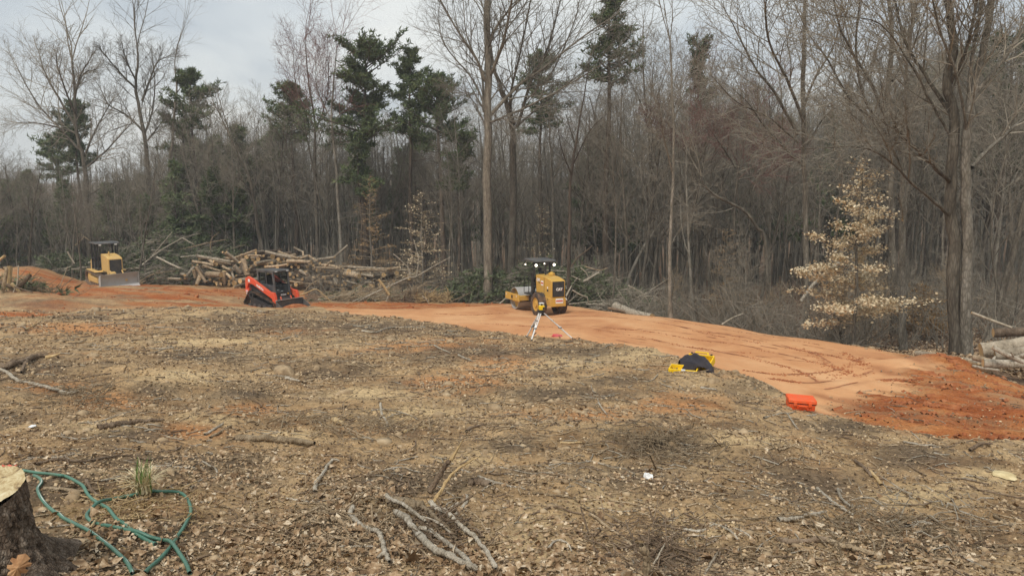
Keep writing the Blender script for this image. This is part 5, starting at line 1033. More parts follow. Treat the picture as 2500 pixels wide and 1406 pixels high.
# ------------------------------------------------------------------ brush piles
M_brushgreen = leafmat('brush_needles', [(.3, (.055, .075, .035)), (.55, (.115, .14, .07)), (.75, (.20, .215, .125))], 4)
def brush(label, cx, cy, Lx, Ly, Hh, seed, nb, green, nst=40, tw=M_twig, tuft=.33, ang=0):
    """mound of cut limbs: tangled twigs, thicker stems and, where still green, needles"""
    rg = random.Random(seed); rs = np.random.RandomState(seed); z0 = gz(cx, cy); o = thing('brush_pile', label, 'brush pile', (cx, cy, z0)); tw_, st_, C, D = [], [], [], []
    def inside():
        while 1:
            u, v = rg.uniform(-1, 1), rg.uniform(-1, 1)
            if u * u + v * v < 1: break
        x_, y_ = u * Lx, v * Ly; g = gz(cx + x_, cy + y_) - z0 if rg.random() < .15 else (float(base_h(cx + x_, cy + y_)) - z0)
        return x_, y_, g, Hh * (1 - u * u) ** .6 * (1 - v * v * .8) * (.7 + .5 * float(vn(np.array(x_ * .9 + seed), np.array(y_ * .9), 3)))
    for i in range(nb):
        x_, y_, g, h = inside(); zz = g + h * rg.uniform(.0, 1) ** .7; a = rg.gauss(ang, .9) if rg.random() < .8 else rg.uniform(0, 6.28); L = rg.uniform(.5, 2.4); d = np.array((math.cos(a), math.sin(a) * .8, rg.uniform(-.25, .5))); p0 = np.array((x_, y_, zz)); k = rs.normal(0, .12, (2, 3)) * L
        pts = [p0 - d * L * .4, p0 + k[0], p0 + d * L * .5 + k[1]]; tw_.append((pts, [.02, .014, .006]))
        if rg.random() < green:
            for t_ in (.2, .45, .7, .95):
                C.append(p0 + d * L * (t_ - .4) + rs.normal(0, .1, 3)); D.append(d * .7 + np.array((0, 0, .1)))
    for i in range(nst):
        x_, y_, g, h = inside(); a = rg.gauss(ang, .7); L = rg.uniform(1.5, 4.5); d = np.array((math.cos(a), math.sin(a), rg.uniform(-.1, .45))); p0 = np.array((x_, y_, g + h * rg.uniform(.3, 1))); pts = [p0 - d * L * .5, p0 + rs.normal(0, .08, 3) * L * .5, p0 + d * L * .5 + rs.normal(0, .1, 3) * L * .4]
        r = rg.uniform(.02, .055); st_.append((smooth_poly(pts, 3), [r * (1 - .12 * j) for j in range(7)]))
        for _ in range(3):
            f = pts[1] + d * L * rg.uniform(0, .45); e_ = f + np.array((math.cos(a + rg.uniform(-.9, .9)), math.sin(a + rg.uniform(-.9, .9)), rg.uniform(0, .7))) * L * .3; tw_.append(([f, (f + e_) / 2 + rs.normal(0, .05, 3), e_], [.016, .012, .006]))
    t1 = link('twigs', Acc().tubes(tw_, 3).mesh('brush_twigs', tw), o); t1['kind'] = 'stuff'
    t2 = link('limbs', Acc().tubes(st_, 5).mesh('brush_limbs', M_stickpale if seed % 2 else M_stick), o); t2['kind'] = 'stuff'
    if C:
        V, Q = tufts(np.array(C), np.array(D), tuft, 6, rs, .09, .6); t3 = link('needles', mesh_np('brush_needles', V, Q, M_brushgreen), o); t3['kind'] = 'stuff'
    return o
def xw(px, Y): return (px - 1250) / F * Y
brush('long green and grey brush pile between the bulldozer and the log pile', xw(390, 54.2), 54.2, 4.8, 1.7, 3.5, 1, 1700, .40, 75, ang=.35)
brush('grey tangled brush pile directly left of the log pile', xw(432, 52.6), 52.6, 2.4, 1.2, 1.9, 2, 800, .12, 45, ang=-.2)
brush('low green brush pile behind the bulldozer and left of it', xw(185, 55.5), 55.5, 3.6, 1.5, 1.9, 3, 900, .4, 30, ang=.2)
brush('green brush behind the left end of the log pile', xw(560, 56.5), 56.5, 3.2, 1.4, 2.6, 12, 700, .5, 20)
brush('brown brush heap of roots and twigs right of the loader', xw(915, 45.6), 45.6, 3.2, .8, .42, 5, 700, .02, 26, tw=M_stick, ang=.3)
brush('dark green pine brush heap left of the road roller drum', xw(1190, 47.2), 47.2, 2.7, 1.4, 1.9, 6, 1300, .65, 30, ang=.4)
brush('tall brush heap directly behind the road roller', xw(1320, 46.5), 46.5, 2.8, 1.4, 2.5, 7, 1300, .4, 45, ang=.5)
brush('green and brown brush heap right of the road roller', xw(1450, 44.2), 44.2, 2.6, 1.3, 2.5, 9, 1200, .35, 45, ang=-.3)
brush('sagging bramble and twig heap behind the rim of the pad', xw(1560, 42), 42, 2.2, 1.1, 1.5, 11, 600, .05, 25)
brush('low twig heap on the near left mound', xw(28, 33.5), 33.5, 1.8, .8, .55, 8, 450, .12, 16, tw=M_stick)
def strk(px_pts, th, Y, mat, label, dy=0, name='fallen_branch', cat='branch', t1=.5, seed=0, sides=7, forks=(), group=None):
    """branch standing or leaning free of the ground: pixel line at distance Y, tip moved by dy"""
    rg = random.Random(seed + 7); n = len(px_pts) - 1; pts = [P(*q_, Y + dy * i / n) for i, q_ in enumerate(px_pts)]; org = pts[0].copy(); pts = smooth_poly([p - org for p in pts], 5); m_ = len(pts)
    A_ = Acc().tubes([(pts, [S(th, Y) / 2 * (1 - (1 - t1) * i / (m_ - 1)) * rg.uniform(.9, 1.1) for i in range(m_)])], sides)
    for fk, ft in forks:
        fp = [P(*q_, Y + dy * .5 + rg.uniform(-.1, .1)) - org for q_ in fk]; fp = smooth_poly(fp, 4); A_.tubes([(fp, [S(ft, Y) / 2 * (1 - .5 * i / (len(fp) - 1)) for i in range(len(fp))])], max(4, sides - 2))
    o = link(name, A_.mesh(name, mat)); o.location = org; return tag(o, label, cat, group)
def z6(x, y): return (100 + x / 4.808, 560 + y / 4.808)
strk([z6(1190,415), z6(1400,250), z6(1660,100)], 4.5, 52.5, M_stickpale, 'long pale branch rising to a bent tip between bulldozer and log pile', .6, forks=[([z6(1660,100), z6(1800,180)], 3), ([z6(1300,320), z6(1440,150), z6(1540,30)], 3)])
strk([z6(1360,325), z6(1500,395), z6(1640,460)], 5, 51.4, M_stickpale, 'pale branch slanting down towards the left tip of the log pile', -.4, t1=.9)
strk([z6(1640,325), z6(1840,305)], 3, 51.6, M_stickpale, 'thin level branch reaching from the brush to the log pile top')
strk([z6(1480,265), z6(1750,210), z6(1980,155), z6(2170,120)], 4, 53.5, M_stick, 'long thin branch running level above the brush beside the log pile', .5, forks=[([z6(1990,290), z6(2000,120), z6(2090,35)], 3.5)])
strk([z6(310,260), z6(350,330), z6(395,400)], 4, 52, M_stickpale, 'short whitish branch stuck upright in the brush left of the bulldozer', .2, t1=.9)
strk([z6(400,190), z6(505,85), z6(440,55)], 2.5, 56, M_stick, 'thin hooked branch in the brush behind the bulldozer', .3, forks=[([z6(505, 85), z6(580, 135)], 2.5)])
strk([z3(1100,830), z3(1300,725), z3(1550,610), z3(1800,500), z3(1900,485), z3(2100,370), z3(2390,210)], 5, 44.6, M_stickpale, 'long pale thin trunk lying propped across the brown brush heap', 1.2, t1=.35)
strk([z3(1385,520), z3(1450,600), z3(1500,680), z3(1540,740)], 6, 44.5, M_stickraw, 'splintered raw yellow trunk sticking out of the brown brush heap', 0, t1=1.3)
strk([z3(1530,740), z3(1500,810), z3(1465,875)], 3.5, 44.5, M_stickpale, 'short bent root under the splintered raw trunk')
strk([z3(300,740), z3(400,705), z3(520,660), z3(640,750), z3(760,865)], 4, 43.6, M_stickraw, 'kinked pale stick lying just right of the loader', .3, t1=.5)
strk([z3(350,700), z3(450,590), z3(620,500), z3(800,450)], 2.5, 45.2, M_stick, 'arched thin branch over the brush right of the loader', .5)
strk([z3(1590,170), z3(1700,260), z3(1800,370), z3(1830,480)], 2.5, 46, M_stickpale, 'curved thin sapling stem leaning at the right end of the log pile', forks=[([z3(1830,480), z3(1790,290), z3(1870,230)], 2)])
strk([z3(1910,480), z3(1940,260), z3(1900,60), z3(1870,-30)], 2.5, 46.3, M_stickpale, 'upright pale sapling above the root heap', .3)
strk([z3(1990,750), z3(2050,800), z3(2085,870)], 3, 43.9, M_stickpale, 'short pale stick lying at the foot of the root heap')
def z5(x, y): return (1380 + x / 6.391, 600 + y / 6.391)
strk([z5(90,330), z5(200,180), z5(330,80), z5(420,0)], 4, 44, M_stickdark, 'dark curved branch rising behind the road roller hood', .6)
strk([z5(240,340), z5(330,430), z5(380,550)], 4, 43.2, M_stickpale, 'pale bent branch on the brush heap right of the road roller')
strk([z5(270,560), z5(400,490), z5(530,415)], 6, 43.1, M_stickpale, 'stubby pale forked limb on the brush heap right of the road roller', 0, t1=.8, forks=[([z5(400,490), z5(300,550), z5(100,470)], 5)])
strk([z5(110,690), z5(230,760), z5(350,800)], 4, 42, M_stickpale, 'whitish stick leaning by the right rear wheel of the road roller', forks=[([z5(340,800), z5(370,910)], 3)])
strk([z5(980,620), z5(1120,690), z5(1240,780), z5(1330,960)], 4, 39.5, M_stickpale, 'arched white branch above the peeled log at the pad rim', forks=[([z5(1240,780), z5(1480,830), z5(1530,1090)], 3), ([z5(1240, 790), z5(1130, 920)], 2.5)])
strk([z5(300,320), z5(520,380), z5(660,345)], 3, 43.3, M_stick, 'thin level twig above the stubby forked limb')
strk([(2050,640), (1990,690), (1955,735)], 9, 34, M_stickpale, 'broken pale trunk section leaning in the wood left of the tan leaved beech', t1=1.0)
strk([(1762,792),(1790,775),(1815,765)], 5, 31, M_stickpale, 'short pale stick at the rim of the pad below the dense wood')
# root heap
def roots():
    rg = random.Random(4); rs = np.random.RandomState(4)
    for lb, px, Y, Lx, H, n, mt in (('splayed orange tan heap of torn up roots left of the green brush', 1055, 44.9, 1.25, .75, 260, M_stickraw), ('upright clump of shredded brown roots behind the torn root heap', 1010, 45.5, .55, 1.35, 150, M_stick), ('dark dirt covered root ball under the long pale thin trunk', 1030, 45.2, 1.6, .6, 260, M_stickdark)):
        cx = xw(px, Y); z0 = gz(cx, Y); o = thing('root_heap', lb, 'roots', (cx, Y, z0)); pl = []
        for i in range(n):
            a = rg.uniform(0, 6.28); b0 = np.array((rg.uniform(-.8, .8) * Lx, rg.uniform(-.5, .5), rg.uniform(0, .6) * H)); d = np.array((math.cos(a) * .9 + .25, math.sin(a) * .8 - .2, rg.uniform(-.3, .9))); L = rg.uniform(.25, .8); p = [b0]
            for s_ in range(4): d = d + rs.normal(0, .35, 3); d /= np.linalg.norm(d); p.append(p[-1] + d * L / 4)
            r = rg.choice((.012, .018, .03)); pl.append((p, [r, r * .9, r * .75, r * .55, r * .3]))
        t_ = link('roots', Acc().tubes(pl, 4).mesh('roots', mt), o); t_['kind'] = 'stuff'
roots()
# cut stubs at the near left mound
for i, (L, th, mt, lb) in enumerate([([(20,712),(24,650)], 15, M_stickraw, 'upright cut log stub on the mound at the left edge'), ([(0,690),(40,700),(75,672)], 10, M_stickdark, 'dark limb leaning over the mound at the left edge'), ([(28,692),(50,715)], 9, M_stickraw, 'pale root leaning at the foot of the upright stub'),
        ([(-10,642),(12,624)], 7, M_stickraw, 'pale branch end poking in at the left photo edge'), ([(45,648),(42,690),(28,722)], 3, M_stickpale, 'thin white twig hanging beside the upright stub'), ([(35,700),(80,714)], 4, M_stickdark, 'thin dark stick at the right foot of the upright stub'), ([(5,720),(16,660),(8,655)], 9, M_stick, 'second leaning stub left of the upright one')]):
    strk(L, th, 32.5 - .1 * i, mt, lb, t1=.85, seed=i, name='broken_limb')
# ------------------------------------------------------------------ sticks lying on the bare soil
def stick(L, th, mat, label, lift=.4, t1=.55, name='stick', cat='stick', forks=(), seed=0, sides=8, tip=None, kn=.12, group=None):
    """pixel line laid on the terrain; optional third value raises the point (metres)"""
    rg = random.Random(seed + len(label)); pts = []
    for q_ in L:
        g = G(q_[0], q_[1]) if len(q_) < 3 else None
        if g is None:
            b0 = G(*L[0][:2]); g = P(q_[0], q_[1], b0[1] + q_[2])
        pts.append(g)
    Y0 = pts[0][1]; r0 = S(th, np.mean([p[1] for p in pts])) / 2; org = pts[0].copy(); pp = smooth_poly([p - org + np.array((0, 0, r0 * lift)) for p in pts], 6); m_ = len(pp)
    rad = [r0 * (1 - (1 - t1) * i / (m_ - 1)) * (1 + kn * rg.uniform(-1, 1)) for i in range(m_)]; rad[-1] *= .6
    A_ = Acc().tubes([([tuple(p + np.array([rg.uniform(-1, 1) for _ in range(3)]) * r0 * .25) for p in pp], rad)], sides)
    for fk, ft in forks:
        fp = []
        for q_ in fk: g = G(*q_[:2]) if len(q_) < 3 else P(q_[0], q_[1], G(*L[0][:2])[1] + q_[2]); fp.append(g - org + np.array((0, 0, r0 * lift)))
        fp = smooth_poly(fp, 5); A_.tubes([(fp, [S(ft, Y0) / 2 * (1 - .6 * i / (len(fp) - 1)) for i in range(len(fp))])], 6)
    o = link(name, A_.mesh(name, mat)); o.location = org; tag(o, label, cat, group)
    for e_, k in ((pp[0], 0), (pp[-1], -1)):
        pass
    if tip:
        tp = [P(q_[0], q_[1], Y0 + q_[2]) - org for q_ in tip[0]]; tp = smooth_poly(tp, 3); c_ = link('splintered_tip', Acc().tubes([(tp, [S(tip[1], Y0) / 2 * (1 - .85 * i / (len(tp) - 1)) for i in range(len(tp))])], 5).mesh('tip', M_stickraw), o)
    return o
def z7(x, y, *a): return (700 + x / 3.95, 1050 + y / 3.95, *a)
def z8(x, y, *a): return (x / 2.87, 560 + y / 2.87, *a)
def zr(x, y, *a): return (1900 + x / 1.992, 700 + y / 1.992, *a)
def zm(x, y, *a): return (1300 + x / 2.778, 900 + y / 2.778, *a)
def zc(x, y, *a): return (500 + x / 3.571, 780 + y / 3.571, *a)
stick([(577,1078),(640,1078),(700,1082),(768,1091)], 19, M_stick, 'short stout weathered log lying alone on the soil', .9, .75, 'loose_log', 'log')
stick([z7(1370,610), z7(1450,480,.04), z7(1520,360,.08), z7(1580,290,.1)], 15, M_stickdark, 'dark broken branch standing up with an orange splintered tip', .3, .8, tip=([z7(1580,290,.1), z7(1640,190,.12), z7(1700,90,.14)], 12), forks=[([z7(1500,400,.08), z7(1525,470,.03)], 5)])
stick([z7(1350,770), z7(1470,620,.05), z7(1560,470,.1), z7(1680,360,.14), z7(1850,260,.16)], 10, M_stickraw, 'pale yellow stick leaning right beside the broken upright branch', .4, .5)
stick([z7(640,770), z7(610,830), z7(655,895), z7(710,955), z7(790,992), z7(865,1012), z7(905,1065), z7(928,1130), z7(945,1210), z7(990,1310)], 14, M_stickpale, 'thick S shaped white branch with a forked foot in the leaf litter', 1.6, .7, forks=[([z7(935,1230), z7(870,1272)], 11)])
stick([z7(960,700), z7(1010,752), z7(1100,782), z7(1180,832), z7(1260,892), z7(1345,965)], 11, M_stickpale, 'lichened white branch at the top of the branch cluster in the foreground', 4.0, .6)
stick([z7(1050,850), z7(1150,905), z7(1200,985), z7(1290,1085), z7(1370,1185), z7(1480,1255), z7(1600,1305), z7(1750,1375), z7(1850,1412)], 19, M_stickpale, 'thickest mottled branch of the foreground cluster running down to the bottom edge', 2.2, .75, kn=.2)
stick([z7(1010,870), z7(1100,960), z7(1210,1090), z7(1330,1210), z7(1440,1290)], 7, M_stick, 'thin brown branch left of the thickest mottled branch', 2, .5)
stick([z7(1120,760), z7(1230,860), z7(1330,900), z7(1470,960), z7(1590,1060)], 8, M_stickpale, 'pale knotted branch crossing the middle of the foreground cluster', 4, .6, kn=.25)
stick([z7(1300,770), z7(1380,830), z7(1450,900), z7(1560,1000), z7(1650,1110)], 13, M_stick, 'stout brown branch below the lichened white one in the cluster', 1.8, .7)
stick([z7(1450,820,.05), z7(1560,760,.07), z7(1660,700,.09)], 5, M_stickpale, 'thin white twig rising to the right from the foreground cluster', 1, .5)
stick([z7(1700,1000), z7(1760,1120), z7(1830,1210), z7(1890,1330)], 5, M_stickraw, 'thin yellow twig at the right flank of the foreground cluster', 2, .5)
stick([z7(1000,610,.05), z7(1000,700), z7(1005,760)], 4, M_stickdark, 'upright thin dark twig at the left head of the foreground cluster', 1, .6)
stick([z7(910,560,.04), z7(930,640), z7(935,720)], 4, M_stickdark, 'second upright dark twig at the head of the foreground cluster', 1, .6)
stick([z7(2330,200,.05), z7(2325,400,.02), z7(2310,640)], 4, M_stickraw, 'upright straw coloured stem right of the zigzag twig', 1, .6)
stick([z7(1180,880), z7(1240,950), z7(1330,1010), z7(1400,1060)], 9, M_stickdark, 'dark branch lying between the two mottled ones of the foreground cluster', 1.6, .7)
stick([z7(1280,1000), z7(1380,1032), z7(1450,1082), z7(1525,1135), z7(1600,1195), z7(1680,1262), z7(1740,1322), z7(1770,1372)], 13, M_stickpale, 'slimmer pale branch right beside the thickest mottled branch', 3.0, .8)
stick([z7(1380,760), z7(1460,822), z7(1545,862), z7(1625,942), z7(1700,1012), z7(1800,1092), z7(1880,1185), z7(1945,1285), z7(2020,1412)], 14, M_stickpale, 'long lichened branch on the right side of the foreground cluster', 3.0, .7, kn=.25)
stick([z7(1430,830), z7(1530,930), z7(1640,1050), z7(1750,1170), z7(1900,1330)], 7, M_stick, 'thin brown branch under the long lichened one', .8, .6)
stick([z7(975,705), z7(1080,715), z7(1180,725), z7(1300,775)], 30, M_stick, 'short thick grey log half buried behind the foreground cluster', .3, 1.0, 'loose_log', 'log')
stick([z7(1180,500,.05), z7(1260,610,.03), z7(1320,730), z7(1370,860), z7(1405,1000)], 6, M_stickdark, 'dark thin stem crossing in front of the foreground cluster', 1.5, .8)
stick([z7(1400,900), z7(1460,850), z7(1530,780)], 7, M_stickpale, 'white twig branching off across the foreground cluster', 2, .6)
stick([z7(0,670), z7(150,692), z7(300,700), z7(500,670), z7(780,640), z7(880,640)], 6, M_stickpale, 'long thin twig lying level left of the foreground cluster', 1, .6)
stick([z7(470,555), z7(600,570), z7(750,600), z7(890,640)], 7, M_stick, 'short stick ending at the long thin level twig', .8, .6)
stick([z7(270,615), z7(285,520), z7(350,430), z7(400,345), z7(450,300), z7(510,310)], 10, M_stickpale, 'hooked pale branch curling up left of the foreground cluster', .9, .6)
stick([z7(230,665), z7(300,640), z7(420,650), z7(560,660)], 12, M_stick, 'half rotted stick at the foot of the hooked pale branch', .4, .7)
stick([z7(420,885), z7(500,885), z7(590,935), z7(660,965)], 14, M_stick, 'stubby grey branch touching the S shaped white branch', .6, .9)
stick([z7(40,1050), z7(150,950), z7(280,920), z7(420,890)], 5, M_stickdark, 'thin dark twig running into the stubby grey branch', .8, .7)
stick([z7(1640,500,.05), z7(1660,590,.03), z7(1742,660), z7(1700,750), z7(1600,855)], 9, M_stickpale, 'zigzag pale twig right of the pale yellow leaning stick', .8, .9)
stick([z7(1680,392,.06), z7(1860,462), z7(2050,525), z7(2300,580)], 8, M_stickpale, 'long straight twig running right from the zigzag pale twig', .8, .6)
stick([z7(1710,750), z7(1820,830), z7(1880,900), z7(1930,980), z7(2030,1090)], 5, M_stick, 'thin curved twig right of the long lichened branch', .8, .6)
stick([z7(500,1135), z7(650,1126), z7(850,1132)], 6, M_stickpale, 'straight whitish twig left of the foot of the S shaped branch', .8, .8)
stick([z7(140,1080), z7(260,1100), z7(340,1140)], 7, M_stick, 'short curved stick far left of the S shaped branch', .8, .6)
stick([z7(1750,530), z7(1850,515), z7(1960,535)], 24, M_stickdark, 'stubby mossy log piece right of the broken upright branch', .3, .8, 'loose_log', 'log')
stick([z8(0,985), z8(80,965), z8(170,942), z8(240,908), z8(330,898)], 15, M_stickdark, 'thick dark branch with a raw yellow splintered end at the left edge', .9, .8, tip=([z8(325,898,.1), z8(380,885,.1), z8(425,866,.1)], 12), forks=[([z8(185,945), z8(150,1020)], 12)])
stick([z8(0,990), z8(60,1022), z8(130,1072), z8(220,1092), z8(330,1117), z8(420,1145), z8(480,1165), z8(550,1145)], 9, M_stickpale, 'long whitish branch sagging across the soil at the left edge', 1.0, .9)
stick([(240,1050),(290,1040),(340,1034),(400,1028)], 17, M_stickdark, 'rough brown rotten log lying on the soil at the left', .6, .6, 'loose_log', 'log', kn=.3)
stick([(500,1064),(520,1052),(546,1035)], 7, M_stickpale, 'left one of two parallel pale sticks above the weathered log', .8, .7)
stick([(513,1072),(538,1058),(566,1041)], 7, M_stick, 'right one of two parallel pale sticks above the weathered log', .8, .7)
stick([(62,808),(90,792),(118,773)], 4.5, M_stickraw, 'pale stick lying alone on the tan strip at the far left', .8, .6)
stick([zc(1450,800), zc(1600,795), zc(1750,830), zc(1870,885)], 5, M_stickpale, 'arched twig behind the small white forked branch', 1, .5)
stick([zc(1530,740,.03), zc(1545,840), zc(1580,890), zc(1595,945)], 7, M_stickpale, 'small white forked branch in the middle of the soil slope', 1, .8, forks=[([zc(1545,840), zc(1510,895)], 5), ([zc(1585,870), zc(1720,825)], 4)])
stick([zc(880,920), zc(960,890), zc(1110,845)], 4, M_stick, 'thin brown twig left of the small white forked branch', .8, .6)
stick([zc(1240,955), zc(1340,1000), zc(1430,1035), zc(1520,1065)], 5, M_stick, 'thin twig slanting right below the small white forked branch', .8, .5)
stick([zc(1720,1000), zc(1830,960), zc(1990,940)], 8, M_stickraw, 'pale tan stick tapering right, right of the slanting thin twig', .8, .5)
stick([zc(1120,880), zc(1210,930)], 14, M_stickraw, 'short chunk of pale wood above the slanting thin twig', .5, .8, 'wood_chunk', 'wood chunk')
stick([zc(2280,990), zc(2330,955), zc(2450,930)], 8, M_stickdark, 'dark arched root near the middle of the soil slope', 1.2, .7)
stick([zc(705,520), zc(830,545)], 7, M_stickpale, 'white mottled stick beside the dark earth hump', .8, .8)
stick([zc(850,560), zc(950,528)], 6, M_stick, 'dark stick just right of the white mottled stick', .8, .8)
stick([zc(1370,105), zc(1490,118), zc(1600,80), zc(1830,70)], 4, M_stickpale, 'pale stick lying near the top of the soil slope below the pad', .8, .7)
stick([zc(2000,230), zc(2140,300)], 4, M_stickpale, 'short pale stick below the survey tripod to the left', .8, .7)
stick([zc(2210,320), zc(2330,370)], 5, M_stickpale, 'forked tipped pale stick right of the short pale one below the tripod', .8, .6)
stick([zc(390,110), zc(490,80)], 6, M_stick, 'stout short stick near the top left of the soil slope', .8, .6)
stick([zc(660,185), zc(790,150), zc(855,115)], 4, M_stickpale, 'bent thin twig on the upper soil slope left of centre', .8, .6)
stick([zm(390,985), zm(520,1090), zm(640,1180), zm(760,1290), zm(900,1410)], 8, M_stick, 'long straight grey stick slanting down to the small cut stub', .9, .9)
stick([zm(540,1010), zm(650,1070)], 5, M_stick, 'thin dark twig crossing above the long straight grey stick', .9, .6)
stick([zm(775,1400), zm(775,1290,0), zm(740,1200,.0)], 21, M_stick, 'small knobbly cut stub standing at the bottom of the photo', .3, .9, 'cut_stub', 'stub')
stick([zm(810,1350,.02), zm(860,1260,.02), zm(900,1185,.04)], 6, M_stickpale, 'white twig leaning right beside the knobbly cut stub', .6, .6)
stick([zm(1170,1400,0), zm(1220,1310,.02), zm(1258,1245,.04)], 8, M_stickpale, 'pale stick poking up right of the knobbly cut stub', .6, .6)
stick([zm(1020,1100), zm(1150,1110), zm(1240,1065), zm(1340,1110), zm(1395,1175)], 8, M_stickpale, 'looping pale root lying in the lower middle', .9, .7)
stick([zm(1310,1070), zm(1430,1115), zm(1500,1160)], 7, M_stickpale, 'whitish root just right of the looping pale root', .9, .6)
stick([zm(640,500), zm(760,495), zm(870,530), zm(1000,555), zm(1042,590)], 5, M_stick, 'thin bent twig on the dark earth hump right of centre', .9, .6)
stick([zm(430,595), zm(540,545), zm(660,590), zm(880,675)], 5, M_stick, 'arched twig below the dark earth hump right of centre', .9, .5)
stick([zm(190,510), zm(335,510)], 6, M_stickraw, 'short orange brown stick left of the dark earth hump', .9, .8)
stick([zm(445,240), zm(505,320)], 5, M_stickpale, 'short curved pale stick in the orange tinged soil', .9, .7)
stick([zm(1140,135), zm(1250,152)], 6, M_stickpale, 'short pale stick below the open yellow case', .9, .7)
stick([zm(0,850), zm(120,862), zm(260,880), zm(330,925)], 6, M_stick, 'thin twig over the sandy patch left of the long straight grey stick', .9, .6)
stick([zm(0,1000), zm(140,945), zm(280,985), zm(420,1000)], 6, M_stickdark, 'dark arched twig over the sandy patch', 1.2, .6)
stick([zm(100,1230), zm(160,1175), zm(230,1190), zm(268,1250)], 6, M_stickpale, 'hoop shaped pale twig on the sandy soil', 1.4, .8)
stick([zr(0,1142), zr(80,1135), zr(150,1118), zr(232,1108)], 12, M_stickpale, 'pale crooked branch in the litter below the two crossed sticks', .9, .6)
stick([zr(0,1240), zr(60,1252), zr(150,1246), zr(240,1238)], 16, M_stickdark, 'left half of the long curved branch near the bottom right', .8, 1.0)
stick([zr(240,1242), zr(300,1268), zr(400,1290), zr(460,1312), zr(502,1342)], 17, M_stick, 'right pale half of the long curved branch near the bottom right', .8, .6)
stick([zr(375,852), zr(430,900), zr(455,930)], 9, M_stickdark, 'dark upper stick of the pair pointing down right of centre', .9, .8)
stick([zr(445,905), zr(475,940), zr(497,970)], 11, M_stickraw, 'raw tan broken end below the dark upper stick', .9, .8)
stick([zr(190,990), zr(250,1040), zr(300,1080), zr(365,1118)], 8, M_stickpale, 'left one of two crossed pale sticks at the lower right', 1.2, .6)
stick([zr(290,992), zr(310,1040), zr(355,1080)], 9, M_stickpale, 'right one of two crossed pale sticks at the lower right', 1.2, .6)
stick([zr(360,1070), zr(440,1105), zr(520,1140)], 5, M_stickpale, 'thin twig trailing right from the two crossed pale sticks', .9, .6)
stick([zr(395,1150), zr(400,1180), zr(396,1212)], 9, M_stickpale, 'short white peg like stick below the two crossed sticks', .8, .8)
stick([zr(630,1170), zr(660,1155), zr(750,1160)], 11, M_stickpale, 'short white log piece in the litter at the lower right', .7, .7)
stick([zr(650,1125), zr(740,1140), zr(830,1172)], 8, M_stickdark, 'dark stick lying above the short white log piece', .9, .7)
stick([zr(1050,1118), zr(1120,1160), zr(1195,1205)], 9, M_stick, 'brown stick slanting down at the right photo edge', .9, .8)
stick([zr(1045,1270), zr(1195,1266)], 9, M_stick, 'straight stick lying level at the right photo edge', .9, .8)
stick([zr(480,1370), zr(600,1360), zr(720,1328)], 8, M_stickraw, 'pale stick near the bottom edge right of the long curved branch', .9, .7)
stick([zr(930,805), zr(980,778), zr(1040,775)], 9, M_stickdark, 'dark arched root at the right edge of the soil below the red clay', 1.5, .7)
stick([zr(620,1070), zr(740,1055), zr(850,975)], 4, M_stickdark, 'thin dark wiry twig at the lower right', 1.4, .7)
stick([zr(610,758), zr(700,775), zr(770,775)], 6, M_stickpale, 'pale stick lying below the red slope at the right', .9, .7)
stick([zr(0,800), zr(40,790), zr(90,770)], 7, M_stick, 'stout stick lying below the orange case', .9, .6)
stick([zr(-70,645), zr(30,622), zr(60,650), zr(95,700)], 5, M_stickpale, 'bent twig arching in front of the orange case', 1.6, .7)
stick([(88,1137),(110,1131),(150,1124),(200,1130),(240,1123),(290,1115),(325,1113)], 8, M_stickdark, 'long wavy dark branch lying beyond the green hose', .9, .6)
stick([(110,1196),(150,1198),(205,1203),(255,1196)], 10, M_stick, 'pale brown stick lying between the loops of the green hose', .9, .6)
stick([(210,1175),(225,1200),(250,1217),(285,1224)], 9, M_stickdark, 'dark curved stick passing under the green hose', .9, .6)
stick([(485,1125),(508,1137),(528,1148),(527,1165),(500,1172),(456,1186)], 6, M_stickpale, 'bent whitish twig above the right loop of the hose', .9, .6)
stick([(423,1142),(460,1143),(500,1146)], 6, M_stickpale, 'peeling whitish strip of wood right of the grass clump', .7, .6)
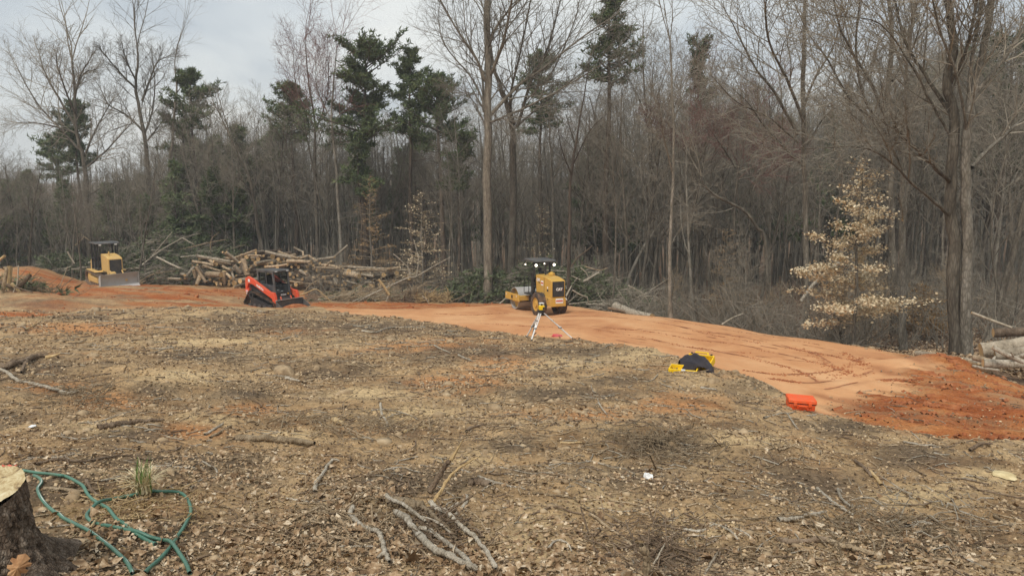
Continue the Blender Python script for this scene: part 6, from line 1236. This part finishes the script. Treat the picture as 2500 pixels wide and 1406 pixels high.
# ------------------------------------------------------------------ stump, leaf, hoses, grass
def stump():
    Y = 3.62; c0 = P(-42, 1195, Y); R = thing('tree_stump', 'freshly cut stump with deeply fissured bark in the bottom left corner', 'stump', (c0[0], c0[1], gz(c0[0], c0[1]) - .04)); H = c0[2] - R.location[2]
    na, nz = 150, 46; V = []
    for j in range(nz):
        t_ = j / (nz - 1)
        for i in range(na):
            a = 2 * math.pi * i / na; lobes = .5 + .5 * math.cos(a * 4 + .5) * .8 + .25 * math.cos(a * 7 + 2)
            r = .185 + .03 * (1 - t_) + (1 - t_) ** 3.2 * (.12 + .26 * lobes)
            fis = min(abs(float(vn(np.array(math.cos(a) * 9 + .8 * math.sin(t_ * 9)), np.array(math.sin(a) * 9 + t_ * 3.6), 3)) - .5) * 2, abs(float(vn(np.array(a * 6), np.array(t_ * 11 + a * 3), 23)) - .5) * 3.5); pl = float(vn(np.array(a * 7), np.array(t_ * 9), 9))
            r += (-.026 * (1 - min(1, fis * 2.4)) + .010 * pl) * (1 - .75 * t_ ** 6); V.append((r * math.cos(a), r * math.sin(a), t_ * (H + .055 * math.sin(a) + .012 * math.cos(a * 5))))
    F_ = [(j * na + i, j * na + (i + 1) % na, (j + 1) * na + (i + 1) % na, (j + 1) * na + i) for j in range(nz - 1) for i in range(na)]
    m = bark('stump_bark', (.05, .034, .024), (.17, .125, .09), (.34, .28, .22), 22, .5, 0, 1); link('bark', mesh_np('stump', V, F_, m, True), R)
    T = V[-na:]; TV = [(0, 0, H + .01)]
    for k in range(1, 9):
        for i in range(na):
            q_ = T[i]; s_ = k / 8; TV.append((q_[0] * s_ * .985, q_[1] * s_ * .985, H + .008 + .055 * math.sin(2 * math.pi * i / na) * s_ + .008 * float(fbm(np.array(q_[0] * s_ * 14), np.array(q_[1] * s_ * 30), 5, 3)) ))
    TF = [(0, 1 + i, 1 + (i + 1) % na, 0) for i in range(na)]; TF = [(1 + (k - 1) * na + i, 1 + k * na + i, 1 + k * na + (i + 1) % na, 1 + (k - 1) * na + (i + 1) % na) for k in range(1, 8) for i in range(na)]
    mc, t, b = newmat('fresh_cut_wood'); v = objco(t); c = ramp(t, noise(t, 11, 8, .75, v, 1.2), [(.36, (.16, .11, .065)), (.45, (.38, .27, .13)), (.54, (.54, .44, .25)), (.7, (.68, .61, .42))]); t.links.new(c, b.inputs['Base Color']); b.inputs['Roughness'].default_value = .85; bump(t, b, noise(t, 60, 4, .6, v), .5, .01)
    me = bpy.data.meshes.new('cut'); me.from_pydata(TV, [], TF + [tuple(range(1, na + 1))]); me.materials.append(mc); link('cut_face', me, R)
    rs = np.random.RandomState(1); fl = link('flagging_tape', None); bpy.data.objects.remove(fl)
    V = []; w_ = .02; pts = [P(4 + k * 9, 1140 + (3 if k % 2 else -1), Y + .17) for k in range(5)]
    for p in pts: V += [tuple(p), tuple(p + np.array((0, .004, .012)))]
    o = link('marker_tape', mesh_np('tape', V, [(2 * k, 2 * k + 2, 2 * k + 3, 2 * k + 1) for k in range(4)], paint('pink_tape', (.62, .12, .08), amt=.4, scale=30))); tag(o, 'scrap of pink orange marker tape behind the stump', 'tape'); o.modifiers.new('t', 'SOLIDIFY').thickness = .002
    # big dry oak leaf
    lf = bmesh.new(); out_ = [(0, -.5), (.06, -.36), (.18, -.38), (.20, -.27), (.15, -.20), (.30, -.16), (.34, -.04), (.22, .0), (.20, .06), (.33, .12), (.32, .24), (.18, .24), (.20, .38), (.10, .44), (0, .5)]; out_ = out_ + [(-a, b_) for a, b_ in out_[-2:0:-1]]
    vs = [lf.verts.new((a * .14, .012 * math.sin(a * 4 + 1) + .03 * a * a * 3, b_ * .13)) for a, b_ in out_]; c_ = lf.verts.new((0, -.012, 0))
    for i in range(len(vs)): lf.faces.new((vs[i], vs[(i + 1) % len(vs)], c_))
    me = bpy.data.meshes.new('oak_leaf'); lf.to_mesh(me); lf.free(); me.materials.append(leafmat('oak_leaf', [(.3, (.25, .12, .055)), (.5, (.42, .23, .11)), (.7, (.55, .34, .18))], 20)); o = link('oak_leaf', me); o.location = P(44, 1384, 3.42); o.rotation_euler = (-.2, .5, .3); o.modifiers.new('t', 'SOLIDIFY').thickness = .0015; tag(o, 'big curled dry oak leaf leaning against the stump', 'leaf')
stump()
M_hose, t, b = newmat('green_hose'); v = objco(t); c = ramp(t, noise(t, 3, 4, .6, v), [(.35, (.045, .13, .09)), (.6, (.075, .19, .13)), (.8, (.17, .20, .11))]); t.links.new(c, b.inputs['Base Color']); b.inputs['Roughness'].default_value = .4
M_stripe = paint('hose_stripe', (.62, .66, .60), amt=.3)
def zh(x, y, h=0): return (x / 3.95, 1050 + y / 3.95, h)
def hose(L, label, stripe=False, seed=0, open_end=False):
    pts = []
    for q_ in L: g = G(q_[0], q_[1]); pts.append(g + np.array((0, 0, .022 + q_[2])))
    org = pts[0].copy(); pp = smooth_poly([p - org for p in pts], 8)
    for it in range(2): pp = [pp[0]] + [(pp[i - 1] + pp[i] * 2 + pp[i + 1]) / 4 for i in range(1, len(pp) - 1)] + [pp[-1]]
    zmin = [max(p[2], gz(p[0] + org[0], p[1] + org[1]) - org[2] + .018) for p in pp]; pp = [np.array((p[0], p[1], z_)) for p, z_ in zip(pp, zmin)]
    for it in range(3): pp = [pp[0]] + [np.array((pp[i][0], pp[i][1], (pp[i - 1][2] + pp[i][2] * 2 + pp[i + 1][2]) / 4)) for i in range(1, len(pp) - 1)] + [pp[-1]]
    o = link('garden_hose', Acc().tubes([(pp, [.0115] * len(pp))], 12).mesh('hose', M_hose)); o.location = org; tag(o, label, 'hose')
    if stripe: link('stripe', Acc().tubes([([p + np.array((.005, -.004, .008)) for p in pp], [.0042] * len(pp))], 5).mesh('stripe', M_stripe), o)
    if open_end:
        d = pp[-1] - pp[-2]; d /= np.linalg.norm(d); MB().bar(tuple(pp[-1] - d * .012), tuple(pp[-1] + d * .006), .028, 14).build('end_ring', M_hose, o, 0); MB().bar(tuple(pp[-1] + d * .003), tuple(pp[-1] + d * .008), .019, 12).build('end_opening', M_blk, o, 0)
    return o
hose([zh(330,460), zh(385,490), zh(402,530), zh(365,590), zh(385,660), zh(440,740), zh(520,810), zh(620,880), zh(720,930), zh(860,1000), zh(980,1090), zh(1080,1170), zh(1170,1250), zh(1240,1330), zh(1280,1420)], 'dark green hose with a white stripe running down to the bottom edge, nearest the stump', True)
hose([zh(215,410), zh(330,430), zh(450,445), zh(560,455), zh(640,475), zh(720,510), zh(800,560), zh(830,620), zh(880,690), zh(960,735), zh(1050,790), zh(1120,880), zh(1200,930), zh(1280,1000), zh(1360,1060), zh(1440,1105), zh(1497,1130)], 'green hose that ends in an open cut mouth among the loops', False, open_end=True)
hose([zh(1395,1415), zh(1460,1350), zh(1530,1290), zh(1600,1215), zh(1660,1140,.0), zh(1710,1060), zh(1770,970), zh(1825,870), zh(1842,790), zh(1815,705), zh(1765,645), zh(1680,622), zh(1560,620), zh(1440,622), zh(1300,650), zh(1200,668), zh(1090,692), zh(960,745,.02), zh(880,795), zh(838,850), zh(870,905), zh(950,935), zh(1100,962), zh(1230,1000), zh(1330,1040,.02), zh(1440,1072,.01), zh(1560,1092), zh(1650,1142,.024), zh(1740,1232), zh(1800,1330), zh(1832,1420)], 'green hose looping round past the grass clump and crossing itself')
def tangle(label, cx, cy, sx, sy, n, seed, mt, Lm=.16, h=.09):
    """bundle of fine dead twigs lying criss-cross"""
    rs = np.random.RandomState(seed); g = G(cx, cy); ex = G(cx + sx, cy) - g; ey = G(cx, cy + sy) - g; pl = []
    for i in range(n):
        u, v = rs.normal(0, .5, 2); b0 = g + ex * u + ey * v; b0[2] = gz(b0[0], b0[1]) + rs.uniform(0, h) * math.exp(-u * u - v * v); a = rs.normal(2.2, .9) if rs.uniform() < .6 else rs.uniform(0, 6.28); L = Lm * rs.lognormal(0, .5); d = np.array((math.cos(a), math.sin(a), rs.normal(.05, .25))); k = rs.normal(0, .16, (3, 3)) * L * np.array((1, 1, .5)); r = rs.choice((.0016, .0025, .004, .006)) * (1 if L < .2 else 1.3)
        pl.append(([b0 - d * L * .5, b0 - d * L * .15 + k[0], b0 + d * L * .2 + k[1], b0 + d * L * .5 + k[2]], [r, r * .9, r * .7, r * .35]))
    o = link('twig_tangle', Acc().tubes(pl, 5).mesh('tangle', mt)); return tag(o, label, 'twigs', kind='stuff')
tangle('dark fine twigs tangled through the foreground branch cluster', 1060, 1300, 110, 80, 170, 1, M_stickdark, .13, .06)
tangle('brown thin twigs tangled over the foreground branch cluster', 1020, 1280, 200, 90, 70, 2, M_stick, .16, .05)
tangle('brown twigs and roots strewn left of the branch cluster', 830, 1260, 220, 90, 170, 3, M_stick, .17, .03)
tangle('thin twigs strewn thickly at the lower right', 2150, 1290, 240, 80, 230, 4, M_stick, .24, .04)
tangle('pale twigs strewn thickly at the lower right', 2200, 1260, 240, 90, 90, 5, M_stickpale, .2, .04)
tangle('dark roots and twigs round the knobbly cut stub', 1600, 1350, 160, 70, 220, 6, M_stickdark, .22, .05)
tangle('twigs strewn over the dark earth hump', 1600, 1090, 170, 40, 200, 7, M_stick, .4, .06)
tangle('twigs and roots on the left soil below the broken branch', 190, 960, 150, 40, 200, 8, M_stick, .4, .05)
tangle('dry twigs and straw round the hose loops', 330, 1230, 170, 80, 300, 9, M_stickraw, .12, .02)
tangle('roots strewn along the soil in the middle', 900, 1040, 240, 45, 260, 10, M_stick, .35, .04)
def grass():
    p = G(352, 1208); p[2] += .02; R = thing('grass_clump', 'clump of long green and straw coloured grass blades inside the hose loop', 'grass', tuple(p)); rg = random.Random(2)
    mg = leafmat('green_blade', [(.3, (.07, .13, .03)), (.6, (.16, .24, .07)), (.75, (.40, .42, .20))], 14); ms = leafmat('straw_blade', [(.3, (.5, .42, .24)), (.6, (.74, .65, .42)), (.75, (.85, .78, .58))], 9)
    for nm, mt, n, hh, sp_, w_ in (('green_blades', mg, 26, .27, .32, .007), ('straw_blades', ms, 130, .26, .95, .0065)):
        V, Fq = [], []
        for i in range(n):
            a = rg.uniform(0, 6.28); L = hh * rg.uniform(.5, 1.1); lean = sp_ * rg.uniform(.2, 1); b0 = np.array((rg.gauss(0, .022), rg.gauss(0, .022), 0)); dr = np.array((math.cos(a), math.sin(a), 0)); sd = np.array((-math.sin(a), math.cos(a), 0)); k0 = len(V)
            for s_ in range(6):
                t_ = s_ / 5; c_ = b0 + dr * L * lean * t_ ** 1.5 + np.array((0, 0, L * (t_ - .55 * lean * t_ ** 2.4))); w2 = w_ * (1 - t_ * .85); V += [tuple(c_ - sd * w2), tuple(c_ + sd * w2)]
                if s_: q_ = k0 + 2 * s_; Fq.append((q_ - 2, q_ - 1, q_ + 1, q_))
        link(nm, mesh_np(nm, V, Fq, mt), R)['kind'] = 'stuff'
grass()
p = G(20, 955); 
def small(px, py, name, label, cat, mat, s_, flat=.35, seed=0):
    g = G(px, py); bm = bmesh.new(); bmesh.ops.create_icosphere(bm, subdivisions=2, radius=1); rg = random.Random(seed)
    for v_ in bm.verts:
        k = 1 + rg.uniform(-.25, .25); v_.co = Vector((v_.co.x * s_ * k, v_.co.y * s_ * k * .7, max(-.2, v_.co.z) * s_ * flat * k))
    me = bpy.data.meshes.new(name); bm.to_mesh(me); bm.free(); me.materials.append(mat); o = link(name, me); o.location = g + np.array((0, 0, s_ * flat * .3)); o.rotation_euler = (0, 0, rg.uniform(0, 3)); return tag(o, label, cat)
small(1358, 822, 'red_bundle', 'crumpled red and pink cloth bundle between the tripod legs and the pad', 'cloth', paint('red_cloth', (.55, .06, .07), (.6, .3, .3), .6, .8), .17, .35, 1)
small(1703, 908, 'clay_lump', 'flat lump of orange clay just right of the open yellow case', 'lump', M_clayclod, .12, .3, 2)
small(1583, 1168, 'plastic_scrap', 'crumpled white plastic scrap in the middle of the soil slope', 'litter', M_white, .05, .8, 3)
small(78, 1041, 'paper_scrap', 'flat white scrap lying on the soil at the left', 'litter', M_white, .05, .15, 4)
small(1925, 975 + 24, 'clod', 'grey lump of earth just left of the orange case', 'lump', M_soilclod, .05, .6, 6)
small(2450, 1165, 'pale_rock', 'cream coloured crumbling rock at the right edge of the soil', 'rock', leafmat('cream', [(.3, (.45, .35, .18)), (.6, (.66, .55, .32)), (.8, (.75, .68, .5))], 8), .13, .35, 7)
small(2170, 1158, 'tin_scrap', 'shiny grey strip of scrap metal lying at the lower right', 'litter', M_steel, .05, .15, 8)
small(1795, 1000 - 85, 'stone', 'round pale stone on the soil rim right of the open yellow case', 'rock', M_soilclod, .09, .8, 9)
small(1640, 1100 - 8, 'stone', 'rounded brown stone on the dark earth hump right of centre', 'rock', M_soilclod, .07, .8, 10)
# ------------------------------------------------------------------ litter nobody could count
def region(N, seed, r0, r1, pw, a=36):
    rs = np.random.RandomState(seed); lr = np.log(r0) + (np.log(r1) - np.log(r0)) * rs.uniform(0, 1, N) ** pw; r = np.exp(lr); an = np.radians(rs.uniform(-a, a, N)); return r * np.sin(an), r * np.cos(an), rs
M_crumb = leafmat('bark_crumb', [(.3, (.09, .06, .038)), (.5, (.17, .12, .075)), (.7, (.27, .20, .13))], 6)
def litter():
    # leaves: thick near the bottom and left, thin further up
    x, y, rs = region(52000, 1, 3.2, 12, 1.1); dens = .62 * sst(7.4, 3.6, y + 3.2 * fbm(x * .8, y * .8, 2, 4) + np.clip(x + 1, -1, 4) * .45) + .04; k = rs.uniform(0, 1, len(x)) < dens; x, y = x[k], y[k]
    z = height(x, y) + rs.uniform(.0, .014, len(x)); V, Q = leaves(np.stack([x, y, z], 1), (.026 * rs.lognormal(0, .45, len(x)))[:, None], rs, .6, .6); tag(link('leaf_litter', mesh_np('leaf_litter', V, Q, M_litter)), 'dry brown leaves scattered over the foreground soil', 'leaf litter', kind='stuff')
    # wind-drifted heaps of bigger leaves
    rs = np.random.RandomState(9); C = []; Z_ = []
    for px, py, sx, sy, n in ((1060,1345,110,45,420),(880,1215,90,30,300),(1180,1400,120,40,300),(640,1385,90,40,200),(300,1300,120,40,320),(520,1190,120,40,320),(760,1330,120,60,300),(2230,1330,150,50,420),(2120,1280,90,30,200),(60,1110,90,25,160),(1380,1390,90,30,120),(920,1290,90,40,200)):
        g = G(px, min(py, 1400)); ex = (G(px + sx, min(py, 1400)) - g)[:2]; ey = (G(px, min(py, 1400) - sy) - g)[:2]; u = rs.normal(0, .6, (n, 2)); q_ = g[:2] + u[:, :1] * ex + u[:, 1:] * ey; C.append(q_); Z_.append(rs.uniform(0, .03, n) * np.exp(-(u ** 2).sum(1)))
    q_ = np.concatenate(C); z = height(q_[:, 0], q_[:, 1]) + np.concatenate(Z_) + .008; V, Q = leaves(np.stack([q_[:, 0], q_[:, 1], z], 1), (.031 * rs.lognormal(0, .35, len(q_)))[:, None], rs, .45, .9); tag(link('leaf_drift', mesh_np('leaf_drift', V, Q, M_litter)), 'drifts of larger curled brown leaves on the foreground soil', 'leaf litter', kind='stuff')
    # wood chips and bark flakes over all the bare soil
    x, y, rs = region(90000, 2, 3.2, 34, 1.0); pad, clay, lit = masks(x, y); k = rs.uniform(0, 1, len(x)) < (1 - pad) * (1 - .8 * clay) * (1 - lit) * (.12 + .88 * sst(-.2, .3, fbm(x * .9, y * .9, 6, 4))); x, y = x[k], y[k]; s_ = .011 + .0022 * np.hypot(x, y)
    z = height(x, y) + s_ * .25; V, Q = leaves(np.stack([x, y, z], 1), s_[:, None], rs, .5, .5); tag(link('wood_chips', mesh_np('wood_chips', V, Q, M_chip)), 'pale wood chips and bark flakes strewn over the soil', 'wood chips', kind='stuff')
    x, y, rs = region(20000, 12, 3.2, 34, 1.0); pad, clay, lit = masks(x, y); k = rs.uniform(0, 1, len(x)) < (1 - pad) * (1 - lit) * (1 - .5 * clay); x, y = x[k], y[k]; s_ = .013 + .0026 * np.hypot(x, y)
    z = height(x, y) + s_ * .2; V, Q = leaves(np.stack([x, y, z], 1), s_[:, None], rs, .5, .7); tag(link('bark_crumbs', mesh_np('bark_crumbs', V, Q, M_crumb)), 'dark crumbs of bark and humus strewn over the soil', 'bark crumbs', kind='stuff')
    # twigs
    for nm, mt, N, sd, lb in (('twig_litter', M_stick, 7500, 3, 'thin brown twigs strewn over the soil'), ('pale_twig_litter', M_stickpale, 2600, 4, 'thin pale twigs strewn over the soil'), ('root_fibres', M_stickdark, 4200, 5, 'thin dark root fibres strewn over the soil')):
        x, y, rs = region(N, sd, 3.2, 33, 1.0); pad, clay, lit = masks(x, y); k = rs.uniform(0, 1, len(x)) < (1 - pad) * (1 - .75 * clay) * (1 - lit) * (.12 + 1.1 * sst(-.1, .35, fbm(x * .8, y * .8, sd + 4, 4))); x, y = x[k], y[k]; n_ = len(x)
        R = np.hypot(x, y); L = (.06 + .011 * R) * rs.lognormal(0, .55, n_); a = rs.uniform(0, 6.28, n_); k1 = rs.normal(0, .18, n_) * L; dx, dy = np.cos(a) * L / 2, np.sin(a) * L / 2; rr = (.0022 + .00042 * R) * rs.uniform(.6, 1.7, n_)
        pts = []
        for t_ in (-1, -.3, .4, 1): bx, by = x + dx * t_ - np.sin(a) * k1 * (1 - t_ * t_), y + dy * t_ + np.cos(a) * k1 * (1 - t_ * t_); pts.append(np.stack([bx, by, height(bx, by) + rr * 1.2 + (rs.uniform(0, .05, n_) * L * 2 * (rs.uniform(0, 1, n_) < .3) if t_ == 1 else 0)], 1))
        PP = np.stack(pts, 1); polys = [(PP[i], [rr[i], rr[i] * .9, rr[i] * .75, rr[i] * .4]) for i in range(n_)]; tag(link(nm, Acc().tubes(polys, 4).mesh(nm, mt)), lb, 'twigs', kind='stuff')
    # clods of soil and of clay
    ico = np.array([(0, 0, 1), (.89, 0, .45), (.28, .85, .45), (-.72, .53, .45), (-.72, -.53, .45), (.28, -.85, .45), (.72, .53, -.45), (-.28, .85, -.45), (-.89, 0, -.45), (-.28, -.85, -.45), (.72, -.53, -.45), (0, 0, -1)])
    tri = np.array([(0,1,2),(0,2,3),(0,3,4),(0,4,5),(0,5,1),(1,6,2),(2,7,3),(3,8,4),(4,9,5),(5,10,1),(6,7,2),(7,8,3),(8,9,4),(9,10,5),(10,6,1)])
    def clods(nm, x, y, s_, mt, lb, rs):
        n_ = len(x); V = ico[None] * rs.uniform(.6, 1.35, (n_, 12, 1)) * s_[:, None, None] * np.array((1, 1, .7)); a = rs.uniform(0, 6.28, n_); c_, q_ = np.cos(a)[:, None], np.sin(a)[:, None]; V = np.stack([V[..., 0] * c_ - V[..., 1] * q_, V[..., 0] * q_ + V[..., 1] * c_, V[..., 2]], 2) + np.stack([x, y, height(x, y)], 1)[:, None]
        tag(link(nm, mesh_np(nm, V.reshape(-1, 3), (tri[None] + np.arange(n_)[:, None, None] * 12).reshape(-1, 3), mt, True)), lb, nm.replace('_', ' '), kind='stuff')
    x, y, rs = region(17000, 7, 3.3, 34, .95); pad, clay, lit = masks(x, y); k = rs.uniform(0, 1, len(x)) < (1 - pad) * (1 - clay) * (1 - lit) * sst(-.1, .35, fbm(x, y, 19, 3)) ; x, y = x[k], y[k]; clods('soil_clods', x, y, (.006 + .0016 * np.hypot(x, y)) * rs.lognormal(0, .5, len(x)), M_soilclod, 'crumbly brown clods of soil', rs)
    x, y, rs = region(16000, 8, 9, 52, .8); pad, clay, lit = masks(x, y); k = rs.uniform(0, 1, len(x)) < clay * (.15 + .85 * sst(0, .4, fbm(x * .9, y * .9, 29, 3))); x, y = x[k], y[k]; s_ = (.010 + .0009 * np.hypot(x, y)) * rs.lognormal(0, .5, len(x)); X_, Y_, S_ = [x], [y], [s_]
    rs = np.random.RandomState(33)   # crumbs along the rolled tracks
    for L in TRK + [[(1895,925),(1960,935),(2030,925),(2080,905)], [(2070,965),(2160,930),(2240,925)], [(2060,860),(2100,885),(2120,905)]]:
        q_ = np.array([G(*p_)[:2] for p_ in L]); n_ = 200; f = np.sort(rs.uniform(0, len(q_) - 1.001, n_)) ; i = f.astype(int); w_ = (f - i)[:, None]; c_ = q_[i] * (1 - w_) + q_[i + 1] * w_; k = fbm(c_[:, 0], c_[:, 1], 5, 3) > -.05; c_ = c_[k] + rs.normal(0, .07, (k.sum(), 2)); X_.append(c_[:, 0]); Y_.append(c_[:, 1]); S_.append(rs.uniform(.008, .028, len(c_)))
    clods('clay_clods', np.concatenate(X_), np.concatenate(Y_), np.concatenate(S_), M_clayclod, 'loose red clay clods on the cut ground and along the roller tracks', rs)
    # brown leaves on the forest floor
    rs = np.random.RandomState(50); px = rs.uniform(1450, 2650, 16000); be = np.interp(px, BK[:, 0], BK[:, 1]); y = be + .8 + rs.exponential(9, len(px)); x = (px - 1250) / F * y; V, Q = leaves(np.stack([x, y, height(x, y) + .03], 1), .11, rs, .6, .5); tag(link('forest_leaf_litter', mesh_np('forest_leaves', V, Q, M_litter)), 'brown fallen leaves covering the ground under the wood', 'leaf litter', kind='stuff')
litter()
# ------------------------------------------------------------------ thin air haze over the whole clearing
bm = bmesh.new(); bmesh.ops.create_cube(bm, size=1); me = bpy.data.meshes.new('haze'); bm.to_mesh(me); bm.free()
mh = bpy.data.materials.new('haze'); mh.use_nodes = True; t = mh.node_tree; t.nodes.clear(); ou = nd(t, 'ShaderNodeOutputMaterial'); pv = nd(t, 'ShaderNodeVolumePrincipled'); pv.inputs['Color'].default_value = (.92, .94, .96, 1); pv.inputs['Density'].default_value = .0010; t.links.new(pv.outputs[0], ou.inputs['Volume'])
hz = link('haze', me, mat=mh); hz.scale = (2200, 2200, 90); hz.location = (0, 0, 25); tag(hz, kind='stuff')

# ------------------------------------------------------------------ labels of look-alikes told apart by their order along the view
def order_labels():
    D = {}
    for o in bpy.data.objects:
        if o.get('group') and o.parent is None: D.setdefault(o['label'], []).append(o)
    N = ['leftmost', 'second from left', 'third from left', 'fourth from left', 'fifth from left', 'sixth from left', 'seventh from left', 'eighth from left', 'ninth from left', 'tenth from left', 'eleventh from left', 'twelfth from left', 'thirteenth from left', 'fourteenth from left', 'fifteenth from left', 'sixteenth from left', 'last on the right']
    for l, L in D.items():
        if len(L) > 1:
            L.sort(key=lambda o: o.location.x / max(o.location.y, 1))
            for k, o in enumerate(L[:17]): o['label'] = l + ', ' + N[k]
order_labels()
